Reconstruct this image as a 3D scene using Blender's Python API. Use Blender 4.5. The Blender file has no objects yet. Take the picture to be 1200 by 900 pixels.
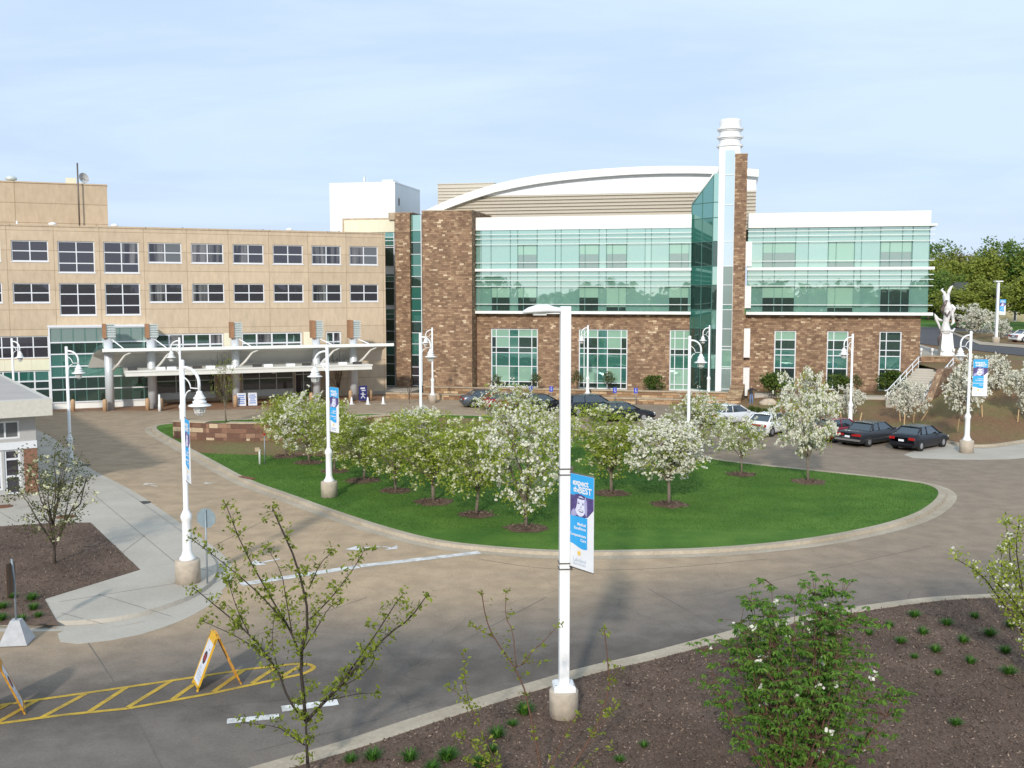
import bpy, bmesh, math, random
import numpy as np
from mathutils import Vector, Matrix
from mathutils.geometry import tessellate_polygon

random.seed(7)
RNG = np.random.default_rng(11)
SC = bpy.context.scene
COL = SC.collection
R = math.radians
SKY_STR, SUN_STR, EXPO, CLOUD = .115, 2.6, .34, (5.3, 6.45, 7.5)
EYE = 9.5
FOC = 1200.0
PITCH = math.atan(107 / FOC)
CP, SP = math.cos(PITCH), math.sin(PITCH)

# ------------------------------------------------------------------ placing
def ray(px, py):
    u, v = (px - 600) / FOC, (450 - py) / FOC
    return u, CP + v * SP, -SP + v * CP

def G(px, py, Z=0.0):
    """the point at height Z that the photograph shows at px, py"""
    d = ray(px, py)
    t = (Z - EYE) / d[2]
    return Vector((d[0] * t, d[1] * t, Z))

def V(px, py, Y):
    d = ray(px, py)
    t = Y / d[1]
    return Vector((d[0] * t, Y, EYE + d[2] * t))

class Facade:
    def __init__(s, ox, oy, ang):
        s.o = Vector((ox, oy, 0)); s.a = ang
        s.d = Vector((math.cos(ang), math.sin(ang), 0))
        s.n = Vector((math.sin(ang), -math.cos(ang), 0))
    def sh(s, px, py, w=0.0):
        d = Vector(ray(px, py)); e = Vector((0, 0, EYE))
        o = s.o + s.n * w
        t = (o - e).dot(s.n) / d.dot(s.n)
        p = e + d * t - s.o
        return p.dot(s.d), e.z + d.z * t
    def s(s, px, w=0.0, py=400): return s.sh(px, py, w)[0]
    def h(s, px, py, w=0.0): return s.sh(px, py, w)[1]
    def world(s, x, w, z=0): return s.o + s.d * x + s.n * w + Vector((0, 0, z))

# ------------------------------------------------------------------ objects
def tag(o, label=None, cat=None, group=None, kind=None):
    if label: o['label'] = label
    if cat: o['category'] = cat
    if group: o['group'] = group
    if kind: o['kind'] = kind
    return o

def thing(name, label, cat, loc=(0, 0, 0), rz=0.0, group=None):
    o = bpy.data.objects.new(name, None)
    o.empty_display_size = .2
    COL.objects.link(o)
    o.location = loc; o.rotation_euler = (0, 0, rz)
    return tag(o, label, cat, group)

def children(o): return [c for c in COL.objects if c.parent == o]

KIDS = {}
def link(o, parent=None):
    COL.objects.link(o)
    if parent is not None:
        o.parent = parent
        KIDS.setdefault(parent.name, []).append(o)
    return o

def copy_tree(o, parent=None, label=None):
    c = o.copy()
    link(c, parent)
    if label: c['label'] = label
    for k in list(KIDS.get(o.name, [])):
        copy_tree(k, c)
    return c

class MB:
    """collects shapes and links them as ONE mesh object"""
    def __init__(s): s.v = []; s.f = []; s.m = []; s.smooth = []
    def add(s, verts, faces, m=0, smooth=False):
        n = len(s.v)
        s.v.extend([tuple(p) for p in verts])
        for f in faces:
            s.f.append([i + n for i in f]); s.m.append(m); s.smooth.append(smooth)
        return s
    def quad(s, a, b, c, d, m=0): return s.add([a, b, c, d], [(0, 1, 2, 3)], m)
    def box(s, x0, x1, y0, y1, z0, z1, m=0):
        if x0 > x1: x0, x1 = x1, x0
        if y0 > y1: y0, y1 = y1, y0
        if z0 > z1: z0, z1 = z1, z0
        return s.add([(x0,y0,z0),(x1,y0,z0),(x1,y1,z0),(x0,y1,z0),(x0,y0,z1),(x1,y0,z1),(x1,y1,z1),(x0,y1,z1)],
                     [(0,3,2,1),(4,5,6,7),(0,1,5,4),(1,2,6,5),(2,3,7,6),(3,0,4,7)], m)
    def prism(s, poly, z0, z1, m=0, top=True, bottom=False):
        """poly: xy points, counter-clockwise or not; z0,z1 numbers"""
        n = len(poly)
        a = sum(poly[i][0]*poly[(i+1)%n][1]-poly[(i+1)%n][0]*poly[i][1] for i in range(n))
        if a < 0: poly = list(reversed(poly))
        vs = [(p[0], p[1], z0) for p in poly] + [(p[0], p[1], z1) for p in poly]
        fs = [(i, (i+1) % n, n+(i+1) % n, n+i) for i in range(n)]
        s.add(vs, fs, m)
        tri = tessellate_polygon([[Vector((p[0], p[1], 0)) for p in poly]])
        out = []
        for t in tri:
            p = [poly[i] for i in t]
            ar = (p[1][0]-p[0][0])*(p[2][1]-p[0][1])-(p[2][0]-p[0][0])*(p[1][1]-p[0][1])
            out.append(t if ar > 0 else (t[0], t[2], t[1]))
        if top: s.add([(p[0], p[1], z1) for p in poly], out, m)
        if bottom: s.add([(p[0], p[1], z0) for p in poly], [(t[0], t[2], t[1]) for t in out], m)
        return s
    def slab_xz(s, poly, y0, y1, m=0):
        """outline in x,z, extruded along y from y0 (front) to y1"""
        n = len(poly)
        a = sum(poly[i][0]*poly[(i+1)%n][1]-poly[(i+1)%n][0]*poly[i][1] for i in range(n))
        if a < 0: poly = list(reversed(poly))
        vs = [(p[0], y0, p[1]) for p in poly] + [(p[0], y1, p[1]) for p in poly]
        fs = [(i, n+i, n+(i+1) % n, (i+1) % n)[::-1] for i in range(n)]
        fs = [f[::-1] for f in fs]
        s.add(vs, fs, m)
        tri = tessellate_polygon([[Vector((p[0], p[1], 0)) for p in poly]])
        s.add([(p[0], y0, p[1]) for p in poly], tri, m)
        s.add([(p[0], y1, p[1]) for p in poly], [t[::-1] for t in tri], m)
        return s
    def tube(s, pts, rad, n=8, m=0, cap=True, smooth=True):
        pts = [Vector(p) for p in pts]
        rad = list(rad) if hasattr(rad, '__len__') else [rad]
        rad += [rad[-1]] * (len(pts) - len(rad))
        rings = []; prev = None
        for i, p in enumerate(pts):
            t = (pts[min(i+1, len(pts)-1)] - pts[max(i-1, 0)])
            t = t.normalized() if t.length > 1e-9 else Vector((0, 0, 1))
            if prev is None:
                a = Vector((1, 0, 0)) if abs(t.x) < .9 else Vector((0, 1, 0))
                a = (a - t * a.dot(t)).normalized()
            else:
                a = prev - t * prev.dot(t)
                a = a.normalized() if a.length > 1e-6 else t.orthogonal().normalized()
            prev = a
            b = t.cross(a)
            rings.append([p + (a * math.cos(2*math.pi*k/n) + b * math.sin(2*math.pi*k/n)) * rad[i] for k in range(n)])
        vs = [q for r in rings for q in r]
        fs = []
        for i in range(len(rings) - 1):
            for k in range(n):
                k2 = (k+1) % n
                fs.append((i*n+k, i*n+k2, (i+1)*n+k2, (i+1)*n+k))
        if cap:
            fs.append(tuple(range(n))[::-1]); fs.append(tuple((len(rings)-1)*n+k for k in range(n)))
        return s.add(vs, fs, m, smooth)
    def lathe(s, prof, c=(0, 0, 0), n=16, m=0, smooth=True):
        vs = []
        for r, z in prof:
            for k in range(n):
                a = 2*math.pi*k/n
                vs.append((c[0]+r*math.cos(a), c[1]+r*math.sin(a), c[2]+z))
        fs = []
        for i in range(len(prof)-1):
            for k in range(n):
                k2 = (k+1) % n
                fs.append((i*n+k, i*n+k2, (i+1)*n+k2, (i+1)*n+k))
        fs.append(tuple(range(n))[::-1]); fs.append(tuple((len(prof)-1)*n+k for k in range(n)))
        return s.add(vs, fs, m, smooth)
    def wall(s, y, x0, x1, z0, z1, holes=(), reveal=.15, m=0, mr=None):
        """a wall face at depth y looking towards -y, with holes (x0,x1,z0,z1) and their reveals"""
        mr = m if mr is None else mr
        xs = sorted({x0, x1, *[min(max(v, x0), x1) for h in holes for v in h[:2]]})
        zs = sorted({z0, z1, *[min(max(v, z0), z1) for h in holes for v in h[2:]]})
        for i in range(len(xs)-1):
            for j in range(len(zs)-1):
                cx, cz = (xs[i]+xs[i+1])/2, (zs[j]+zs[j+1])/2
                if any(h[0] < cx < h[1] and h[2] < cz < h[3] for h in holes): continue
                s.quad((xs[i], y, zs[j]), (xs[i+1], y, zs[j]), (xs[i+1], y, zs[j+1]), (xs[i], y, zs[j+1]), m)
        for h in holes:
            a, b, c, d = h; r = y + reveal
            s.quad((a, y, c), (a, y, d), (a, r, d), (a, r, c), mr)
            s.quad((b, y, d), (b, y, c), (b, r, c), (b, r, d), mr)
            s.quad((a, y, d), (b, y, d), (b, r, d), (a, r, d), mr)
            s.quad((b, y, c), (a, y, c), (a, r, c), (b, r, c), mr)
        return s
    def mesh(s, name, mats):
        me = bpy.data.meshes.new(name)
        me.from_pydata(s.v, [], s.f)
        if not isinstance(mats, (list, tuple)): mats = [mats]
        for m in mats: me.materials.append(m)
        me.polygons.foreach_set('material_index', s.m)
        me.polygons.foreach_set('use_smooth', s.smooth)
        uv_box(me)
        me.update()
        return me
    def build(s, name, mats, parent=None):
        return link(bpy.data.objects.new(name, s.mesh(name, mats)), parent)

def uv_box(me):
    """metric box projection, so that courses and joints keep their size on every face"""
    nl = len(me.loops)
    if not nl: return
    co = np.empty(len(me.vertices)*3, np.float32); me.vertices.foreach_get('co', co); co = co.reshape(-1, 3)
    vi = np.empty(nl, np.int32); me.loops.foreach_get('vertex_index', vi)
    nr = np.empty(len(me.polygons)*3, np.float32); me.polygons.foreach_get('normal', nr); nr = nr.reshape(-1, 3)
    tot = np.empty(len(me.polygons), np.int32); me.polygons.foreach_get('loop_total', tot)
    n = np.repeat(nr, tot, 0); p = co[vi]
    flat = np.abs(n[:, 2]) > .7
    ln = np.maximum(np.hypot(n[:, 0], n[:, 1]), 1e-6)
    u = np.where(flat, p[:, 0], (-n[:, 1]*p[:, 0] + n[:, 0]*p[:, 1]) / ln)
    v = np.where(flat, p[:, 1], p[:, 2])
    lay = me.uv_layers.new(name='UVMap')
    lay.data.foreach_set('uv', np.stack([u, v], 1).astype(np.float32).ravel())

# ------------------------------------------------------------------ materials
def new_mat(name):
    m = bpy.data.materials.new(name); m.use_nodes = True
    nt = m.node_tree
    return m, nt, nt.nodes, nt.links, nt.nodes['Principled BSDF']

def rgb(c): return (c[0], c[1], c[2], 1)

def plain(name, c, rough=.6, metal=0., var=.12, scale=6., spec=.5, bump=0., coat=0.):
    """a colour with gentle noise in tone, in object space"""
    m, nt, N, L, b = new_mat(name)
    b.inputs['Roughness'].default_value = rough; b.inputs['Metallic'].default_value = metal
    b.inputs['Specular IOR Level'].default_value = spec
    b.inputs['Coat Weight'].default_value = coat
    tc = N.new('ShaderNodeTexCoord'); nz = N.new('ShaderNodeTexNoise')
    nz.inputs['Scale'].default_value = scale; nz.inputs['Detail'].default_value = 5
    L.new(tc.outputs['Object'], nz.inputs['Vector'])
    cr = N.new('ShaderNodeValToRGB')
    cr.color_ramp.elements[0].position = .3; cr.color_ramp.elements[1].position = .7
    cr.color_ramp.elements[0].color = rgb([x*(1-var) for x in c]); cr.color_ramp.elements[1].color = rgb([min(1, x*(1+var)) for x in c])
    L.new(nz.outputs['Fac'], cr.inputs['Fac']); L.new(cr.outputs['Color'], b.inputs['Base Color'])
    if bump:
        bp = N.new('ShaderNodeBump'); bp.inputs['Strength'].default_value = bump; bp.inputs['Distance'].default_value = .02
        L.new(nz.outputs['Fac'], bp.inputs['Height']); L.new(bp.outputs['Normal'], b.inputs['Normal'])
    return m

def stone(name, stops, bw, rh, mortar=.01, mcol=(.12, .09, .07), rough=.85, offset=.43):
    """coursed blocks, each with its own tone, over metric UVs"""
    m, nt, N, L, b = new_mat(name)
    b.inputs['Roughness'].default_value = rough; b.inputs['Specular IOR Level'].default_value = .25
    uv = N.new('ShaderNodeUVMap'); br = N.new('ShaderNodeTexBrick')
    br.offset = offset; br.squash = .72; br.squash_frequency = 3; br.offset_frequency = 2
    br.inputs['Color1'].default_value = (0, 0, 0, 1); br.inputs['Color2'].default_value = (1, 1, 1, 1)
    br.inputs['Mortar'].default_value = (.5, .5, .5, 1)
    br.inputs['Scale'].default_value = 1; br.inputs['Mortar Size'].default_value = mortar
    br.inputs['Brick Width'].default_value = bw; br.inputs['Row Height'].default_value = rh
    nw = N.new('ShaderNodeTexNoise'); nw.inputs['Scale'].default_value = 1.3; nw.inputs['Detail'].default_value = 2
    L.new(uv.outputs['UV'], nw.inputs['Vector'])
    sh = N.new('ShaderNodeVectorMath'); sh.operation = 'MULTIPLY_ADD'
    sh.inputs[1].default_value = (.06, .02, 0)
    L.new(nw.outputs['Color'], sh.inputs[0]); L.new(uv.outputs['UV'], sh.inputs[2])
    L.new(sh.outputs['Vector'], br.inputs['Vector'])
    cr = N.new('ShaderNodeValToRGB'); cr.color_ramp.interpolation = 'CONSTANT'
    el = cr.color_ramp.elements
    el[0].position = stops[0][0]; el[0].color = rgb(stops[0][1])
    el[1].position = stops[1][0]; el[1].color = rgb(stops[1][1])
    for p, c in stops[2:]:
        e = el.new(p); e.color = rgb(c)
    L.new(br.outputs['Color'], cr.inputs['Fac'])
    nz = N.new('ShaderNodeTexNoise'); nz.inputs['Scale'].default_value = 9; nz.inputs['Detail'].default_value = 6
    L.new(uv.outputs['UV'], nz.inputs['Vector'])
    n2 = N.new('ShaderNodeTexNoise'); n2.inputs['Scale'].default_value = .5; n2.inputs['Detail'].default_value = 3
    L.new(uv.outputs['UV'], n2.inputs['Vector'])
    ad = N.new('ShaderNodeMath'); ad.operation = 'ADD'
    L.new(nz.outputs['Fac'], ad.inputs[0]); L.new(n2.outputs['Fac'], ad.inputs[1])
    mr = N.new('ShaderNodeMapRange'); mr.inputs[1].default_value = .6; mr.inputs[2].default_value = 1.4
    mr.inputs[3].default_value = .68; mr.inputs[4].default_value = 1.32
    L.new(ad.outputs[0], mr.inputs[0])
    mu = N.new('ShaderNodeMix'); mu.data_type = 'RGBA'; mu.blend_type = 'MULTIPLY'; mu.inputs['Factor'].default_value = 1
    L.new(cr.outputs['Color'], mu.inputs['A']); L.new(mr.outputs[0], mu.inputs['B'])
    mx = N.new('ShaderNodeMix'); mx.data_type = 'RGBA'; mx.inputs['B'].default_value = rgb(mcol)
    L.new(br.outputs['Fac'], mx.inputs['Factor']); L.new(mu.outputs['Result'], mx.inputs['A'])
    L.new(mx.outputs['Result'], b.inputs['Base Color'])
    bp = N.new('ShaderNodeBump'); bp.inputs['Strength'].default_value = .6; bp.inputs['Distance'].default_value = .03
    hs = N.new('ShaderNodeMath'); hs.operation = 'SUBTRACT'
    L.new(nz.outputs['Fac'], hs.inputs[0]); L.new(br.outputs['Fac'], hs.inputs[1])
    L.new(hs.outputs[0], bp.inputs['Height']); L.new(bp.outputs['Normal'], b.inputs['Normal'])
    return m

def panelled(name, c, pw, ph, joint, jc, ox=0., oz=0., rough=.8, var=.13):
    """precast panels with straight joints over metric UVs"""
    m, nt, N, L, b = new_mat(name)
    b.inputs['Roughness'].default_value = rough; b.inputs['Specular IOR Level'].default_value = .25
    uv = N.new('ShaderNodeUVMap'); mp = N.new('ShaderNodeMapping'); mp.inputs['Location'].default_value = (ox, oz, 0)
    L.new(uv.outputs['UV'], mp.inputs['Vector'])
    br = N.new('ShaderNodeTexBrick'); br.offset = 0; br.squash = 1
    br.inputs['Scale'].default_value = 1; br.inputs['Mortar Size'].default_value = joint; br.inputs['Mortar Smooth'].default_value = .3
    br.inputs['Brick Width'].default_value = pw; br.inputs['Row Height'].default_value = ph
    br.inputs['Color1'].default_value = rgb([x*(1-var*.5) for x in c]); br.inputs['Color2'].default_value = rgb([x*(1+var*.5) for x in c])
    br.inputs['Mortar'].default_value = rgb(jc)
    L.new(mp.outputs['Vector'], br.inputs['Vector'])
    nz = N.new('ShaderNodeTexNoise'); nz.inputs['Scale'].default_value = 1.7; nz.inputs['Detail'].default_value = 9; nz.inputs['Roughness'].default_value = .7
    st = N.new('ShaderNodeMapping'); st.inputs['Scale'].default_value = (1.6, .5, 1)
    L.new(uv.outputs['UV'], st.inputs['Vector']); L.new(st.outputs['Vector'], nz.inputs['Vector'])
    mr = N.new('ShaderNodeMapRange'); mr.inputs[1].default_value = .3; mr.inputs[2].default_value = .7
    mr.inputs[3].default_value = 1-var; mr.inputs[4].default_value = 1+var
    L.new(nz.outputs['Fac'], mr.inputs[0])
    mu = N.new('ShaderNodeMix'); mu.data_type = 'RGBA'; mu.blend_type = 'MULTIPLY'; mu.inputs['Factor'].default_value = 1
    L.new(br.outputs['Color'], mu.inputs['A']); L.new(mr.outputs[0], mu.inputs['B'])
    L.new(mu.outputs['Result'], b.inputs['Base Color'])
    return m

def ribbed(name, c, period, rough=.5, depth=.03):
    """horizontal metal siding ribs"""
    m, nt, N, L, b = new_mat(name)
    b.inputs['Roughness'].default_value = rough
    b.inputs['Base Color'].default_value = rgb(c)
    uv = N.new('ShaderNodeUVMap'); w = N.new('ShaderNodeTexWave')
    w.wave_type = 'BANDS'; w.bands_direction = 'Y'; w.wave_profile = 'TRI'
    w.inputs['Scale'].default_value = .314 / period / 1.0
    L.new(uv.outputs['UV'], w.inputs['Vector'])
    bp = N.new('ShaderNodeBump'); bp.inputs['Strength'].default_value = 1; bp.inputs['Distance'].default_value = depth
    L.new(w.outputs['Fac'], bp.inputs['Height']); L.new(bp.outputs['Normal'], b.inputs['Normal'])
    return m

def glass(name, tint, gloss, refl=.5, rough=.02, wob=.004):
    """coated facade glass: a coloured body under a strong reflection, panes very slightly out of true"""
    m, nt, N, L, b = new_mat(name)
    out = N['Material Output']
    b.inputs['Base Color'].default_value = rgb(tint); b.inputs['Roughness'].default_value = .25
    gl = N.new('ShaderNodeBsdfGlossy'); gl.inputs['Color'].default_value = rgb(gloss); gl.inputs['Roughness'].default_value = rough
    fr = N.new('ShaderNodeFresnel'); fr.inputs['IOR'].default_value = 1.5
    mr = N.new('ShaderNodeMapRange'); mr.inputs[3].default_value = refl; mr.inputs[4].default_value = 1
    L.new(fr.outputs[0], mr.inputs[0])
    mx = N.new('ShaderNodeMixShader'); L.new(mr.outputs[0], mx.inputs[0])
    L.new(b.outputs[0], mx.inputs[1]); L.new(gl.outputs[0], mx.inputs[2]); L.new(mx.outputs[0], out.inputs['Surface'])
    uv = N.new('ShaderNodeUVMap'); nz = N.new('ShaderNodeTexNoise'); nz.inputs['Scale'].default_value = .6; nz.inputs['Detail'].default_value = 2
    L.new(uv.outputs['UV'], nz.inputs['Vector'])
    bp = N.new('ShaderNodeBump'); bp.inputs['Strength'].default_value = 1; bp.inputs['Distance'].default_value = wob
    L.new(nz.outputs['Fac'], bp.inputs['Height'])
    L.new(bp.outputs['Normal'], gl.inputs['Normal'])
    return m

def leafy(name, cols, trans=.35, rough=.6):
    """each leaf its own tone"""
    m, nt, N, L, b = new_mat(name)
    out = N['Material Output']
    b.inputs['Roughness'].default_value = rough; b.inputs['Specular IOR Level'].default_value = .3
    ge = N.new('ShaderNodeNewGeometry'); cr = N.new('ShaderNodeValToRGB')
    el = cr.color_ramp.elements
    for i, c in enumerate(cols):
        e = el[i] if i < 2 else el.new(1)
        e.color = rgb(c)
    for i, e in enumerate(sorted(el, key=lambda e: e.position)): pass
    n = len(cols)
    while len(el) > 2: el.remove(el[-1])
    el[0].position = 0; el[0].color = rgb(cols[0]); el[1].position = 1; el[1].color = rgb(cols[-1])
    for i in range(1, n-1):
        e = el.new(i/(n-1)); e.color = rgb(cols[i])
    L.new(ge.outputs['Random Per Island'], cr.inputs['Fac']); L.new(cr.outputs['Color'], b.inputs['Base Color'])
    if trans:
        tr = N.new('ShaderNodeBsdfTranslucent'); L.new(cr.outputs['Color'], tr.inputs['Color'])
        mx = N.new('ShaderNodeMixShader'); mx.inputs[0].default_value = trans
        L.new(b.outputs[0], mx.inputs[1]); L.new(tr.outputs[0], mx.inputs[2]); L.new(mx.outputs[0], out.inputs['Surface'])
    return m

def ground_mat(name, c1, c2, c3=None, s1=.25, s2=9., rough=.9, bump=.3, contrast=(.35, .65), stretch=None, fine=.25):
    """ground: broad patches of c1/c2, with fine grain; c3 spots"""
    m, nt, N, L, b = new_mat(name)
    b.inputs['Roughness'].default_value = rough; b.inputs['Specular IOR Level'].default_value = .2
    tc = N.new('ShaderNodeTexCoord'); src = tc.outputs['Object']
    if stretch:
        mp = N.new('ShaderNodeMapping'); mp.inputs['Scale'].default_value = stretch; L.new(src, mp.inputs['Vector']); src1 = mp.outputs['Vector']
    else: src1 = src
    a = N.new('ShaderNodeTexNoise'); a.inputs['Scale'].default_value = s1; a.inputs['Detail'].default_value = 6; a.inputs['Roughness'].default_value = .6
    L.new(src1, a.inputs['Vector'])
    f = N.new('ShaderNodeTexNoise'); f.inputs['Scale'].default_value = s2; f.inputs['Detail'].default_value = 8; f.inputs['Roughness'].default_value = .75
    L.new(src, f.inputs['Vector'])
    cr = N.new('ShaderNodeValToRGB'); cr.color_ramp.elements[0].position = contrast[0]; cr.color_ramp.elements[1].position = contrast[1]
    cr.color_ramp.elements[0].color = rgb(c1); cr.color_ramp.elements[1].color = rgb(c2)
    L.new(a.outputs['Fac'], cr.inputs['Fac'])
    mr = N.new('ShaderNodeMapRange'); mr.inputs[1].default_value = .3; mr.inputs[2].default_value = .7
    mr.inputs[3].default_value = 1-fine; mr.inputs[4].default_value = 1+fine
    L.new(f.outputs['Fac'], mr.inputs[0])
    mu = N.new('ShaderNodeMix'); mu.data_type = 'RGBA'; mu.blend_type = 'MULTIPLY'; mu.inputs['Factor'].default_value = 1
    L.new(cr.outputs['Color'], mu.inputs['A']); L.new(mr.outputs[0], mu.inputs['B'])
    res = mu.outputs['Result']
    if c3 is not None:
        v = N.new('ShaderNodeTexNoise'); v.inputs['Scale'].default_value = s2*2.2; v.inputs['Detail'].default_value = 2
        L.new(src, v.inputs['Vector'])
        c = N.new('ShaderNodeValToRGB'); c.color_ramp.elements[0].position = .62; c.color_ramp.elements[1].position = .68
        L.new(v.outputs['Fac'], c.inputs['Fac'])
        mx = N.new('ShaderNodeMix'); mx.data_type = 'RGBA'; mx.inputs['B'].default_value = rgb(c3)
        L.new(c.outputs['Color'], mx.inputs['Factor']); L.new(res, mx.inputs['A']); res = mx.outputs['Result']
    L.new(res, b.inputs['Base Color'])
    if bump:
        bp = N.new('ShaderNodeBump'); bp.inputs['Strength'].default_value = bump; bp.inputs['Distance'].default_value = .03
        L.new(f.outputs['Fac'], bp.inputs['Height']); L.new(bp.outputs['Normal'], b.inputs['Normal'])
    return m

def road_mat(name):
    """grey asphalt with tan dusty wear; the wear lies where the traffic turns (world position), with lanes of tyre polish"""
    m, nt, N, L, b = new_mat(name)
    b.inputs['Roughness'].default_value = .9; b.inputs['Specular IOR Level'].default_value = .2
    tc = N.new('ShaderNodeTexCoord'); src = tc.outputs['Object']
    def noise(scale, det, vec=src, rough=.6):
        n = N.new('ShaderNodeTexNoise'); n.inputs['Scale'].default_value = scale; n.inputs['Detail'].default_value = det
        n.inputs['Roughness'].default_value = rough; L.new(vec, n.inputs['Vector']); return n.outputs['Fac']
    def mth(op, a, bb):
        n = N.new('ShaderNodeMath'); n.operation = op
        for i, x in enumerate((a, bb)):
            if isinstance(x, (int, float)): n.inputs[i].default_value = x
            else: L.new(x, n.inputs[i])
        return n.outputs[0]
    def mrange(x, a, c, d, e):
        n = N.new('ShaderNodeMapRange'); n.interpolation_type = 'SMOOTHSTEP'
        for i, q in enumerate((a, c, d, e)): n.inputs[i+1].default_value = q
        L.new(x, n.inputs[0]); return n.outputs[0]
    sx = N.new('ShaderNodeSeparateXYZ'); L.new(src, sx.inputs[0])
    X, Y = sx.outputs[0], sx.outputs[1]
    big = noise(.12, 5)
    # distance behind the line along which the old asphalt lane runs
    line = mth('SUBTRACT', Y, mth('ADD', 29.0, mth('MULTIPLY', X, .30)))
    line = mth('ADD', line, mth('MULTIPLY', mth('SUBTRACT', big, .5), 10))
    tan = mrange(line, -2.5, 5.5, 0., 1.)
    # fewer tan deposits to the east
    east = mrange(X, 2., 16., 1., .45)
    north = mrange(Y, 40., 66., 1., .68)
    tan = mth('MULTIPLY', mth('MULTIPLY', tan, east), north)
    mp = N.new('ShaderNodeMapping'); mp.inputs['Rotation'].default_value = (0, 0, R(40)); mp.inputs['Scale'].default_value = (.35, .9, 1)
    L.new(src, mp.inputs['Vector'])
    streak = noise(.8, 6, mp.outputs['Vector'])
    tan = mth('MULTIPLY', tan, mrange(streak, .25, .65, .82, 1.))
    fine = noise(14, 9, src, .8)
    mott = noise(1.1, 6)
    c = N.new('ShaderNodeMix'); c.data_type = 'RGBA'
    c.inputs['A'].default_value = rgb(ROAD_GREY); c.inputs['B'].default_value = rgb(ROAD_TAN)
    L.new(tan, c.inputs['Factor'])
    # far drive by the doors: darker concrete
    mu = N.new('ShaderNodeMix'); mu.data_type = 'RGBA'; mu.blend_type = 'MULTIPLY'; mu.inputs['Factor'].default_value = 1
    val = mth('MULTIPLY', mrange(fine, .3, .7, .84, 1.16), mrange(mott, .3, .7, .88, 1.12))
    L.new(c.outputs['Result'], mu.inputs['A']); L.new(val, mu.inputs['B'])
    # dark tyre lane in the front road, running with it
    mp2 = N.new('ShaderNodeMapping'); mp2.inputs['Rotation'].default_value = (0, 0, R(-14)); L.new(src, mp2.inputs['Vector'])
    s2 = N.new('ShaderNodeSeparateXYZ'); L.new(mp2.outputs['Vector'], s2.inputs[0])
    lane = mth('ABSOLUTE', mth('SUBTRACT', s2.outputs[1], 24.6), 0)
    lane = mrange(mth('ADD', lane, mth('MULTIPLY', mth('SUBTRACT', mott, .5), 2.2)), .3, 2.2, .72, 1.)
    m2 = N.new('ShaderNodeMix'); m2.data_type = 'RGBA'; m2.blend_type = 'MULTIPLY'; m2.inputs['Factor'].default_value = 1
    L.new(mu.outputs['Result'], m2.inputs['A']); L.new(lane, m2.inputs['B'])
    # cracks / sealed joints: a voronoi edge net, thin
    vo = N.new('ShaderNodeTexVoronoi'); vo.feature = 'DISTANCE_TO_EDGE'; vo.inputs['Scale'].default_value = .16
    wv = N.new('ShaderNodeVectorMath'); wv.operation = 'MULTIPLY_ADD'; wv.inputs[1].default_value = (1.2, 1.2, 0)
    nn = N.new('ShaderNodeTexNoise'); nn.inputs['Scale'].default_value = .5; nn.inputs['Detail'].default_value = 5; L.new(src, nn.inputs['Vector'])
    L.new(nn.outputs['Color'], wv.inputs[0]); L.new(src, wv.inputs[2]); L.new(wv.outputs[0], vo.inputs['Vector'])
    ck = mrange(vo.outputs['Distance'], .001, .004, .88, 1.)
    m3 = N.new('ShaderNodeMix'); m3.data_type = 'RGBA'; m3.blend_type = 'MULTIPLY'; m3.inputs['Factor'].default_value = 1
    L.new(m2.outputs['Result'], m3.inputs['A']); L.new(ck, m3.inputs['B'])
    L.new(m3.outputs['Result'], b.inputs['Base Color'])
    bp = N.new('ShaderNodeBump'); bp.inputs['Strength'].default_value = .25; bp.inputs['Distance'].default_value = .01
    L.new(fine, bp.inputs['Height']); L.new(bp.outputs['Normal'], b.inputs['Normal'])
    return m

ROAD_GREY = (.172, .146, .124)
ROAD_TAN = (.43, .315, .205)
M = {}
M['road'] = road_mat('road_surface')
M['far_road'] = ground_mat('far_asphalt', (.085, .083, .088), (.11, .105, .108), s1=.15, s2=7)
M['earth'] = ground_mat('distant_ground', (.055, .085, .03), (.11, .12, .05), s1=.02, s2=2)
M['lawn'] = ground_mat('lawn', (.052, .130, .016), (.098, .19, .027), None, s1=.45, s2=22, bump=.7, fine=.4)
M['mulch'] = ground_mat('bark_mulch', (.098, .064, .047), (.155, .104, .076), (.26, .19, .145), s1=.5, s2=16, bump=1., fine=.5)
M['ring_mulch'] = ground_mat('red_mulch', (.10, .062, .042), (.17, .11, .075), (.28, .20, .14), s1=.8, s2=16, bump=1., fine=.45)
M['berm'] = ground_mat('berm_mulch', (.20, .115, .062), (.165, .155, .055), (.30, .20, .125), s1=.22, s2=7, bump=1., fine=.45, contrast=(.42, .68))
M['walk'] = ground_mat('concrete_walk', (.40, .36, .305), (.48, .435, .37), None, s1=.3, s2=10, bump=.1, fine=.1)
M['kerb'] = ground_mat('kerb_concrete', (.35, .29, .215), (.46, .39, .30), None, s1=.5, s2=8, bump=.15, fine=.15)
M['pave'] = stone('brick_paving', [(0, (.30, .17, .10)), (.5, (.36, .21, .13)), (.8, (.26, .15, .10))], .4, .2, .01, (.2, .14, .1))
M['white_line'] = ground_mat('white_road_paint', (.42, .40, .37), (.75, .74, .72), None, s1=2.5, s2=12, bump=.1, fine=.2)
M['faint_line'] = ground_mat('worn_road_paint', (.40, .33, .25), (.62, .56, .48), None, s1=2.5, s2=12, bump=.1, fine=.2)
M['yellow_line'] = ground_mat('yellow_road_paint', (.34, .235, .06), (.57, .37, .045), None, s1=2.0, s2=12, bump=.1, fine=.2)
M['joint'] = plain('joint_line', (.14, .12, .10), .9)
M['rust'] = plain('rusty_iron', (.17, .07, .035), .8, var=.4, scale=20)
M['iron'] = plain('dark_iron', (.05, .045, .04), .7)
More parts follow.
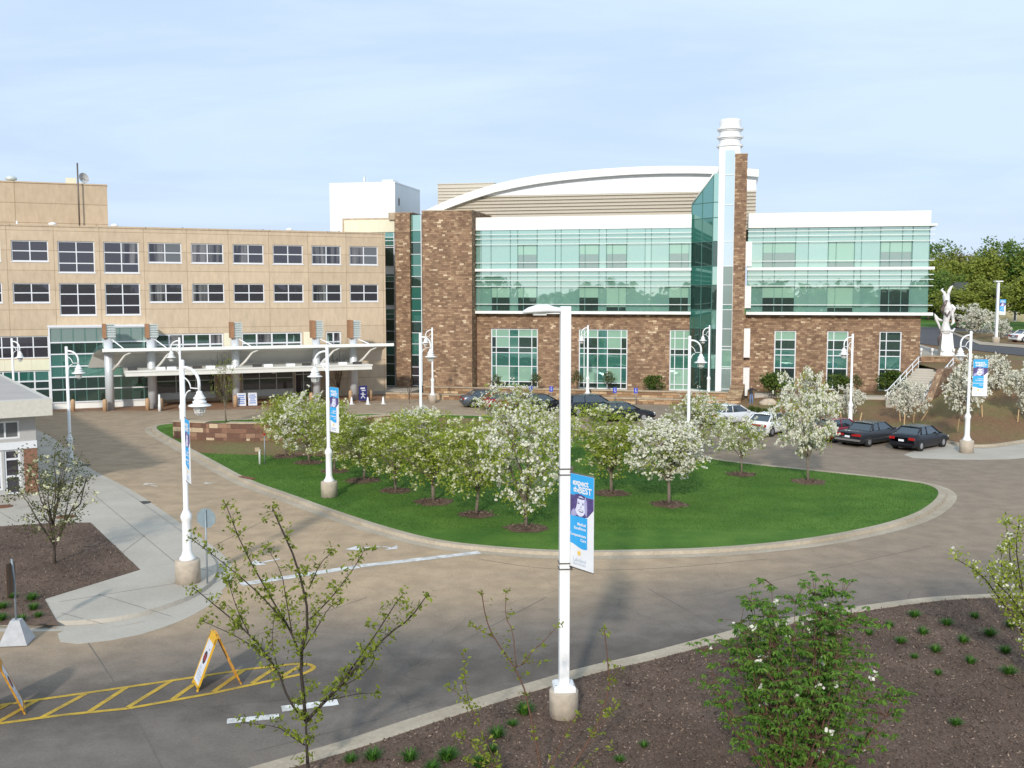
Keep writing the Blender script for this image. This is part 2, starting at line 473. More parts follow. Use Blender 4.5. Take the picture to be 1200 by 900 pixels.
M['beige'] = panelled('beige_precast', (.53, .415, .295), 3.5, 1.62, .022, (.30, .22, .14))
M['beige2'] = panelled('penthouse_precast', (.48, .375, .265), 5.2, 1.75, .03, (.27, .19, .12))
M['cream'] = panelled('cream_panel', (.72, .68, .52), 2.0, 6, .012, (.5, .46, .36), var=.05)
M['whitepanel'] = panelled('white_metal_panel', (.80, .81, .82), 2.4, 8, .02, (.62, .63, .64), var=.03, rough=.5)
M['white'] = plain('white_paint', (.80, .80, .80), .45, var=.03, scale=2)
M['whiteband'] = plain('white_coping', (.80, .80, .77), .5, var=.04, scale=.8)
M['frame'] = plain('window_frame', (.70, .71, .74), .45, var=.03)
M['alu'] = plain('aluminium', (.62, .66, .64), .35, .3, var=.05)
M['darkmull'] = plain('green_mullion', (.10, .22, .19), .4, .2, var=.1)
M['steel'] = plain('column_cladding', (.66, .69, .72), .38, .25, var=.06, scale=1.5)
M['canopy'] = plain('canopy_metal', (.74, .72, .67), .5, .1, var=.05, scale=1)
M['louvre'] = plain('louvre_tan', (.50, .45, .37), .5, var=.05)
M['terracotta'] = plain('terracotta', (.32, .165, .085), .8, var=.12)
M['brick'] = stone('brown_ashlar', [(0, (.205, .125, .080)), (.2, (.25, .156, .098)), (.45, (.29, .184, .114)), (.68, (.34, .22, .138)), (.86, (.41, .285, .18)), (.965, (.58, .45, .31))], .40, .17, .006, (.15, .10, .07))
M['tanstone'] = stone('tan_wall_stone', [(0, (.22, .13, .075)), (.3, (.32, .20, .11)), (.6, (.42, .27, .155)), (.85, (.52, .37, .22))], .7, .24, .012, (.16, .11, .07))
M['redstone'] = stone('island_wall_stone', [(0, (.16, .085, .06)), (.35, (.23, .125, .085)), (.62, (.30, .18, .12)), (.80, (.52, .40, .27))], .85, .30, .014, (.13, .09, .065))
M['cap'] = plain('stone_cap', (.42, .33, .23), .8, var=.15, scale=3)
M['glass_dark'] = glass('window_glass_dark', (.036, .032, .040), (.55, .56, .62), .07)
M['glass_mid'] = glass('window_glass_curtained', (.04, .038, .045), (.55, .56, .62), .05)
def fold(m, lo, hi, sc):
    nt = m.node_tree; N = nt.nodes; b = N['Principled BSDF']
    uv = N.new('ShaderNodeUVMap'); mp = N.new('ShaderNodeMapping'); mp.inputs['Scale'].default_value = (sc, .12, 1); nz = N.new('ShaderNodeTexNoise'); nz.inputs['Scale'].default_value = 1; nz.inputs['Detail'].default_value = 3
    cr = N.new('ShaderNodeValToRGB'); cr.color_ramp.elements[0].position = .42; cr.color_ramp.elements[1].position = .62
    cr.color_ramp.elements[0].color = rgb(lo); cr.color_ramp.elements[1].color = rgb(hi)
    nt.links.new(uv.outputs['UV'], mp.inputs['Vector']); nt.links.new(mp.outputs['Vector'], nz.inputs['Vector']); nt.links.new(nz.outputs['Fac'], cr.inputs['Fac']); nt.links.new(cr.outputs['Color'], b.inputs['Base Color'])
fold(M['glass_mid'], (.022, .02, .026), (.17, .165, .165), 2.6)
M['glass_blind'] = glass('window_glass_blind', (.12, .125, .13), (.55, .56, .62), .05)
M['mint'] = glass('mint_glass', (.22, .42, .36), (.66, .86, .79), .47)
M['mint2'] = glass('mint_glass_pale', (.26, .47, .40), (.70, .89, .82), .47)
M['teal'] = glass('teal_glass', (.04, .17, .14), (.52, .80, .72), .36)
M['teal2'] = glass('teal_spandrel', (.025, .145, .115), (.40, .62, .56), .22)
M['vision'] = glass('vision_glass', (.012, .03, .027), (.45, .68, .60), .18)
M['blind'] = glass('blind_behind_glass', (.30, .50, .38), (.6, .82, .74), .25)
M['greyblind'] = glass('grey_room_behind_glass', (.17, .22, .20), (.6, .8, .74), .32)
M['iceglass'] = glass('ice_glass', (.45, .58, .66), (.85, .95, 1.0), .35)
M['frost'] = glass('frosted_panel_glass', (.22, .29, .27), (.6, .7, .66), .2, rough=.15)
M['endwall'] = plain('grey_brown_siding', (.20, .185, .16), .6)
M['interior'] = plain('dark_interior', (.015, .015, .015), .9)
M['bark'] = plain('bark', (.085, .062, .048), .9, var=.3, scale=25, bump=.5)
M['stem_red'] = plain('reddish_stem', (.13, .065, .042), .85, var=.25, scale=30)
M['bark_grey'] = plain('grey_bark', (.17, .135, .10), .9, var=.3, scale=25, bump=.5)
M['twig'] = plain('twig', (.04, .028, .021), .85, var=.25, scale=30)
M['leaf_crab'] = leafy('crab_leaves', [(.21, .28, .03), (.31, .38, .045), (.40, .46, .065), (.49, .53, .13)], .52)
M['blossom'] = leafy('white_blossom', [(.66, .64, .50), (.80, .78, .67), (.87, .85, .77)], .3)
M['blossom_green'] = leafy('cream_blossom', [(.55, .56, .30), (.74, .72, .48), (.84, .82, .66)], .3)
M['leaf_spring'] = leafy('spring_leaves', [(.15, .19, .02), (.22, .27, .03), (.29, .33, .045)], .4)
M['leaf_dog'] = leafy('shrub_leaves', [(.065, .16, .02), (.10, .22, .028), (.145, .28, .038), (.20, .31, .05)], .45)
M['leaf_olive'] = leafy('olive_leaves', [(.06, .075, .022), (.10, .115, .03), (.14, .15, .05)], .3)
M['leaf_ever'] = leafy('shrub_green', [(.045, .09, .015), (.08, .13, .02), (.13, .17, .03)], .3)
M['leaf_far1'] = leafy('far_leaves_yellow', [(.17, .21, .03), (.24, .28, .045), (.31, .34, .06)], .3)
M['leaf_far2'] = leafy('far_leaves_green', [(.08, .15, .03), (.13, .21, .035), (.18, .26, .05)], .3)
M['leaf_far3'] = leafy('far_leaves_brown', [(.17, .16, .06), (.23, .21, .07), (.23, .25, .06)], .3)
M['blade'] = leafy('grass_blades', [(.053, .122, .016), (.078, .165, .024), (.11, .205, .033)], .25)
M['tuft'] = leafy('tuft_blades', [(.035, .10, .012), (.055, .15, .016), (.085, .19, .022)], .25)
M['chip'] = leafy('bark_chips', [(.055, .036, .028), (.105, .07, .054), (.16, .11, .082), (.30, .225, .175)], 0, .9)
M['concrete'] = plain('cast_concrete', (.46, .39, .31), .9, var=.12, scale=6, bump=.2)
M['concrete_grey'] = plain('grey_concrete', (.42, .42, .43), .9, var=.1, scale=6, bump=.2)
M['bollard'] = plain('bollard_stone', (.50, .32, .18), .8, var=.12, scale=8)
M['galv'] = plain('galvanised', (.28, .32, .35), .5, .4, var=.1)
M['sign_back'] = plain('sign_back', (.22, .28, .31), .55, .2, var=.08)
M['brown_sign'] = plain('brown_sign', (.10, .055, .03), .6)
M['bracket'] = plain('bracket_steel', (.16, .13, .11), .5, .5)
M['cyan'] = plain('banner_blue', (.03, .37, .76), .6, var=.06, scale=3)
M['banner'] = plain('banner_white', (.78, .78, .80), .65, var=.04, scale=3)
M['purple'] = plain('portrait_purple', (.085, .06, .20), .65, var=.35, scale=9)
M['purple2'] = plain('portrait_lilac', (.38, .36, .58), .65, var=.15, scale=12)
M['skin_print'] = plain('portrait_pale', (.70, .70, .84), .65, var=.1, scale=12)
M['sunlogo'] = plain('logo_gold', (.80, .52, .10), .6)
M['logotext'] = plain('logo_lettering', (.45, .52, .62), .6)
M['navy'] = plain('navy_sign', (.018, .02, .12), .5)
M['inkblue'] = plain('blue_print', (.10, .20, .50), .6)
M['yellow'] = plain('yellow_plastic', (.68, .38, .02), .5, var=.1, scale=12)
M['orange_deep'] = plain('deep_orange_plastic', (.52, .24, .02), .55, var=.25, scale=12)  # darker, mottled orange for one side frame of each folding sign
M['board'] = plain('sign_board', (.62, .62, .66), .6)
M['ink'] = plain('black_print', (.03, .025, .03), .7)
M['redink'] = plain('dark_red_print', (.22, .03, .03), .7)
M['wood'] = plain('stake_wood', (.50, .33, .17), .85, var=.2, scale=15)
M['hcblue'] = plain('blue_plate', (.03, .06, .45), .5)
M['tyre'] = plain('tyre', (.015, .015, .016), .8)
M['rim'] = plain('wheel_rim', (.5, .5, .52), .35, .7)
M['carglass'] = glass('car_glass', (.01, .014, .018), (.7, .8, .85), .10)
M['redlamp'] = plain('tail_lamp', (.35, .012, .012), .25)
M['lamp_clear'] = plain('head_lamp', (.7, .72, .75), .2)
M['plate'] = plain('number_plate', (.75, .75, .78), .5)
M['chrome'] = plain('chrome_trim', (.6, .6, .62), .2, .9)
M['lens'] = plain('lamp_lens', (.62, .62, .58), .3, var=.05)
M['sculpt'] = plain('sculpture_white', (.74, .72, .72), .5, var=.25, scale=2.5)
M['sculpt_dark'] = plain('sculpture_bronze', (.20, .15, .15), .5, .3, var=.4, scale=3)
M['roofgrey'] = plain('membrane_roof', (.42, .38, .35), .8, var=.06, scale=.8)
M['greywall'] = plain('grey_render', (.42, .41, .40), .8, var=.05)
M['stucco'] = plain('pale_stucco', (.56, .53, .46), .85, var=.06)
M['shingle'] = plain('shingle_roof', (.06, .065, .055), .9, var=.25, scale=2)
M['housewall'] = plain('house_wall', (.38, .33, .20), .85, var=.1)
M['housebrick'] = plain('house_brick', (.24, .12, .08), .85, var=.15)
M['skin'] = plain('skin', (.45, .28, .2), .6)
M['jacket'] = plain('dark_jacket', (.03, .03, .035), .8)
M['jeans'] = plain('blue_jeans', (.13, .20, .36), .85)
M['hair'] = plain('dark_hair', (.02, .014, .01), .6)
M['rock'] = plain('boulder', (.45, .36, .27), .85, var=.2, scale=3, bump=.4)
# ================================================================== buildings
mf = Facade(-3.3, 98, R(-12))
bf = Facade(-12, 96, math.atan(.42))

def window(parent, x0, x1, z0, z1, y, vs, hs, pick, fw=.07, mat='frame', name='window', depth=.1, panename='pane', edge=None):
    """frame with bars at the fractions vs, hs; pick(i, j) names the glass of column i, row j (from the bottom)"""
    e = fw if edge is None else edge
    f = MB(); y0, y1 = y - depth/2, y + depth/2
    f.box(x0, x0+e, y0, y1, z0, z1); f.box(x1-e, x1, y0, y1, z0, z1)
    f.box(x0+e, x1-e, y0, y1, z0, z0+e); f.box(x0+e, x1-e, y0, y1, z1-e, z1)
    xs = [x0+e] + [x0+(x1-x0)*v for v in vs] + [x1-e]
    zs = [z0+e] + [z0+(z1-z0)*v for v in hs] + [z1-e]
    for v in xs[1:-1]: f.box(v-fw/2, v+fw/2, y0+.004, y1-.004, z0+e, z1-e)
    for v in zs[1:-1]: f.box(x0+e, x1-e, y0+.008, y1-.008, v-fw/2, v+fw/2)
    o = f.build(name, M[mat], parent)
    p = MB(); names = []
    for i in range(len(xs)-1):
        for j in range(len(zs)-1):
            g = pick(i, j)
            if g not in names: names.append(g)
            p.quad((xs[i], y+.01, zs[j]), (xs[i+1], y+.01, zs[j]), (xs[i+1], y+.01, zs[j+1]), (xs[i], y+.01, zs[j+1]), names.index(g))
    p.build(panename, [M[g] for g in names], o)
    return o

# ------------------------------------------------------------------ beige wing
beige = thing('office_wing', 'long flat-roofed beige office wing with two rows of white framed windows behind the entrance canopy', 'building', bf.o, bf.a)
BR = 14.92                      # roof height
xL = bf.s(-330, 0, 400)
rows = [(12.06, 13.76, 11.16), (8.68, 10.29, 7.62)]
spans = [(-41.5, 2.0, 0), (14.5, 58, 0), (69, 112, 1), (122.5, 163.8, 1), (174.5, 213.7, 0), (225, 262.6, 0), (273.6, 309.6, 0), (320.4, 355.6, 0), (365.7, 400, 0), (410, 443.3, 0)]
for k in range(1, 6): spans.insert(0, (-41.5 - 57*k, 2.0 - 57*k, 0))
holes = []; wins = []
rr = random.Random(3)
for a, b, tall in spans:
    for ri, (z0, z1, zt) in enumerate(rows):
        x0, x1 = bf.s(a, 0, 330), bf.s(b, 0, 330)
        lo = zt if tall else z0
        holes.append((x0, x1, lo, z1)); wins.append((x0, x1, lo, z1, tall, ri))
ribbon_z = (3.45, 5.95)
ribs = [(182, 262), (283, 354), (382, 400)]
for a, b in ribs: holes.append((bf.s(a, 0, 400), bf.s(b, 0, 400), *ribbon_z))
low_z = (.75, 2.72)
lows = [(183, 252), (284, 344)]
for a, b in lows: holes.append((bf.s(a, 0, 445), bf.s(b, 0, 445), *low_z))
door_x = (bf.s(346, 0, 450), bf.s(366, 0, 450))
holes.append((*door_x, .02, 2.6))
left_rib = (bf.s(-260, 0, 400), bf.s(57, 0, 400))
holes.append((*left_rib, 4.1, 5.95)); holes.append((*left_rib, .7, 3.1))
w = MB(); w.wall(0, xL, .2, -.1, BR, holes, .22)
w.quad((.2, 0, -.1), (.2, 22, -.1), (.2, 22, BR), (.2, 0, BR))
w.quad((xL, 22, BR-.4), (xL, 0, BR-.4), (.2, 0, BR-.4), (.2, 22, BR-.4))
w.build('wall', [M['beige']], beige)
MB().box(xL, .25, -.06, .3, BR, BR+.14).build('coping', M['beige2'], beige)
for x0, x1, z0, z1, tall, ri in wins:
    gs = ['glass_dark', 'glass_dark', 'glass_mid', 'glass_mid', 'glass_blind'] if ri == 0 else ['glass_dark']*5 + ['glass_mid']
    c = [rr.choice(gs), rr.choice(gs)]
    if tall:
        f1 = .3
        window(beige, x0, x1, z0, z1, .14, [.5], [f1, f1+.36], lambda i, j: 'glass_dark' if j == 0 else c[i], .085)
    else:
        window(beige, x0, x1, z0, z1, .14, [.5], [.5], lambda i, j: c[i], .085)
    MB().box(x0-.06, x1+.06, -.05, .10, z0-.07, z0-.003).build('sill', M['frame'], beige)
for (a, b), n in zip(ribs, (5, 4, 2)):
    x0, x1 = bf.s(a, 0, 400), bf.s(b, 0, 400)
    window(beige, x0, x1, *ribbon_z, .14, [k/n for k in range(1, n)], [.42, .62], lambda i, j: 'vision' if (i+j) % 3 else 'glass_mid', .13, name='ribbon_window')
for (a, b), n in zip(lows, (3, 3)):
    x0, x1 = bf.s(a, 0, 445), bf.s(b, 0, 445)
    window(beige, x0, x1, *low_z, .14, [k/n for k in range(1, n)], [.55], lambda i, j: 'glass_dark', .07, 'alu', 'ground_window')
    MB().box(x0, x1, -.04, .12, .25, .745).build('plinth_panel', M['alu'], beige)
window(beige, *door_x, .02, 2.6, .14, [.5], [.8], lambda i, j: 'glass_dark', .08, 'alu', 'door')
window(beige, *left_rib, 4.1, 5.95, .14, [k/16 for k in range(1, 16)], [.5], lambda i, j: 'glass_dark', .09, name='ribbon_window')
window(beige, *left_rib, .7, 3.1, .14, [k/16 for k in range(1, 16)], [.35, .62], lambda i, j: 'teal' if j == 2 else 'vision', .12, name='ground_window')
MB().box(left_rib[0], left_rib[1], -.03, .14, 3.1, 4.0).build('spandrel_band', M['cream'], beige)
for a, b in ((262.5, 271.5), (356, 366), (455, 456)):
    if a > 450: continue
    MB().box(bf.s(a, .05, 400), bf.s(b, .05, 400), -.05, .05, 3.1, 5.95).build('pier_panel', M['cream'], beige)
# glazed vestibule standing forward of the wall
vx0, vx1 = bf.s(59, 2, 430), bf.s(181, 2, 430)
vt = bf.h(110, 381.3, 2)
zr = [0, .45, 1.62, 2.5, 3.62, 4.35, 5.3, vt-.28, vt]
vrow = ['cream', 'vision', 'vision', 'teal', 'teal', 'vision', 'vision', 'frost', 'whiteband']
vb = MB(); mats = ['cream', 'vision', 'teal', 'frost', 'whiteband']
lv = [0, .5, 1.65, 2.75, 3.85, 4.75, 5.55, vt-.22, vt]
kinds = ['whiteband', 'vision', 'vision', 'teal', 'teal', 'vision', 'frost', 'whiteband']
lv = [0, .5, 1.55, 2.45, 3.4, 4.25, 5.6, vt-.2, vt]
lv = [0, .55, 1.6, 2.6, 3.5, 4.5, 5.45, vt-.15, vt]
kinds = ['whiteband', 'vision', 'vision', 'teal', 'teal', 'vision', 'frost', 'whiteband']
nv = 9
for j in range(8):
    k = mats.index(kinds[j])
    vb.quad((vx0, -2, lv[j]), (vx1, -2, lv[j]), (vx1, -2, lv[j+1]), (vx0, -2, lv[j+1]), k)
    vb.quad((vx0, 0, lv[j]), (vx0, -2, lv[j]), (vx0, -2, lv[j+1]), (vx0, 0, lv[j+1]), k)
    vb.quad((vx1, -2, lv[j]), (vx1, 0, lv[j]), (vx1, 0, lv[j+1]), (vx1, -2, lv[j+1]), k)
vb.quad((vx0, -2, vt-.1), (vx1, -2, vt-.1), (vx1, 0, vt-.1), (vx0, 0, vt-.1), 4)
vest = vb.build('vestibule_glazing', [M[k] for k in mats], beige)
m = MB(); mv = MB()
for j in range(1, 8): m.box(vx0-.03, vx1+.03, -2.09, -1.995, lv[j]-.05, lv[j]+.05)
for i in range(nv+1):
    x = vx0 + (vx1-vx0)*i/nv
    mv.box(x-.03, x+.03, -2.03, -1.99, .5, vt-.02)
m.box(vx0-.06, vx0+.06, -2.12, -1.9, .1, vt)
m.box(vx0-.1, vx1+.1, -2.15, -1.9, vt-.12, vt+.04)
m.build('frame', M['frame'], vest); mv.build('mullion', M['darkmull'], vest)
# penthouse and roof furniture
pw = Facade(*(bf.world(0, -9).xy), bf.a)
px1 = bf.s(126, -9, 240); pt = bf.h(60, 215.3, -9)
p = MB(); p.box(xL, px1, 9, 19, BR-.3, pt); p.box(xL-.02, px1+.05, 8.95, 19.05, pt, pt+.12)
p.build('penthouse', M['beige2'], beige)
def roofbit(name, fn, mats):
    b_ = MB(); fn(b_); return b_.build(name, mats, beige)
x = bf.s(92, -7, 230); roofbit('mast', lambda b: b.tube([(x, 8.4, BR), (x, 8.4, bf.h(92, 191, -8.4))], .07, 6), M['bracket'])
x = bf.s(13, -12, 210); z = pt+.1
roofbit('roof_vent', lambda b: b.lathe([(.32, 0), (.32, .35), (.5, .4), (.5, .6), (.3, .75), (.05, .8)], (x, 12, z)), M['alu'])
x = bf.s(98.5, -10, 210)
def dish(b):
    b.tube([(x, 10.4, pt), (x, 10.4, pt+.7)], .05, 6)
    c = Vector((x, 10.2, pt+.75)); ax = Vector((.5, -.8, .25)).normalized(); u = ax.orthogonal().normalized(); v = ax.cross(u)
    vs = []; n = 18
    for q in range(4):
        r = .5*q/3
        for k in range(n):
            a = 2*math.pi*k/n
            vs.append(c + (u*math.cos(a)+v*math.sin(a))*r - ax*(.28*(1-(q/3)**2)))
    b.add(vs, [(q*n+k, q*n+(k+1) % n, (q+1)*n+(k+1) % n, (q+1)*n+k) for q in range(3) for k in range(n)], 0, True)
    b.tube([c - ax*.25, c + ax*.5], .03, 5)
roofbit('satellite_dish', dish, M['greywall'])
x = bf.s(83, -11, 210); roofbit('hvac_unit', lambda b: (b.box(x-.45, x+.45, 10.6, 11.6, pt, pt+.75), b.box(x+.55, x+.95, 10.6, 11.2, pt, pt+.35)), M['cream'])
for pxv, s in ((134, .28), (339, .28), (61.5, .3)):
    x = bf.s(pxv, -5, 262); roofbit('roof_vent', lambda b: b.lathe([(s*.8, 0), (s*.8, .5), (s*1.1, .52), (s*1.1, .68), (.05, .78)], (x, 5, BR-.1)), M['whitepanel'])
x = bf.s(19.7, -8, 260); roofbit('pipe', lambda b: b.tube([(x, 8, BR), (x, 8, BR+.9)], .08, 6), M['whitepanel'])
for pxv in (308, 397, 214, 113):
    x = bf.s(pxv, -1, 268); roofbit('drain_pipe', lambda b: b.lathe([(.09, 0), (.09, .32), (.02, .34)], (x, 1, BR-.1), 8), M['iron'])

# ------------------------------------------------------------------ entrance canopies
can = thing('entrance_canopy', 'long white wing-shaped canopy tilting up over the doors of the beige wing', 'canopy', bf.o, bf.a)
WF = 6.2                                    # reach of the front edge
cx0, cx1 = bf.s(120.5, WF, 410), bf.s(460, WF, 403)
zf = bf.h(280, 407, WF)
zb = zf - 1.55
prof = [(-WF, zf), (-WF+1.5, zf-.12), (-WF+3.2, zf-.55), (-2.2, zb)]
c = MB(); n = 24
def bend(t): return .0
for i in range(n):
    xa, xb = cx0+(cx1-cx0)*i/n, cx0+(cx1-cx0)*(i+1)/n
    for j in range(3):
        (ya, za), (yb, zb_) = prof[j], prof[j+1]
        sk = lambda x_, j_: x_ - (1.1*j_/3 if i == 0 and abs(x_-cx0) < 1e-6 else 0)
        c.quad((sk(xa, j), ya, za-.1), (sk(xa, j+1), yb, zb_-.1), (xb, yb, zb_-.1), (xb, ya, za-.1))
        c.quad((sk(xa, j), ya, za+.04), (xb, ya, za+.04), (xb, yb, zb_+.04), (sk(xa, j+1), yb, zb_+.04))
c.build('roof_sheet', M['canopy'], can)
e = MB(); e.box(cx0-.05, cx1+.1, -WF-.1, -WF, zf-.16, zf+.1); e.build('front_edge', M['whiteband'], can)
cols_px = [(128, 379.5), (178, 379.5), (276.5, 377.5), (371, 375.5), (414.5, 375)]
for pxv, ptop in cols_px:
    x = bf.s(pxv, 4.2, 440)
    zt = bf.h(pxv, ptop, 4.2); zm = bf.h(pxv, 396, 4.2)
    col = MB().lathe([(.34, 0), (.34, zm)], (x, -4.2, 0), 20).build('column', M['steel'], can)
    b_ = MB(); b_.box(x-.42, x-.12, -4.75, -3.6, zm, zt); b_.build('pier_cap', M['terracotta'], can)
    b_ = MB(); b_.box(x-.12, x+.5, -4.55, -3.6, zm, zt-.05)
    k = 0
    while zm + .12 + k*.19 < zt: b_.box(x-.115, x+.58, -4.68, -4.5, zm+.1+k*.19, zm+.19+k*.19); k += 1
    b_.build('louvre_cap', M['alu'], can)
    MB().tube([(x+.15, -4.2, zm), (x+1.1, -5.4, zf+.05)], .05, 6).build('strut', M['white'], can)
    # curved bracket under the sheet
    pts = [(x, -4.2, zb-.35), (x+.25, -4.6, zb-.2), (x+.7, -5.2, zb+.35), (x+1.2, -5.75, zf-.45), (x+1.6, -6.05, zf-.22)]
    MB().tube(pts[1:], [.10, .10, .09, .12], 8).build('bracket', M['canopy'], can)
# lower flat canopy
can2 = thing('drop_off_canopy', 'lower flat grey canopy slab under the white wing canopy at the entrance', 'canopy', bf.o, bf.a)
dx0, dx1 = bf.s(147, 7.2, 438), bf.s(436, 7.2, 432)
zl = bf.h(280, 431.5, 7.2)
s_ = MB(); s_.box(dx0, dx1, -7.2, -.35, zl-.42, zl); s_.build('slab', M['canopy'], can2)
s_ = MB(); s_.box(dx0-.05, dx1+.05, -7.26, -7.2, zl-.1, zl+.03); s_.build('trim', M['canopy'], can2)
rr = random.Random(8)
for k in range(13):
    x = dx0 + (dx1-dx0)*(.04+.92*k/12) + rr.uniform(-.4, .4)
    MB().box(x-.35, x+.35, -6.4, -5.9, zl, zl+.2).build('canopy_uplight', M['whitepanel' if k % 3 else 'iron'], can2)
for k in range(6):
    x = dx0 + (dx1-dx0)*(.08+.84*k/5)
    MB().lathe([(.05, -.14), (.18, -.1), (.18, 0)], (x, -6.6, zl-.42), 10).build('downlight', M['lens'], can2)

# ------------------------------------------------------------------ medical building
med = thing('medical_building', 'brown stone and green glass building with arched white roof and tall white chimney', 'building', mf.o, mf.a)
sx = lambda p, w=0., y=400: mf.s(p, w, y)
H0, HT = .5, 6.1
B1, B2, B3, BT = (7.55, 7.80), (11.50, 11.74), 15.35, 16.55
xa, xb = sx(559.5), sx(808.5)
xc, xd = sx(874.2), sx(1084.5)
xbr = sx(1077.5, 0, 420)
# stone base with window openings
gl_w = [(575.2, 630), (678, 735), (784.5, 812)]
gr_w = [(907, 932.5), (968.7, 993.7), (1030, 1056)]
hl = [(sx(a, 0, 420), sx(b, 0, 420), H0, HT) for a, b in gl_w]
hr = [(sx(a, 0, 420), sx(b, 0, 420), H0+.34, HT) for a, b in gr_w]
w = MB(); w.wall(.05, xa-.5, xb+.2, -.3, B1[0], hl, .25); w.build('stone_wall', M['brick'], med)
w = MB(); w.wall(.05, xc-.3, xbr, -.3, B1[0], hr, .25)
w.quad((xbr, .05, -.3), (xbr, 24, -.3), (xbr, 24, B1[0]), (xbr, .05, B1[0])); w.build('stone_wall', M['brick'], med)
def pick_big(i, j): return ['teal', 'blind', 'teal', 'blind', 'teal'][i] if j == 0 else (['teal', 'mint', 'teal', 'mint', 'teal'][i] if j == 1 else ['teal', 'teal', 'teal', 'teal2', 'teal'][i] if j == 2 else ['blind', 'vision', 'teal', 'vision', 'teal'][i] if j == 3 else ['vision', 'vision', 'teal', 'blind', 'blind'][i])
def pick_big2(i, j):
    t = {0: ['vision', 'vision', 'teal', 'vision', 'vision'], 1: ['teal', 'blind', 'teal', 'blind', 'teal'], 2: ['teal', 'teal', 'teal2', 'teal', 'teal'], 3: ['vision', 'vision', 'teal', 'vision', 'teal'], 4: ['vision', 'blind', 'teal', 'vision', 'vision'], 5: ['blind', 'blind', 'teal', 'blind', 'blind']}
    return t[j][i]
for q, (x0, x1, z0, z1) in enumerate(hl):
    if q < 2: window(med, x0, x1, z0, z1, .2, [.11, .39, .59, .87], [.1, .36, .59, .68, .86], (lambda i, j: pick_big2(i, j)) if q == 0 else (lambda i, j: pick_big2(4-i, j)), .075, edge=.1)
    else: window(med, x0, x1, z0, z1, .2, [.22, .6], [.1, .36, .59, .68, .86], lambda i, j: ['blind', 'blind', 'teal', 'vision', 'blind', 'blind'][j], .075, edge=.1)
for q, (x0, x1, z0, z1) in enumerate(hr):
    window(med, x0, x1, z0, z1, .2, [.32], [.12, .36, .58, .68, .84], lambda i, j: [['vision', 'vision', 'teal', 'teal', 'vision', 'blind'], ['vision', 'vision', 'teal', 'teal', 'vision', 'blind'], ['vision', 'vision', 'teal', 'vision', 'vision', 'vision' if q == 2 else 'blind']][q % 3][j], .075, edge=.1)
# curtain walls: glass, mullions, sunshades, windows
def curtain(x0, x1, mull_px, win_hi, win_lo, seed, over=0.):
    r_ = random.Random(seed)
    xs = [x0] + [sx(p, .25, 310) for p in mull_px] + [x1]
    g = MB(); Y = -.25
    zsplit = [B1[1], 11.62, B3+.02]
    lev_hi = [B2[1], 12.3, 14.0, 14.52, 14.93, B3]
    lev_lo = [B1[1], 8.42, 10.1, 10.65, 11.08, B2[0]]
    for i in range(len(xs)-1):
        for lev in (lev_hi, lev_lo):
            for j in range(5):
                k = 0 if r_.random() < .75 else 1
                g.quad((xs[i], Y, lev[j]), (xs[i+1], Y, lev[j]), (xs[i+1], Y, lev[j+1]), (xs[i], Y, lev[j+1]), k)
    # returns and underside
    g.quad((x0, .05, B1[0]), (x0, Y, B1[0]), (x0, Y, B3), (x0, .05, B3), 0); g.quad((x1, Y, B1[0]), (x1, 20, B1[0]), (x1, 20, B3), (x1, Y, B3), 0)
    cw = g.build('curtain_wall', [M['mint'], M['mint2']], med)
    m = MB()
    for x in xs: m.box(x-.025, x+.025, Y-.05, Y+.02, B1[1], B3)
    m.build('mullion', M['darkmull'], cw)
    for lev in (lev_hi, lev_lo):
        for z in lev[1:5]:
            s = MB(); s.box(x0-.02, x1+over, Y-.36, Y-.28, z-.035, z+.035)
            for x in xs: s.box(x-.02, x+.02, Y-.28, Y-.052, z-.03, z+.03)
            s.build('sunshade', M['alu'], cw)
    s = MB(); s.box(x0-.05, x1+over+.05, Y-.42, Y+.1, B2[0], B2[1]); s.build('floor_band', M['whiteband'], cw)
    s = MB(); s.box(x0-.05, x1+over+.05, Y-.42, .3, B1[0]-.02, B1[1]-.02); s.build('floor_band', M['whiteband'], cw)
    for lo, spans_ in ((0, win_hi), (1, win_lo)):
        z0, zs_, z1 = ((B2[1]+.03, 13.05, 14.0), (B1[1]+.03, 9.05, 10.1))[lo]
        for a, b, kind in spans_:
            xa_, xb_ = sx(a, .25, 310), sx(b, .25, 310)
            f = MB(); y = Y-.03
            mid = xa_ + (xb_-xa_)*r_.choice((.3, .62))
            for x in (xa_, xb_-.05, mid-.02): f.box(x, x+.05, y-.05, y, z0, z1)
            f.box(xa_+.05, xb_-.05, y-.04, y, z1-.06, z1)
            wo = f.build('window', M['darkmull'], cw)
            p_ = MB()
            blind = zs_ if kind != 'open' else z1-.3
            if kind == 'shut': blind = z0+.35
            p_.quad((xa_+.05, y, z0), (xb_-.05, y, z0), (xb_-.05, y, blind), (xa_+.05, y, blind), 0)
            p_.quad((xa_+.05, y, blind), (xb_-.05, y, blind), (xb_-.05, y, z1-.06), (xa_+.05, y, z1-.06), 1)
            p_.build('pane', [M['greyblind' if (lo == 0 and kind != 'open') else 'vision'], M['blind']], wo)
    return cw
curtain(xa, xb, [563.8, 575.5, 598, 606.7, 629.5, 650.7, 657.5, 678.7, 702, 710.5, 734.5, 755.8, 763, 784],
        [(606.7, 629.5, 'half'), (678.7, 702, 'half'), (710.5, 734.5, 'half'), (784, 807.5, 'low')],
        [(576, 598, 'half'), (606.7, 629.5, 'half'), (678.7, 702, 'half'), (710.5, 734.5, 'shut'), (784, 807.5, 'half')], 1)
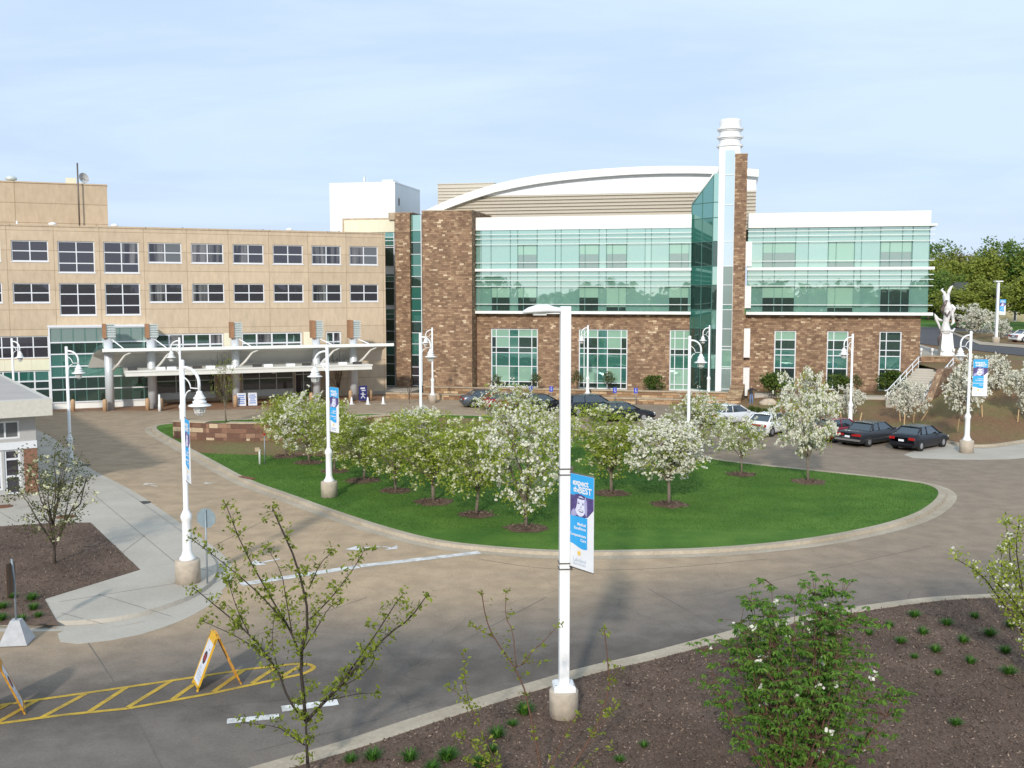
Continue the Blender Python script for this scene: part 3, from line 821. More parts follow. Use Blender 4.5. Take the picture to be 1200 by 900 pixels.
curtain(xc, xd, [893.6, 907.8, 932, 947, 970, 1001, 1009, 1031, 1056.7, 1068.7],
        [(893.6, 932, 'half'), (970, 1001, 'shut'), (1031, 1068, 'half')],
        [(893.6, 932, 'half'), (970, 1001, 'shut'), (1032, 1067, 'open')], 2, .38)
# parapets
MB().box(xa-.02, xb, -.45, .3, B3, BT).build('parapet', M['whiteband'], med)
w = MB(); w.box(xc, xd+.02, -.45, 20, B3+.02, BT); w.box(xc, xd+.5, -.85, 20.2, B3-.12, B3+.06); w.build('parapet', M['whiteband'], med)
# stone tower, stone pier and glass strips by the beige wing
t0, t1 = sx(495.5, 1.9), sx(553.2, 1.9)
tt = mf.h(525, 247.3, 1.9)
MB().box(t0, t1, -1.9, 6, -.2, tt).build('stone_tower', M['brick'], med)
MB().box(t0-.04, t1+.04, -1.95, 6.05, tt, tt+.1).build('coping', M['cap'], med)
p0, p1 = sx(463.9, .5), sx(481.3, .5); ptp = mf.h(472, 249, .5)
MB().box(p0, p1, -.5, 5, -.2, ptp).build('stone_pier', M['brick'], med)
MB().box(p0-.9, p1, .3, 5, ptp-.6, ptp+.08).build('coping', M['cap'], med)
def strip(x0, x1, y, levels, name):
    g = MB(); ms = []
    for z0, z1, k in levels:
        if k not in ms: ms.append(k)
        g.quad((x0, y, z0), (x1, y, z0), (x1, y, z1), (x0, y, z1), ms.index(k))
    o = g.build(name, [M[k] for k in ms], med)
    f = MB()
    for z0, z1, k in levels: f.box(x0+.08, x1-.08, y-.06, y+.02, z0-.03, z0+.03)
    f.box(x0, x0+.08, y-.08, y+.04, levels[0][0], levels[-1][1]); f.box(x1-.08, x1, y-.08, y+.04, levels[0][0], levels[-1][1])
    f.build('frame', M['frame'], o)
    return o
hh = lambda y: mf.h(488, y, 0)
ys = [452, 440, 430, 416, 403, 390, 377, 364, 350, 336, 324, 311, 298, 284, 270, 252]
ks = ['vision', 'vision', 'vision', 'teal2', 'teal2', 'vision', 'teal2', 'teal2', 'teal2', 'vision', 'teal2', 'teal2', 'vision', 'teal2', 'mint', ]
st = strip(sx(481.6), sx(495.2), 0, [(hh(ys[i]), hh(ys[i+1]), ks[i]) for i in range(15)], 'glass_strip')
d0 = MB(); d0.box(sx(484), sx(493.5), -.05, .02, .35, 2.5); d0.build('door', M['glass_dark'], st)
hh2 = lambda y: mf.h(457, y, -.8)
ys = [452, 440, 426, 416, 400, 388, 374, 368, 362, 358, 338, 330, 324, 321, 312, 290, 288, 282, 278, 272]
ks = ['vision', 'vision', 'vision', 'teal2', 'vision', 'vision', 'teal2', 'teal', 'whiteband', 'vision', 'vision', 'teal', 'teal', 'whiteband', 'vision', 'vision', 'teal', 'teal', 'teal']
strip(sx(444, -.8), sx(463.6, -.8), .8, [(hh2(ys[i]), hh2(ys[i+1]), ks[i]) for i in range(19)], 'glass_strip')
MB().box(sx(407, -1), sx(463.6, -.6), .6, 9, hh2(272), hh2(257.5)).build('parapet', M['cream'], med)
MB().box(sx(401, -1), sx(463, -.6), 1.5, 8, hh2(276), hh2(254.5)).build('upper_parapet', M['cap'], med)
# plant room with louvres behind the parapet, arched roof over it
YR = 6.0
P = lambda x, y, w_=-YR: mf.sh(x, y, w_)
outer = [(495, 248.5), (512, 240), (530, 232.5), (555, 223.3), (580, 215.7), (605, 210), (630, 205.6), (655, 202.4), (680, 199.9), (705, 197.8), (730, 196.2), (755, 195), (780, 194.4), (810, 194.4), (838, 195), (865, 196.6), (889, 198.6)]
inner = [(517, 247), (530, 241.6), (555, 232.6), (580, 225), (605, 219.4), (630, 215), (655, 211.6), (680, 208.9), (705, 206.7), (730, 204.9), (755, 203.7), (780, 203), (810, 202.9), (838, 203.5), (865, 205), (889, 207)]
op = [P(*q, -YR+.5) for q in outer]; ip = [P(*q, -YR+.5) for q in inner]
a_ = MB()
def arcstrip(mb, top, bot, y0, y1, m=0):
    n = max(len(top), len(bot))
    def samp(l, t):
        f = t*(len(l)-1); i = min(int(f), len(l)-2); u = f-i
        return (l[i][0]+(l[i+1][0]-l[i][0])*u, l[i][1]+(l[i+1][1]-l[i][1])*u)
    T = [samp(top, k/40) for k in range(41)]; Bq = [samp(bot, k/40) for k in range(41)]
    for k in range(40):
        (ax, az), (bx, bz), (cx_, cz), (dx_, dz) = T[k], T[k+1], Bq[k+1], Bq[k]
        mb.quad((dx_, y0, dz), (cx_, y0, cz), (bx, y0, bz), (ax, y0, az), m)
        mb.quad((ax, y0, az), (bx, y0, bz), (bx, y1, bz), (ax, y1, az), m)
        mb.quad((dx_, y1, dz), (cx_, y1, cz), (cx_, y0, cz), (dx_, y0, dz), m)
    (ax, az), (dx_, dz) = T[-1], Bq[-1]
    mb.quad((dx_, y0, dz), (dx_, y1, dz), (ax, y1, az), (ax, y0, az), m)
    return mb
arcstrip(a_, op, ip, YR-.5, YR+32).build('arched_roof', M['whiteband'], med)
ipw = [P(*q) for q in inner]
xr = P(886, 230)[0]; zl0 = BT-1.2; zlt = P(700, 226.8)[1]
def x_at(z):
    for (x0, z0), (x1, z1) in zip(ipw, ipw[1:]):
        if z0 <= z <= z1: return x0+(x1-x0)*(z-z0)/(z1-z0)
    return ipw[0][0]
lo = MB(); k = 0; z = zl0
ux = P(560, 226)[0]
lo.slab_xz([(ipw[0][0], zl0), (xr, zl0), (xr, zlt)] + [q for q in reversed(ipw[:4]) if q[1] < zlt], YR+.2, YR+.4)
while z < zlt-.1:
    xl_ = max(x_at(z+.2), ipw[0][0])+.1
    lo.add([(xl_, YR+.2, z+.26), (xr, YR+.2, z+.26), (xr, YR-.0, z+.04), (xl_, YR-.0, z+.04), (xl_, YR+.2, z), (xr, YR+.2, z)], [(3, 2, 1, 0), (4, 5, 2, 3)], 0)
    z += .33
lo.build('louvre_wall', M['louvre'], med)
inf = [q for q in ipw if q[1] > zlt]
poly = [(x_at(zlt), zlt), (xr, zlt)] + [(min(q[0], xr), q[1]) for q in reversed(inf)]
b_ = MB(); b_.slab_xz(poly, YR+.1, YR+.3); b_.build('gable_infill', M['whitepanel'], med)
b_ = MB(); b_.box(sx(866, -YR), xr, YR+.35, YR+14, BT-1, P(886, 207)[1]); b_.build('end_wall', M['endwall'], med)
b_ = MB(); x0, x1 = mf.s(513, -14, 225), mf.s(579, -14, 225); zt = mf.h(545, 215.7, -14)
b_.box(x0, x1, 14, 22, BT, zt); b_.box(x0-.05, x1+.05, 13.9, 22.1, zt, zt+.1)
z = BT
while z < zt-.25: b_.box(x0+.02, x1-.02, 13.88, 13.995, z, z+.17); z += .33
b_.build('louvred_penthouse', M['louvre'], med)
# flat roof deck
MB().box(t0, xd-.2, .31, 24, BT-1.4, BT-1.25).build('roof', M['roofgrey'], med)
# glass prow
WP = 2.3
A = (sx(808.5, 0), -.2); Bp = (mf.s(834.3, WP, 330), -WP); Cp = (mf.s(841, WP, 330), -WP-.05)
def hz(y): return mf.h(834, y, WP)
def hzA(y): return mf.h(808.5, y, .2)
edges = [462, 457.8, 432, 415.5, 385.5, 363.3, 334, 312, 282.8, 255, 237]
kk = ['whiteband', 'vision', 'teal2', 'vision', 'teal2', 'vision', 'teal2', 'vision', 'teal2', 'teal']
mk = ['whiteband', 'vision', 'teal2', 'teal', 'mint']
def Lz(i): return hz(edges[i])
pr = MB()
mid = ((A[0]+Bp[0])/2, (A[1]+Bp[1])/2)
for i in range(10):
    for u, v in ((A, mid), (mid, Bp)):
        pr.quad((*u, Lz(i)), (*v, Lz(i)), (*v, Lz(i+1)), (*u, Lz(i+1)), mk.index(kk[i]))
    fk = kk[i] if kk[i] in ('whiteband', 'vision') else 'mint'
    pr.quad((*Bp, Lz(i)), (*Cp, Lz(i)), (*Cp, Lz(i+1)), (*Bp, Lz(i+1)), mk.index(fk))
ztop = hz(203.5); z10 = Lz(10)
zm = z10 + (ztop-z10)*.5
pr.add([(*A, z10), (*mid, z10), (*mid, zm)], [(0, 1, 2)], 3)
pr.quad((*mid, z10), (*Bp, z10), (*Bp, ztop), (*mid, zm), 3)
pr.quad((*Bp, z10), (*Cp, z10), (*Cp, ztop), (*Bp, ztop), 4)
pr.add([(*A, z10), (*Bp, ztop), (*Cp, ztop), (Cp[0], 1.5, ztop-.4), (A[0], 1.5, z10-.4)], [(0, 1, 2, 3, 4)], 0)
prow = pr.build('glass_prow', [M[k] for k in mk], med)
f = MB()
for (u, v) in ((A, Bp), (Bp, Cp)):
    for i in range(1, 11):
        f.tube([(u[0], u[1]-.02, Lz(i)), (v[0], v[1]-.02, Lz(i))], .035, 4, smooth=False)
for q, zt in ((A, z10), (mid, zm), (Bp, ztop)): f.tube([(q[0], q[1]-.02, H0), (q[0], q[1]-.02, zt)], .035, 4, smooth=False)
f.build('mullion', M['darkmull'], prow)
MB().tube([(A[0]-.02, A[1]-.03, z10), (Bp[0], Bp[1]-.05, ztop)], .07, 6).build('coping', M['whiteband'], prow)
# white column with ringed flue, stone fin beside it
k0, k1 = mf.s(840.3, 2.45, 330), mf.s(864.5, 2.45, 330)
zc = mf.h(850, 172, 2.45)
MB().box(k0, k1, -2.45, -.3, .2, zc).build('white_column', M['white'], med)
g0, g1 = mf.s(846.3, 2.47, 330), mf.s(859.5, 2.47, 330)
cy = [472, 456, 432, 430, 410, 406, 385.5, 363, 357, 334, 312, 283, 240, 205, 176]
ck = ['frost', 'frost', 'mint', 'mint2', 'frost', 'frost', 'frost', 'mint2', 'frost', 'frost', 'iceglass', 'iceglass', 'iceglass', 'iceglass']
strip(g0, g1, -2.47, [(mf.h(852, cy[i], 2.47), mf.h(852, cy[i+1], 2.47), ck[i]) for i in range(14)], 'column_glazing')
fl = MB(); cxm = (k0+k1)/2; zt = mf.h(852, 140.5, 1.5)
def fh(y): return mf.h(852, y, 1.5)
pf = [(.93, zc), (.93, fh(163.5))]
for ya, yb in ((163.5, 161), (153.5, 151), (143.7+8, 143)): pass
rings = [(172.5, 170), (162.5, 160.2), (152.8, 150.5)]
pf = [(.93, zc-.3)]
for lo_, hi_ in rings:
    pf += [(.93, fh(lo_)-.12), (1.04, fh(lo_)-.1), (1.04, fh(lo_)), (1.16, fh(lo_)+.01), (1.16, fh(hi_)), (.93, fh(hi_)+.01)]
pf += [(.93, fh(142)), (.88, zt), (.7, zt), (.7, zt-.5), (.02, zt-.5)]
fl.lathe(pf, (cxm, -1.4, 0), 28, smooth=False)
fl.build('flue', M['white'], med)
f0, f1 = mf.s(859, 2.9, 330), mf.s(873.2, 2.9, 330); ft = mf.h(866, 181, 2.9)
MB().box(f0, f1, -2.9, 1.5, -.2, ft).build('stone_fin', M['brick'], med)
MB().box(f0-.03, f1+.03, -2.95, 1.55, ft, ft+.09).build('coping', M['cap'], med)
for a, b in ((283, 312), (335, 361), (385, 419), (431, 464)):
    MB().box(f1+.01, mf.s(879, .6, 400), -.6, -.02 if b > 380 else -.3, mf.h(876, b, .6), mf.h(876, a, .6)).build('side_panel', M['white'], med)

# ------------------------------------------------------------------ plant-room block behind
wb = Facade(*mf.world(mf.s(463, -17, 240), -17).xy, R(-12))
blk = thing('plant_room_block', 'plain white metal-clad block rising behind the roof of the beige wing', 'building', wb.o, wb.a)
z1 = wb.h(430, 215.2); x0 = wb.s(386.5, 0, 240)
b_ = MB(); b_.box(x0, 0, 0, 9.6, -.2, z1); b_.build('wall', M['whitepanel'], blk)
b_ = MB(); b_.box(x0-.03, .03, -.04, 9.64, z1, z1+.14); b_.build('coping', M['white'], blk)
b_ = MB(); x = wb.s(427, -3, 210); b_.tube([(x, 3, z1), (x, 3, z1+1.3)], .16, 8); b_.tube([(x+.35, 3, z1), (x+.35, 3, z1+.8)], .05, 6); b_.build('vent_pipe', M['alu'], blk)
b_ = MB(); b_.box(.005, .05, 1.2, 1.5, z1-2.4, z1-1.6); b_.build('louvre', M['iron'], blk)
b_ = MB(); b_.box(-2.2, -.9, 2, 4, z1+.14, z1+.6); b_.build('roof_hatch', M['whitepanel'], blk)
# ================================================================== ground
def chaikin(pts, closed, it=2):
    for _ in range(it):
        out = []; n = len(pts)
        rng = range(n) if closed else range(n-1)
        if not closed: out.append(pts[0])
        for i in rng:
            a, b = pts[i], pts[(i+1) % n]
            out.append(a*.75+b*.25); out.append(a*.25+b*.75)
        if not closed: out.append(pts[-1])
        pts = out
    return pts

def offset(pts, d, closed):
    """to the left of the direction of travel for d > 0"""
    out = []; n = len(pts)
    for i, p in enumerate(pts):
        a = pts[(i-1) % n] if closed or i > 0 else p
        b = pts[(i+1) % n] if closed or i < n-1 else p
        t = b - a
        t = Vector((t.x, t.y, 0)).normalized()
        out.append(p + Vector((-t.y, t.x, 0)) * d)
    return out

def ribbon(mb, A, B, z, closed, m=0):
    n = len(A)
    for i in range(n if closed else n-1):
        j = (i+1) % n
        mb.quad((A[i].x, A[i].y, z), (A[j].x, A[j].y, z), (B[j].x, B[j].y, z), (B[i].x, B[i].y, z), m)

def kerb(name, pts, closed, width, h, side=1, z0=-.02, gut=.45, mat='kerb'):
    inner = offset(pts, width*side, closed)
    mb = MB(); n = len(pts)
    lip = offset(pts, .03*side, closed)
    ribbon(mb, lip, inner, h, closed)
    for i in range(n if closed else n-1):
        j = (i+1) % n
        mb.quad((pts[i].x, pts[i].y, z0), (pts[j].x, pts[j].y, z0), (lip[j].x, lip[j].y, h), (lip[i].x, lip[i].y, h))
        mb.quad((inner[j].x, inner[j].y, z0), (inner[i].x, inner[i].y, z0), (inner[i].x, inner[i].y, h), (inner[j].x, inner[j].y, h))
    if gut:
        g = offset(pts, -gut*side, closed)
        ribbon(mb, g, pts, .004, closed)
    tag(mb.build(name, M[mat]), kind='structure')
    return inner

def sheet(name, pts, z, mat, thick=None):
    mb = MB(); mb.prism([(p.x, p.y) for p in pts], z-(thick or .02), z)
    return tag(mb.build(name, M[mat]), kind='structure')

def strip2(mb, a, b, wd, z=.008, m=0):
    """painted bar between two ground points"""
    a = Vector(a); b = Vector(b); t = (b-a).normalized(); nrm = Vector((-t.y, t.x, 0))*wd/2
    mb.quad((*(a-nrm).xy, z), (*(b-nrm).xy, z), (*(b+nrm).xy, z), (*(a+nrm).xy, z), m)

# earth to the horizon
e = MB(); e.quad((-3000, -600, -.12), (3000, -600, -.12), (3000, 4500, -.12), (-3000, 4500, -.12))
tag(e.build('ground', M['earth']), kind='structure')
rd = MB()
for i in range(10):
    for j in range(8):
        x0, y0 = -70+16*i, 8+11*j
        rd.quad((x0, y0, 0), (x0+16, y0, 0), (x0+16, y0+11, 0), (x0, y0+11, 0))
tag(rd.build('road', M['road']), kind='structure')

# island
ISL = [(172,503),(200,519),(240,541),(286,567),(330,582),(380,601),(445,623),(510,640),(590,648),(660,652),(750,651),(850,648),(950,638),(1030,623),(1080,608),(1103,593),(1111,581),(1103,573),(1080,566.5),(1000,557.5),(900,547.5),(840,540.5),(760,524),(680,505),(600,490),(520,487),(454,486),(415,486.5),(300,492.5),(240,495),(190,498)]
isl = chaikin([G(*p) for p in ISL], True, 2)
inner = kerb('island_kerb', isl, True, .35, .13, 1)
LZ = .11
sheet('lawn', offset(inner, -.02, True), LZ, 'lawn', .1)
# bare mulch behind the low wall
mb_pts = chaikin([G(*p, LZ) for p in [(207,513),(226,527),(236,531.5),(300,533),(400,536),(470,537),(520,525),(600,508),(700,512),(690,505.5),(600,492),(500,489),(420,489),(330,499),(260,506)]], True, 2)
sheet('island_mulch', mb_pts, LZ+.012, 'berm')

# front bed
FB = [(258,926),(344,900),(420,878),(500,850),(590,822),(640,807),(700,789),(760,776),(830,757),(895,739),(994,720),(1080,708),(1114,704.5),(1200,701),(1320,697)]
fb = chaikin([G(*p) for p in FB], False, 2)
fin_ = kerb('bed_kerb', fb, False, .2, .13, -1, gut=.55)
BZ = .12
bed_poly = list(fin_) + [Vector((30, 30, 0)), Vector((30, 9, 0)), Vector((-8, 9, 0))]
sheet('mulch_bed', bed_poly, BZ, 'mulch')

# corner walk with its bed
WK = [(-70,736),(0,733.5),(68,733.5),(120,731),(170,722),(225,703),(250,686),(257,670),(250,655),(215,628),(150,580),(120,564),(95,551),(84,541),(66,525),(45,508),(0,492)]
wk = [G(*p) for p in WK]
wk = [wk[0]] + chaikin(wk[1:], False, 2) + [G(-90, 486)]
wi = kerb('corner_kerb', wk, False, .16, .13, 1, gut=.5, mat='walk')
sheet('sidewalk', list(wi) + [Vector((-75, 75, 0)), Vector((-75, 30, 0))], .125, 'walk', .1)
LB = [G(*p, .13) for p in [(-90,622),(0,617),(60,613),(106,612.5),(116,622),(164,667.5),(52,702),(69,732),(0,731),(-80,733)]]
sheet('corner_mulch_bed', LB, .14, 'mulch')
j = MB()
for a, b in [((107,577),(208,661)), ((208,661),(257,671)), ((115,696),(200,722)), ((70,705),(215,682)), ((72,718),(120,731)), ((20,596),(107,577)), ((96,608),(84,592)), ((140,650),(170,627)), ((0,600),(20,612))]:
    strip2(j, G(*a, .13), G(*b, .13), .02, .1295)
tag(j.build('walk_joint', M['joint']), kind='structure')
# concrete apron in the road at the corner and by the parking
ap = [G(*p) for p in [(66,738),(120,737),(172,729),(232,706),(258,690),(262,697),(236,716),(205,731),(150,748),(72,757)]]
sheet('ramp_apron', chaikin(ap, True, 1), .007, 'walk')
ap = [G(*p) for p in [(1098,518),(1130,524.5),(1160,526),(1200,520),(1290,509),(1330,522),(1200,538),(1130,539),(1050,536),(1085,524)]]
sheet('parking_apron', chaikin(ap, True, 1), .0065, 'walk')
# paving by the doors
pv = [bf.world(bf.s(a, w_, 470), w_) for a, w_ in ((60, .3), (449, .3), (449, 5.6), (330, 8.6), (190, 6.4), (130, 4.8), (62, 4.2))]
sheet('entrance_paving', pv, .006, 'pave')

# ------------------------------------------------------------------ painted markings
pm = MB()
strip2(pm, G(282,685), G(420,664), .42); strip2(pm, G(422,663.5), G(562,647.5), .40)
tag(pm.build('stop_line_marking', M['white_line']), kind='structure')
pm = MB()
def arrow(mb, tail, head, z=.0082):
    a, b = G(*tail), G(*head); t = (b-a).normalized(); nrm = Vector((-t.y, t.x, 0)); L = (b-a).length
    strip2(mb, a, a+t*L*.6, .14, z)
    p = a+t*L*.55
    mb.add([(*(p+nrm*.42).xy, z), (*(p-nrm*.42).xy, z), (*b.xy, z)], [(0, 1, 2)])
arrow(pm, (328,655), (288,663)); arrow(pm, (446,640.5), (404,644)); arrow(pm, (448,640.5), (466,643))
tag(pm.build('lane_arrow_marking', M['white_line']), kind='structure')
pm = MB()
arrow(pm, (184,570.5), (170,566)); arrow(pm, (254,565), (238,567))
tag(pm.build('worn_arrow_marking', M['faint_line']), kind='structure')
pm = MB()
strip2(pm, G(266,845.5), G(327,839.5), .27); strip2(pm, G(330,831), G(396,823), .34)
tag(pm.build('lane_dash_marking', M['white_line']), kind='structure')
pm = MB()
top = [(-80,835),(0,826.5),(100,812.5),(200,798),(290,784.5),(343,778.5)]; bot = [(-80,859),(0,848),(75,838),(150,830.5),(250,812.5),(300,801.5),(355,790)]
for l in (top, bot):
    for a, b in zip(l, l[1:]): strip2(pm, G(*a), G(*b), .13, .0085)
capn = chaikin([G(343,778.5), G(362,778), G(370,783), G(355,790)], False, 2)
for a, b in zip(capn, capn[1:]): strip2(pm, a, b, .13, .0086)
for a, b in [((-40,852),(10,825)), ((-5,848),(45,820)), ((47,842),(100,813.5)), ((102,836),(148,806)), ((150,829),(200,798.5)), ((202,820),(240,793)), ((250,811),(285,786)), ((295,801),(325,781)), ((330,793),(356,778.5))]:
    strip2(pm, G(*a), G(*b), .13, .0091)
tag(pm.build('yellow_hatch_marking', M['yellow_line']), kind='structure')

sm = MB()
for l in ([(103,753),(120,778),(139,808)], [(139,808),(165,850),(190,900)], [(430,700),(330,735),(245,760)], [(560,655),(640,668),(760,668),(900,655)], [(300,880),(420,850),(560,806),(700,770)], [(820,700),(960,668),(1090,640)], [(640,700),(560,742),(470,790)], [(880,690),(1000,712)], [(1020,560),(1120,540)], [(330,600),(250,640)], [(230,540),(130,545)], [(180,500),(250,485),(420,478)], [(760,690),(850,740)]):
    pts = chaikin([G(*p) for p in l], False, 2)
    for p, q in zip(pts, pts[1:]): strip2(sm, p, q, .028, .0042)
tag(sm.build('road_seam', M['joint']), kind='structure')
# ------------------------------------------------------------------ right-hand rise: berm, upper ground, far road
fr = [(858,485),(900,488),(950,493),(1000,501),(1050,509),(1100,517),(1130,523.3),(1160,524.3),(1200,518.4),(1260,508),(1340,503)]
frw = chaikin([G(*p) for p in fr], False, 2)
kin = kerb('berm_kerb', frw, False, .2, .13, 1, gut=.4)
cr = [((850,474),.15),((884,0),-1),((920,0),-1),((970,0),-1),((1030,0),-1),((1064,0),-1),((1098,470),1.3),((1118,447),2.5),((1140,434),3.2),((1185,427),3.7),((1260,423),4.0),((1340,423),4.1)]
crw = chaikin([G(p[0], p[1], z) if z >= 0 else mf.world(sx(p[0], 5.4, 470), 5.42, .58) for p, z in cr], False, 2)
def resample(l, n):
    d = [0]
    for a, b in zip(l, l[1:]): d.append(d[-1]+(b-a).length)
    out = []
    for k in range(n):
        t = d[-1]*k/(n-1); i = 0
        while i < len(l)-2 and d[i+1] < t: i += 1
        u = (t-d[i])/max(d[i+1]-d[i], 1e-6)
        out.append(l[i].lerp(l[i+1], min(max(u, 0), 1)))
    return out
NA, NB = 90, 14
A_ = resample(kin, NA); C_ = resample(crw, NA)
bv = []; r_ = random.Random(4)
for jx in range(NB):
    t = jx/(NB-1)
    for i in range(NA):
        p = A_[i].lerp(C_[i], t); z0 = .11
        s_ = t*t*(3-2*t)*.5+t*.5
        z = z0 + (C_[i].z-z0)*s_
        if 0 < jx < NB-1: z += r_.uniform(-.05, .05)
        bv.append((p.x, p.y, z))
bm_ = MB(); bm_.add(bv, [(jx*NA+i, jx*NA+i+1, (jx+1)*NA+i+1, (jx+1)*NA+i) for jx in range(NB-1) for i in range(NA-1)], 0, True)
tag(bm_.build('mulch_berm', M['berm']), kind='structure')
BERM = bv
def berm_z(x, y):
    best = min(BERM, key=lambda v: (v[0]-x)**2+(v[1]-y)**2); return best[2]
# walk along the building end
wkp = [mf.world(sx(a, w_, 470), w_) for a, w_ in ((884, 4.0), (1064, 4.0), (1064, 5.4), (884, 5.4))]
sheet('upper_walk', wkp, .82, 'walk', 1.1)
bedp = [mf.world(sx(a, w_, 470), w_) for a, w_ in ((876, .1), (1076, .1), (1072, 4.0), (876, 4.0))]
sheet('building_bed', bedp, .80, 'berm', .8)
# upper ground behind the berm
def up_z(y): return 3.15 + (y-85)*.018
ug = MB()
xs_ = [crw[i] for i in range(len(crw)) if crw[i].z > 2.4]
front = [(p.x, p.y, p.z) for p in xs_]
front = [(36.3, 89.5, 3.0)] + front + [(75, 80, 4.1), (160, 80, 4.1)]
back = [(36.3+ (124*i/(len(front)-1))*1.2, 330, up_z(330)) for i in range(len(front))]
for k in range(8):
    for i in range(len(front)-1):
        def pt_(i_, t):
            f_, b_ = front[i_], back[i_]
            y = f_[1]+(b_[1]-f_[1])*t
            z = f_[2]*(1-min(1, t*64)) + up_z(y)*min(1, t*64)
            return (f_[0]+(b_[0]-f_[0])*t, y, z)
        ta, tb = (k/8)**2, ((k+1)/8)**2
        ug.quad(pt_(i, ta), pt_(i+1, ta), pt_(i+1, tb), pt_(i, tb))
for i in range(1): ug.quad((36.3, 89.5, -.2), (36.3, 89.5, 3.0), (36.3, 330, up_z(330)), (36.3, 330, -.2))
ug.m = [1 if i_ < (len(front)-1)*3 else 0 for i_ in range(len(ug.f))]
tag(ug.build('upper_ground', [M['lawn'], M['berm']]), kind='structure')
def UG(px, py, dz=0.):
    """point of the upper ground seen at px,py"""
    d = ray(px, py); z = 3.5
    for _ in range(30):
        t = (z-EYE)/d[2]; y = d[1]*t; z = up_z(y)
    return Vector((d[0]*t, y, z+dz))
def upsheet(name, pts, mat, dz):
    mb = MB(); ps = [UG(*p, dz) for p in pts]
    tri = tessellate_polygon([[Vector((p.x, p.y, 0)) for p in ps]])
    mb.add(ps, tri); return tag(mb.build(name, M[mat]), kind='structure')
upsheet('plaza_walk', [(1078,404),(1100,410),(1130,424),(1090,424),(1078,420)], 'walk', .03)
upsheet('far_road', [(1060,383),(1112,384),(1190,388),(1260,395),(1260,421),(1200,417.5),(1160,413),(1128,409),(1100,405.5),(1078,403)], 'far_road', .04)
upsheet('far_road_edge', [(1112,390),(1118,390),(1150,401),(1200,405),(1260,407),(1260,410.5),(1200,408.5),(1148,404.5)], 'kerb', .08)
upsheet('traffic_island', [(1116,388.5),(1160,391),(1200,399),(1260,402),(1260,407),(1200,405),(1150,401)], 'berm', .11)
upsheet('parking_lot', [(1168,390),(1300,388),(1300,402),(1200,399.5)], 'far_road', .07)

# ------------------------------------------------------------------ low stone walls
iw = thing('stone_wall', 'low free-standing wall of brown and cream blocks behind the lawn near the entrance drive', 'wall')
wl = [G(*p, LZ) for p in [(203,514),(255,516.5),(300,517),(345,515),(400,511),(460,506)]]
wl = chaikin(wl, False, 1)
wf, wbk = wl, offset(wl, .5, False)
HW = 1.2
b_ = MB()
for i in range(len(wl)-1):
    a, b, c, d = wf[i], wf[i+1], wbk[i+1], wbk[i]
    b_.quad((a.x, a.y, 0), (b.x, b.y, 0), (b.x, b.y, HW), (a.x, a.y, HW)); b_.quad((c.x, c.y, 0), (d.x, d.y, 0), (d.x, d.y, HW), (c.x, c.y, HW))
    b_.quad((a.x, a.y, HW), (b.x, b.y, HW), (c.x, c.y, HW), (d.x, d.y, HW))
for a, b in ((wbk[0], wf[0]), (wf[-1], wbk[-1])): b_.quad((a.x, a.y, 0), (b.x, b.y, 0), (b.x, b.y, HW), (a.x, a.y, HW))
b_.build('block_wall', M['redstone'], iw)
cf, cb = offset(wl, -.06, False), offset(wl, .56, False)
b_ = MB()
for i in range(len(wl)-1):
    if 2 <= i % 5 <= 2: continue
    a, b, c, d = cf[i], cf[i+1], cb[i+1], cb[i]
    for z, u in ((HW+.004, 0), (HW+.08, 1)):
        b_.quad((a.x, a.y, z), (b.x, b.y, z), (c.x, c.y, z), (d.x, d.y, z))
    for p, q in ((a, b), (b, c), (c, d), (d, a)): b_.quad((p.x, p.y, HW+.004), (q.x, q.y, HW+.004), (q.x, q.y, HW+.08), (p.x, p.y, HW+.08))
b_.build('cap', M['cap'], iw)

def terrace(label, pa, pb, w0, h, bedw, bedz, group):
    x0, x1 = mf.s(pa, w0, 466), mf.s(pb, w0, 466)
    t = thing('terrace_wall', label, 'wall', mf.o, mf.a, group)
    r_ = random.Random(int(w0*10))
    b_ = MB(); b_.box(x0, x1, -w0, -w0+.5, -.1, h-.09); b_.build('block_wall', M['tanstone'], t)
    b_ = MB(); x = x0
    while x < x1-.3:
        x2 = min(x + r_.uniform(.9, 2.2), x1); dz = r_.uniform(-.03, .03)
        b_.box(x+.01, x2-.01, -w0-.06-r_.uniform(0, .05), -w0+.55, h-.088, h+dz); x = x2
    b_.build('cap', M['cap'], t)
    return x0, x1
x0, x1 = terrace('upper tan stone terrace wall along the foot of the brown stone building', 498, 853, 4.5, .86, 0, 0, None)
sheet('terrace_bed', [mf.world(a, b) for a, b in ((x0, 0.06), (x1, .06), (x1, 4.0), (x0, 4.0))], .45, 'berm', .4)
x0, x1 = terrace('lower tan stone terrace wall behind the parked dark cars', 452, 853, 7.6, .5, 0, 0, None)
sheet('terrace_bed', [mf.world(a, b) for a, b in ((x0, 4.55), (x1, 4.55), (x1, 7.15), (x0, 7.15))], .26, 'berm', .3)
sheet('door_landing', [mf.world(a, b) for a, b in ((sx(452), 0.0), (sx(497), 0.0), (sx(497), 4.4), (sx(452), 4.4))], .33, 'walk', .3)
t = thing('wing_wall', 'sloping tan stone buttress wall at the foot of the tall stone fin', 'wall', mf.o, mf.a)
b_ = MB(); a0, a1 = mf.s(857, 5, 470), mf.s(873, 5, 470)
b_.add([(a0-.5, -7.8, 0), (a1-.4, -7.8, 0), (a1, -2.95, 0), (a0, -2.95, 0), (a0-.5, -7.8, .55), (a1-.4, -7.8, .55), (a1, -2.95, 1.5), (a0, -2.95, 1.5)], [(0,1,5,4),(1,2,6,5),(2,3,7,6),(3,0,4,7),(4,5,6,7)])
b_.build('block_wall', M['tanstone'], t)

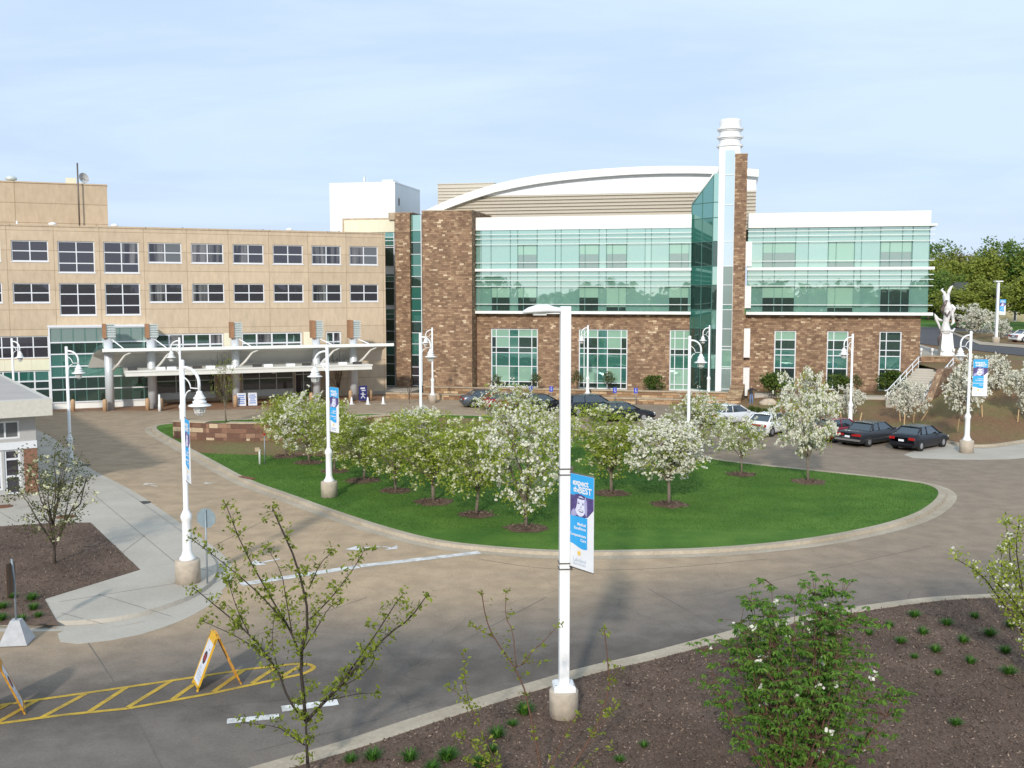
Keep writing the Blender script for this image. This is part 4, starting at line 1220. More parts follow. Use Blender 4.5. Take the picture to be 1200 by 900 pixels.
# ------------------------------------------------------------------ stairs up to the statue
Ast = Vector((30.9, 80.0, .85)); Bst = Vector((35.9, 86.6, 3.05))
dv = Bst-Ast; L_ = math.hypot(dv.x, dv.y); ang = math.atan2(dv.y, dv.x)
stt = thing('stairway', 'outdoor steps climbing past the end of the stone building, white handrails on both sides', 'stairs', Ast, ang)
b_ = MB(); n = 14
for k in range(n):
    b_.box(L_*k/n, L_*(k+1)/n, -1.5, 1.5, -1.0, dv.z*(k+1)/n)
b_.build('step', M['walk'], stt)
for side in (-1, 1):
    b_ = MB(); y = side*1.4
    for hgt in (.95, .55):
        b_.tube([(-.6, y, hgt), (0, y, hgt), (L_, y, dv.z+hgt), (L_+.7, y, dv.z+hgt)], .045, 6)
    for k in range(6):
        x = L_*k/5; b_.tube([(x, y, max(0, dv.z*k/5)), (x, y, dv.z*k/5+.97)], .035, 6)
    b_.build('handrail', M['white'], stt)
b_ = MB(); b_.box(-.2, L_+1.6, -2.05, -1.52, -1.2, .3)
b_.add([(-.2, -2.05, .3), (L_+1.6, -2.05, .3), (L_+1.6, -1.52, .3), (-.2, -1.52, .3), (L_*.35, -2.05, dv.z+.35), (L_+1.6, -2.05, dv.z+.35), (L_+1.6, -1.52, dv.z+.35), (L_*.35, -1.52, dv.z+.35)], [(0,1,5,4),(1,2,6,5),(2,3,7,6),(3,0,4,7),(4,5,6,7)])
b_.build('side_wall', M['brick'], stt)
pwl = thing('plaza_wall', 'low brown wall under the white sculpture at the top of the steps', 'wall')
b_ = MB(); a, b = UG(1079, 424), UG(1126, 425); a_w, b_w = a.copy(), b.copy(); t = (b-a).normalized(); nn = Vector((-t.y, t.x, 0))*.4
for p, q in ((a, b),):
    vs = [a, b, b+nn, a+nn]; zt = 3.75
    b_.prism([(v.x, v.y) for v in vs], 2.0, zt)
b_.build('block_wall', M['brick'], pwl)
b_ = MB(); b_.prism([(v.x, v.y) for v in (a-nn*.15, b-nn*.15, b+nn*1.15, a+nn*1.15)], 3.752, 3.84); b_.build('cap', M['cap'], pwl)

# ------------------------------------------------------------------ small flat-roofed building
P1, P2 = G(61, 467.5, 4.6), G(-60, 474, 4.6); P3 = G(-34, 421, 4.6)
fd = (P1-P2); fa = math.atan2(fd.y, fd.x)
kio = Facade(*G(45, 579).xy, fa)
gh = thing('flat_roofed_lodge', 'small pale building with broad flat grey roof beside the corner walk', 'building', kio.o, kio.a)
def loc(p): q = p-kio.o; return (q.dot(kio.d), -q.dot(kio.n))
rp = [loc(P1), loc(P3), (loc(P3)[0]-26, loc(P3)[1]), (loc(P2)[0]-26, loc(P2)[1])]
b_ = MB(); b_.prism(rp, 3.84, 4.6, 0, True, True); ro = b_.build('roof', M['stucco'], gh)
cxy = (sum(p[0] for p in rp)/4, sum(p[1] for p in rp)/4)
b_ = MB(); b_.prism([(p[0]+(cxy[0]-p[0])*.018, p[1]+(cxy[1]-p[1])*.035) for p in rp], 4.55, 4.604); b_.build('membrane', M['roofgrey'], ro)
b_ = MB()
k1 = kio.s(24.5, 0, 520)
hl_ = [(kio.s(-28, 0, 505), kio.s(23, 0, 505), kio.h(10, 514.5), kio.h(10, 493.5)), (kio.s(5.5, 0, 550), kio.s(24.5, 0, 550), .1, kio.h(15, 526.5)), (kio.s(-40, 0, 550), kio.s(2.5, 0, 550), .35, kio.h(0, 526.5))]
b_.wall(0, -26, 0, -.1, 3.9, hl_, .15)
rdir = (rp[1][0]-rp[0][0], rp[1][1]-rp[0][1]); rl = math.hypot(*rdir); ex = (rdir[0]/rl*14, rdir[1]/rl*14)
b_.quad((0, 0, -.1), (ex[0], ex[1], -.1), (ex[0], ex[1], 3.9), (0, 0, 3.9))
b_.build('wall', M['greywall'], gh)
b_ = MB(); b_.box(k1+.1, .02, -.03, -.002, 0, 2.2); b_.build('brick_dado', M['housebrick'], gh)
b_ = MB(); b_.box(-26, .02, -.06, -.002, hl_[0][2]-.5, hl_[0][2]-.15); b_.build('band', M['frame'], gh)
window(gh, *hl_[0], .1, [.33, .66], [], lambda i, j: 'glass_blind', .08)
window(gh, *hl_[1], .1, [], [.4, .78], lambda i, j: 'glass_dark', .09, name='door')
window(gh, *hl_[2], .1, [.5], [.4], lambda i, j: 'glass_mid', .09)
# ================================================================== plants
def quads(P, size, rng, up=.35, asp=.55, lens=None):
    """one diamond-shaped leaf at each point, turned at random"""
    n = len(P)
    nr = rng.normal(size=(n, 3)); nr[:, 2] += up; nr /= np.linalg.norm(nr, axis=1, keepdims=True)
    t = rng.normal(size=(n, 3)); t -= nr*(t*nr).sum(1, keepdims=True); t /= np.linalg.norm(t, axis=1, keepdims=True)
    b = np.cross(nr, t)
    s = size*rng.uniform(.7, 1.3, (n, 1))
    a = P - t*s; c = P + t*s; k = P - t*s*.1
    l = k + b*s*asp + nr*s*.18; r = k - b*s*asp + nr*s*.18
    return np.stack([a, l, c, r], 1).reshape(-1, 3)

def leafmesh(name, P, size, mat, rng, up=.35, asp=.55):
    v = quads(np.asarray(P), size, rng, up, asp)
    n = len(v)//4
    me = bpy.data.meshes.new(name)
    me.vertices.add(len(v)); me.vertices.foreach_set('co', v.astype(np.float32).ravel())
    me.loops.add(n*4); me.loops.foreach_set('vertex_index', np.arange(n*4, dtype=np.int32))
    me.polygons.add(n); me.polygons.foreach_set('loop_start', np.arange(0, n*4, 4, dtype=np.int32))
    me.materials.append(mat); me.update(calc_edges=True); me.validate()
    return me

def lobes(rng, k=7, amp=.28):
    d = rng.normal(size=(k, 3)); d /= np.linalg.norm(d, axis=1, keepdims=True)
    a = rng.uniform(-amp, amp, k)
    return lambda u: 1 + sum(a[i]*max(0, float(np.dot(u, d[i])))**2 for i in range(k))

def tree_meshes(seed, H, th, rx, nclump, nleaf, nflower, leaf, flower, lsz, fsz, csd, bark, trunk_r, limbs=7, low=.0, leafasp=.55, stems=1):
    """returns meshes (wood, foliage, blossoms): limbs reach through the crown, clumps of leaves sit along them"""
    rng = np.random.default_rng(seed); lb = lobes(rng, 10, .42)
    rz = (H-th)/2; cz = th+rz
    wood = MB()
    roots = []
    if stems == 1:
        jog = rng.normal(0, .03*H, 2)
        tp = [(0, 0, -.05), (jog[0]*.2, jog[1]*.2, th*.5), (jog[0]*.4, jog[1]*.4, th*1.05)]
        wood.tube(tp, [trunk_r*1.15, trunk_r*.95, trunk_r*.8], 7)
        roots = [Vector(tp[-1])]*limbs
    else:
        for i in range(limbs):
            a = 2*math.pi*i/limbs; roots.append(Vector((math.cos(a)*.12, math.sin(a)*.12, -.03)))
    lp = []
    for i in range(limbs):
        a = 2*math.pi*(i+rng.uniform(-.3, .3))/limbs; ph = rng.uniform(.15, 1.2) if i else 1.45
        u = np.array([math.cos(a)*math.cos(ph), math.sin(a)*math.cos(ph), math.sin(ph)])
        k = lb(u)*.85
        end = Vector((u[0]*rx*k, u[1]*rx*k, cz + (u[2]*1.6-.6)*rz*k*.85))
        r0 = roots[i]
        pts = []
        for q in range(6):
            t = q/5; p = r0.lerp(end, t); p.z += math.sin(t*math.pi)*.12*rz*(1 if ph < .8 else .2)
            p += Vector(rng.normal(0, .03*rx, 3))*(1 if 0 < q < 5 else 0); pts.append(p)
        rad = [trunk_r*(.62 if stems == 1 else .5)*(1-.82*q/5) for q in range(6)]
        wood.tube(pts, rad, 5, cap=False)
        lp += pts[1:]
    C = []
    while len(C) < nclump:
        u = rng.normal(size=3); u /= np.linalg.norm(u)
        r = rng.uniform(.12, 1)**.45*lb(u)
        p = np.array([u[0]*rx*r, u[1]*rx*r, cz+u[2]*rz*r])
        if p[2] < th*.75+low: continue
        C.append(p)
    C = np.array(C)
    for p in C:
        pv = Vector(p); q = min(lp, key=lambda a: (a-pv).length + max(0, a.z-pv.z)*.6)
        mid = q.lerp(pv, .5) + Vector(rng.normal(0, .05, 3))*rx*.5
        wood.tube([q, mid, pv], [trunk_r*.15, trunk_r*.1, trunk_r*.04], 3, cap=False)
    wm = wood.mesh('trunk', M[bark])
    sd = csd*rng.uniform(.6, 1.4, (nclump, 1, 1))
    L = (C[:, None, :] + rng.normal(size=(nclump, nleaf, 3))*sd*np.array([1, 1, .75])).reshape(-1, 3)
    fm = leafmesh('foliage', L, lsz, M[leaf], rng, .15, leafasp)
    bm = None
    if nflower:
        w = rng.uniform(.25, 1.75, nclump); cnt = (nflower*w).astype(int)
        idx = np.repeat(np.arange(nclump), cnt)
        grp = np.repeat(C[idx[::5]] + rng.normal(size=(len(idx[::5]), 3))*csd*np.array([1.15, 1.15, .85]), 5, 0)[:len(idx)]
        F = grp + rng.normal(size=(len(idx), 3))*.05 + np.array([0, 0, .03])
        # each blossom a small tuft of three crossed petals
        F = np.repeat(F, 3, 0) + rng.normal(size=(len(F)*3, 3))*fsz*.35
        bm = leafmesh('blossoms', F, fsz, M[flower], rng, .2, .85)
    return wm, fm, bm

def plant(name, label, cat, meshes, loc, rz=0., sc=(1, 1, 1), group=None):
    t = thing(name, label, cat, loc, rz, group); t.scale = sc
    for nm, me in zip(('trunk', 'foliage', 'blossoms'), meshes):
        if me: link(bpy.data.objects.new(nm, me), t)
    return t

GREEN = [tree_meshes(20+i, 4.1, .85, 1.6, 150, 34, 7, 'leaf_crab', 'blossom_green', .058, .046, .17, 'bark_grey', .065, 11) for i in range(3)]
WHITE = [tree_meshes(30+i, 4.3, .85, 1.65, 165, 14, 25, 'leaf_crab', 'blossom', .055, .048, .165, 'bark_grey', .07, 11) for i in range(3)]
HALF = [tree_meshes(40+i, 4.2, .85, 1.6, 140, 24, 14, 'leaf_crab', 'blossom', .055, .046, .165, 'bark_grey', .065, 11) for i in range(3)]
LITE = [tree_meshes(52, 4.0, .95, 1.6, 110, 24, 10, 'leaf_crab', 'blossom', .055, .05, .17, 'bark_grey', .06)]
BASEH = {'G': 4.1, 'W': 4.3, 'H': 4.2, 'L': 4.0}; BASER = {'G': 1.65, 'W': 1.7, 'H': 1.65, 'L': 1.6}
KINDM = {'G': GREEN, 'W': WHITE, 'H': HALF, 'L': LITE}
crabs = [
 (335,535, 3.8, 2.5, 'G', 'small leafy crabapple nearest the low stone wall, first on the lawn'),
 (362,542, 3.9, 3.7, 'H', 'pale-blossomed crabapple before the low stone wall, just beside the banner lamp'),
 (392,552, 3.8, 2.9, 'G', 'sparse crabapple rising directly behind the banner lamp on the lawn'),
 (426,563, 3.3, 3.2, 'G', 'low round mostly green crabapple just past the banner lamp on the lawn'),
 (464,575, 3.7, 3.0, 'G', 'green crabapple pressed against the big cream-flecked tree in the front row'),
 (508,588, 4.15, 3.9, 'G', 'wide cream-flecked crabapple, largest green crown in the front row on the lawn'),
 (558,603, 4.2, 3.0, 'G', 'narrow green crabapple between the widest green one and the white-flowered one by the kerb'),
 (617,619, 4.9, 3.6, 'H', 'tall white-flowered crabapple nearest the kerb, beside the square white lamp post'),
 (716.5,578, 4.15, 3.5, 'G', 'yellow-green crabapple just behind the near banner on the square lamp post'),
 (784,591, 4.4, 4.1, 'W', 'round crabapple covered thickly in white blossom, alone in the middle of the lawn'),
 (869,556, 3.2, 2.6, 'L', 'small thin crabapple with leaning fork at the rear kerb in front of the white cars'),
 (947,564.6, 5.3, 3.7, 'W', 'tallest white-blossomed crabapple on the lawn, in front of the maroon car'),
 (492,530, 3.2, 2.5, 'W', 'small pure white crabapple peeping over the green crowns below the two lamps'),
 (602,525, 3.85, 3.7, 'H', 'crabapple right in front of the grey sedan and bright red car'),
 (815,536, 3.7, 3.6, 'H', 'flowering crabapple half hidden behind the round white one, before the blue car'),
 (655,548, 3.5, 2.9, 'H', 'crabapple whose crown shows on both sides of the square white lamp post'),
]
RINGCHIPS = []
for i, (px, py, h, wd, k, lab) in enumerate(crabs):
    ms = KINDM[k][i % len(KINDM[k])]
    p = G(px, py, LZ)
    s = wd/2/BASER[k]*(1.2 if k == 'G' else (.80 if px == 947 else 1.0) if k == 'W' else 1.0); sh_ = h/BASEH[k]*1.0
    plant('crabapple_tree', lab, 'tree', ms, p, i*1.9 + (2.4 if px == 947 else 0), (s, s, sh_), 'flowering crabapples on the lawn')
    n = 22; mb = MB(); r_ = random.Random(i)
    ring = [(p.x+math.cos(2*math.pi*q/n)*(.78+r_.uniform(-.15, .15))*(1.1 if wd > 3 else .95), p.y+math.sin(2*math.pi*q/n)*(.78+r_.uniform(-.15, .15))*(1.1 if wd > 3 else .95)) for q in range(n)]
    mb.add([(x, y, LZ+.01) for x, y in ring] + [(p.x, p.y, LZ+.09)], [(q, (q+1) % n, n) for q in range(n)], 0, True)
    tag(mb.build('mulch_ring', M['ring_mulch']), kind='structure')
    rg_ = np.random.default_rng(i); q_ = rg_.normal(0, .42, (260, 2)); q_ = q_[np.hypot(q_[:, 0], q_[:, 1]) < 1.0]
    RINGCHIPS.append(np.column_stack([q_[:, 0]+p.x, q_[:, 1]+p.y, LZ+.03+.07*np.clip(1-np.hypot(q_[:, 0], q_[:, 1])/.85, 0, 1)]))

rg_ = np.random.default_rng(77)
tag(link(bpy.data.objects.new('bark_chips', leafmesh('bark_chips', np.concatenate(RINGCHIPS), .045, M['chip'], rg_, 2., .45))), 'loose bark chips in the rings under the lawn trees', 'bark chips', kind='stuff')
# bank trees
def project(p):
    dx, dy, dz = p[0], p[1], p[2]-EYE
    dep = dy*CP - dz*SP; up = dy*SP + dz*CP
    return 600+FOC*dx/dep, 450-FOC*up/dep
BPX = [(project(v), v) for v in BERM]
def BP(px, py):
    return Vector(min(BPX, key=lambda q: (q[0][0]-px)**2+(q[0][1]-py)**2)[1])
BANK = [tree_meshes(60+i, 3.3, .45, 1.75, 115, 8, 19, 'leaf_olive', 'blossom', .05, .052, .16, 'bark_grey', .05, 9) for i in range(2)]
for i, (px, py, h, wd, lab) in enumerate([
    (994, 490, 2.9, 2.9, 'low white tree on the bank behind the maroon car, beside the bannerless lamp'),
    (1062, 492, 3.5, 3.7, 'white flowering spreading tree on the bank beside the foot of the steps'),
    (1130, 497, 5.0, 4.6, 'big white tree on the bank just behind the banner lamp by the black car'),
    (1168, 462, 3.4, 3.6, 'white flowering tree higher on the bank, under the far lamp'),
    (1204, 494, 4.6, 4.4, 'white flowering tree cut by the photo edge on the mulch bank')]):
    p = BP(px, py)
    plant('flowering_tree', lab, 'tree', BANK[i % 2], p, i*2.3, (wd/3.5*.84, wd/3.5*.84, h/3.3*.92), 'white trees on the mulch bank')
for i, (px, py, wd, h, lab) in enumerate([(1142, 394, 5.6, 4.2, 'wide white blossoming tree in the far planted strip beside the sculpture'), (1172, 398, 3.6, 2.8, 'small white blossoming tree by the foot of the far lamp')]):
    plant('flowering_tree', lab, 'tree', BANK[i % 2], UG(px, py), i, (wd/3.5, wd/3.5, h/3.3), 'white trees in the far planted strip')

# far trees
FAR = [tree_meshes(70+i, 13.5, 2.2, 4.6, 170, 34, 0, ('leaf_far1', 'leaf_far2', 'leaf_far3')[i], None, .30, 0, .62, 'bark', .26, 8) for i in range(3)]
far = [(1084, 215, 14.5, 5, 1), (1096, 196, 11.5, 4.6, 0), (1110, 205, 13.2, 5, 0), (1127, 208, 14.2, 5.2, 2), (1143, 200, 12.6, 5, 0), (1153, 192, 14.0, 4.6, 0), (1168, 210, 13.5, 5, 2), (1182, 195, 14.4, 5, 1), (1196, 190, 13.6, 5.2, 0), (1210, 188, 15.0, 5.5, 1), (1228, 195, 15, 5.5, 2), (1250, 200, 14, 5.5, 1), (1122, 150, 6.8, 3.8, 0), (1147, 152, 8.2, 4.2, 0), (1205, 154, 9.5, 4.4, 0), (1088, 178, 8.5, 4.4, 1), (1100, 182, 7.0, 4.0, 1), (1070, 210, 13, 5, 2), (1055, 215, 12, 5, 1)]
fl_ = ['tall dark green tree close beside the end of the stone building', 'yellow-green tree rising over the white sculpture', 'yellow-green tree behind the sculpture, next to the building-side trees', 'brownish budding tree over the house roof', 'yellow-green tree above the house roof ridge', 'slender yellow-green tree between the roof and far lamp', 'brownish budding tree just above the far lamp head', 'dark green tree behind the pale house', 'yellow-green tree with spreading limbs beside the pale house', 'dark green tree at the photo edge beyond the parking lot', 'brownish tree past the photo edge beyond the lot', 'green tree past the photo edge far beyond the lot', 'yellow-green tree before the dark house roof', 'spreading yellow-green tree between the brick gable and the far lamp', 'yellow-green tree before the pale house wall', 'low bushy green tree behind the sculpture by the building corner', 'lowest bushy green tree right behind the sculpture', 'brownish tree hidden behind the stone building', 'green tree hidden behind the stone building']
for i, (px, y, h, rr_, k) in enumerate(far):
    u = (px-600)/FOC; x = u*(y*CP+4*SP)
    plant('tall_tree', fl_[i], 'tree', FAR[k], (x, y, up_z(y)-.1), i*1.3, (rr_/4.6, rr_/4.6, h/13.5*.9), 'tall trees behind the far road')

# shrubs at the foot of the stone building
SHR = tree_meshes(81, 1.7, .12, .75, 60, 26, 0, 'leaf_ever', None, .075, 0, .13, 'twig', .03, 7, stems=2)
SHR2 = tree_meshes(82, 1.9, .3, .65, 34, 14, 0, 'leaf_olive', None, .06, 0, .13, 'twig', .03, 7, stems=2)
for i, (px, py, k, s, lab) in enumerate([
    (581, 454, 1, 1.0, 'thin budding shrub at the near corner of the first ground floor window'), (627, 453, 1, 1.05, 'thin budding shrub at the far corner of the first ground floor window'),
    (676, 454, 1, 1.25, 'thin shrub just beside the square lamp post at the second ground floor window'), (714, 452, 1, 1.1, 'reddish thin shrub in the middle of the second ground floor window'),
    (763.5, 455, 0, 1.1, 'dense round green shrub between the second and third ground floor windows'),
    (905, 458, 0, 1.35, 'leafy shrub at the first narrow ground floor window past the stone fin'), (950, 457, 1, 1.2, 'olive shrub between the first and second narrow windows'),
    (985, 457, 0, 1.2, 'leafy shrub before the second narrow window'), (1003, 458, 1, 1.1, 'small shrub just past the second narrow window'), (1043, 457, 0, 1.45, 'wide leafy shrub before the last narrow window')]):
    z = .45 if px < 870 else .80
    p = G(px, py+6, z)
    plant('shrub', lab, 'shrub', (SHR, SHR2)[k], p, i, (s*(1.15 if k == 0 else 1), s*(1.15 if k == 0 else 1), s), 'shrubs along the stone building')
for i, px in enumerate((881, 889, 897, 906)):
    plant('clipped_shrub', 'small clipped green bush in the short row beside the walk behind the white cars', 'shrub', SHR, BP(px, 484), i, (.42, .42, .32), 'clipped bushes behind the white cars')
# trees by the entrance
ET = tree_meshes(90, 5.2, 1.0, 1.3, 42, 12, 0, 'leaf_spring', None, .06, 0, .2, 'bark_grey', .06, 7)
plant('young_tree', 'young nearly bare tree by the low stone wall before the entrance doors', 'tree', ET, G(265, 494.5, LZ), .4, (.95, .95, .98))
BT_ = tree_meshes(91, 5.0, .5, 1.3, 46, 2, 0, 'leaf_olive', None, .04, 0, .2, 'bark', .05, 11)
plant('bare_tree', 'brown leafless multi-branched tree beside the navy sign under the canopy', 'tree', BT_, bf.world(bf.s(396, 3, 460), 3.0, 0), .3, (.95, .95, 1.0))
plant('bare_tree', 'brown leafless tree growing through the canopy by the middle column', 'tree', BT_, bf.world(bf.s(262, 3, 470), 3.2, 0), 2.3, (.8, .8, .98))
plant('bare_tree', 'pale thin leafless sapling in the stone planter by the glass door strip', 'tree', BT_, G(480, 473, .0), 1.2, (.5, .5, .55))

# corner shrub
cs = G(64, 660, .14)
CS = tree_meshes(95, 4.15, 1.25, 1.12, 105, 24, 3, 'leaf_olive', 'blossom_green', .045, .042, .15, 'bark', .05, 10)
t = plant('multi_stem_tree', 'multi-stemmed small tree with tiny white buds in the corner mulch bed', 'tree', CS, cs, .5, (1.05, 1.05, .98))
b_ = MB()
for a in ([(64,640),(82,600),(98,570),(106,553)], [(64,640),(76,608),(82,580),(92,545),(99,528)], [(64,645),(60,610),(66,580),(70,560)], [(64,640),(50,610),(40,585),(30,565)], [(82,600),(92,592),(100,560)]):
    b_.tube([V(x, y, cs.y+.1*i)-cs for i, (x, y) in enumerate(a)], [.035, .025, .016, .008][:len(a)], 5)
b_.build('branch', M['bark'], t)

# ---- foreground plants from traced limbs
def traced(name, label, cat, base, limbs, Y, leafmat, lsz, per, dens, bark, r0, flower=None, fper=0, seed=1, sd=.05, twigs=0, group=None, taper=.75):
    rng = np.random.default_rng(seed); t = thing(name, label, cat, base, 0, group)
    w = MB(); L = []; F = []
    for li, (rad, pts) in enumerate(limbs):
        off = rng.normal(0, .35) if li else 0
        P_ = [V(x, y, Y + off*k/max(1, len(pts)-1)) for k, (x, y) in enumerate(pts)]
        P_ = [q - Vector(base) for q in P_]
        P_ = chaikin(P_, False, 1)
        n = len(P_); rads = [max(.005, rad*(1-taper*k/(n-1))) for k in range(n)]
        w.tube(P_, rads, 6)
        d = 0
        for k in range(n-1):
            a, b = P_[k], P_[k+1]; seg = (b-a).length
            m = max(1, int(seg*dens))
            for q in range(m):
                u = rng.uniform(); c = a.lerp(b, u); f = (k+u)/(n-1)
                if f < .18 and li == 0: continue
                if rng.uniform() < .5 or twigs:
                    dr = Vector(rng.normal(0, 1, 3)); dr.normalize(); dr.z = abs(dr.z)*.6+.1
                    e = c + dr*rng.uniform(.04, .16)*(1+twigs*rng.uniform(0, 1.6))
                    w.tube([c, e], [.004, .002], 3, cap=False); c = e
                L += [np.array(c)+rng.normal(0, sd, 3) for _ in range(rng.integers(max(1, per-2), per+3))]
                if flower and rng.uniform() < fper: F += [np.array(c)+rng.normal(0, sd*.8, 3)+np.array([0, 0, .03]) for _ in range(rng.integers(3, 9))]
        e = P_[-1]; L += [np.array(e)+rng.normal(0, sd, 3) for _ in range(per+2)]
    w.build('trunk', M[bark], t)
    link(bpy.data.objects.new('foliage', leafmesh('foliage', L, lsz, M[leafmat], rng, .6, .5)), t)
    if F: link(bpy.data.objects.new('blossoms', leafmesh('blossoms', F, .035, M[flower], rng, .4, .9)), t)
    return t
Y0 = G(362, 916, BZ).y
traced('sapling', 'wide open sapling with small new leaves at the kerb, in front of the hatched road', 'tree', G(362, 916, BZ), [
 (.052, [(362,916),(360.5,895),(358,841)]),
 (.036, [(358,841),(351,768),(363,726),(349,662),(325,609),(319,594)]),
 (.026, [(351,768),(342,741),(317,700),(285,643),(264,590)]),
 (.028, [(358,845),(338,821),(325,783),(291,741),(249,707),(226,688)]),
 (.018, [(325,783),(300,760),(276,745),(238,728)]),
 (.018, [(335,730),(305,697),(275,670),(223,630)]),
 (.014, [(357,873),(340,862),(325,851),(283,847)]),
 (.034, [(358,846),(396,806),(427,772),(457,741),(480,726),(500,698)]),
 (.02, [(396,806),(425,765),(442,741),(461,711),(472,696)]),
 (.018, [(363,726),(389,700),(412,670),(428,643)]),
 (.014, [(362,690),(375,660),(389,647)]),
 (.014, [(375,822),(402,817),(419,813),(442,812)]),
 (.014, [(342,741),(335,700),(330,670),(312,640)]),
 (.014, [(351,768),(372,735),(385,712),(400,702)]),
 (.012, [(291,741),(278,715),(270,690),(266,672)]),
 (.012, [(325,783),(318,750),(322,720)]),
 (.012, [(396,806),(420,795),(440,775),(436,760)]),
], Y0, 'leaf_spring', .05, 8, 11, 'twig', .055, seed=3, sd=.055, twigs=.7)
Y1 = G(636, 915, BZ).y
traced('twiggy_shrub', 'thin twiggy shrub at the foot of the square lamp post, stems over the road', 'shrub', G(636, 915, BZ), [
 (.02, [(636,915),(624,848),(611,793),(578,747),(569,724),(564,692)]),
 (.012, [(605,782),(601,738),(592,724),(593,692)]),
 (.012, [(611,779),(625,762),(636,753),(655,732)]),
 (.008, [(578,747),(565,740),(553,732)]),
 (.010, [(605,782),(620,775),(630,777)]),
 (.016, [(640,912),(662,860),(676,836)]),
], Y1, 'leaf_spring', .046, 4, 7, 'stem_red', .02, seed=5, sd=.04, taper=.6)
traced('twiggy_shrub', 'thin leaning twiggy shrub on the mulch just past the square lamp post base', 'shrub', G(662, 912, BZ), [
 (.02, [(662,912),(699,854),(714,810),(712,770),(708,738)]),
 (.010, [(714,802),(720,792),(725,780)]), (.010, [(690,866),(712,842),(722,824)]), (.012, [(664,908),(690,893),(716,872)]),
], Y1+.1, 'leaf_spring', .05, 5, 6.5, 'stem_red', .02, seed=6, sd=.05, taper=.6)
traced('twiggy_shrub', 'low leafy twig clump by the kerb with a bare upright shoot', 'shrub', G(590, 912, BZ), [
 (.014, [(590,912),(566,880),(548,868),(535,862)]), (.012, [(590,912),(570,890),(558,872)]), (.010, [(585,905),(565,895),(545,890)]), (.010, [(590,912),(558,845),(546,813),(543,764)]), (.008, [(552,830),(540,815),(527,806)]),
], Y1-.1, 'leaf_spring', .048, 7, 8, 'stem_red', .02, seed=8, sd=.055, taper=.6)
dg = G(930, 926, BZ)
def rosette_shrub(seed, H, rx, nstem, nros):
    rng = np.random.default_rng(seed); w = MB(); ends = []; tops = []
    for i in range(nstem):
        a = rng.uniform(0, 2*math.pi); s = rng.uniform(.05, 1)**.6
        zt = H*(1.02-.42*s*s)*rng.uniform(.78, 1.03); r = rx*s
        e = Vector((math.cos(a)*r, math.sin(a)*r, zt)); b0 = Vector((math.cos(a)*.14*s, math.sin(a)*.14*s, 0))
        pts = []
        for q in range(7):
            t = q/6; p = b0.lerp(e, t**.72); p.z = b0.z + zt*t; p += Vector(rng.normal(0, .035, 3))*(q > 0); pts.append(p)
        w.tube(pts, [.022*(1-.8*q/6) for q in range(7)], 5, cap=False)
        ends += pts[1:] + pts[3:]; tops.append(pts[-1])
    C = []
    for k in range(nros):
        q = ends[rng.integers(len(ends))]
        d_ = Vector(rng.normal(0, 1, 3)); d_.z = abs(d_.z)*.55-.05; d_.normalize()
        c = q + d_*rng.uniform(.08, .46)
        if c.z < .3 and rng.uniform() < .5: continue
        w.tube([q, q.lerp(c, .5)+Vector((0, 0, .03)), c], [.007, .005, .003], 3, cap=False); C.append(c)
    C += tops
    v = []
    for c in C:
        n = rng.integers(5, 9); a0 = rng.uniform(0, 6.28); dr = rng.uniform(-.1, .75)
        for q in range(n):
            a = a0 + 2*math.pi*q/n + rng.normal(0, .25); t = Vector((math.cos(a)*math.cos(dr), math.sin(a)*math.cos(dr), -math.sin(dr)+rng.normal(0, .12))); t.normalize()
            sd = Vector((-math.sin(a), math.cos(a), rng.normal(0, .25))); L_ = rng.uniform(.075, .125); W_ = L_*.25
            m = c + t*L_*.5 + Vector((0, 0, .012))
            v += [tuple(c), tuple(m-sd*W_), tuple(c+t*L_+Vector((0, 0, -.015))), tuple(m+sd*W_)]
    me = bpy.data.meshes.new('foliage'); n = len(v)//4
    me.from_pydata(v, [], [(4*k, 4*k+1, 4*k+2, 4*k+3) for k in range(n)]); me.materials.append(M['leaf_dog']); me.update()
    F = [np.array(C[k])+rng.normal(0, .035, 3)+np.array([0, 0, .03]) for k in rng.choice(len(C), 46, replace=False) for _ in range(7)]
    return w.mesh('trunk', M['stem_red']), me, leafmesh('blossoms', F, .034, M['blossom'], rng, .5, .9)
DG = rosette_shrub(12, 4.05, 1.78, 46, 2300)
plant('flowering_shrub', 'big leafy green shrub with a few white flowers on the mulch bed beside the road', 'shrub', DG, dg, .3, (1.0, 1.0, 1.0))
re_ = G(1222, 800, BZ)
traced('flowering_shrub', 'green shrub with white flower clusters reaching in at the photo edge over the mulch bed', 'shrub', re_, [
 (.03, [(1222,800),(1196,733),(1170,700),(1150,672),(1120,655)]),
 (.028, [(1222,800),(1205,730),(1196,680),(1190,640),(1195,608)]),
 (.02, [(1200,720),(1180,690),(1172,660),(1176,640)]),
 (.02, [(1196,690),(1184,660),(1182,630),(1178,612)]),
 (.02, [(1210,740),(1190,705),(1165,680),(1160,668)]),
 (.028, [(1222,800),(1218,720),(1212,660),(1208,610)]),
 (.03, [(1222,800),(1240,720),(1250,660),(1240,600)]),
 (.03, [(1222,800),(1260,740),(1290,690)]),
 (.02, [(1215,740),(1200,700),(1204,665)]),
], re_.y, 'leaf_crab', .055, 12, 10, 'twig', .03, 'blossom', .40, seed=9, sd=.075, twigs=1)

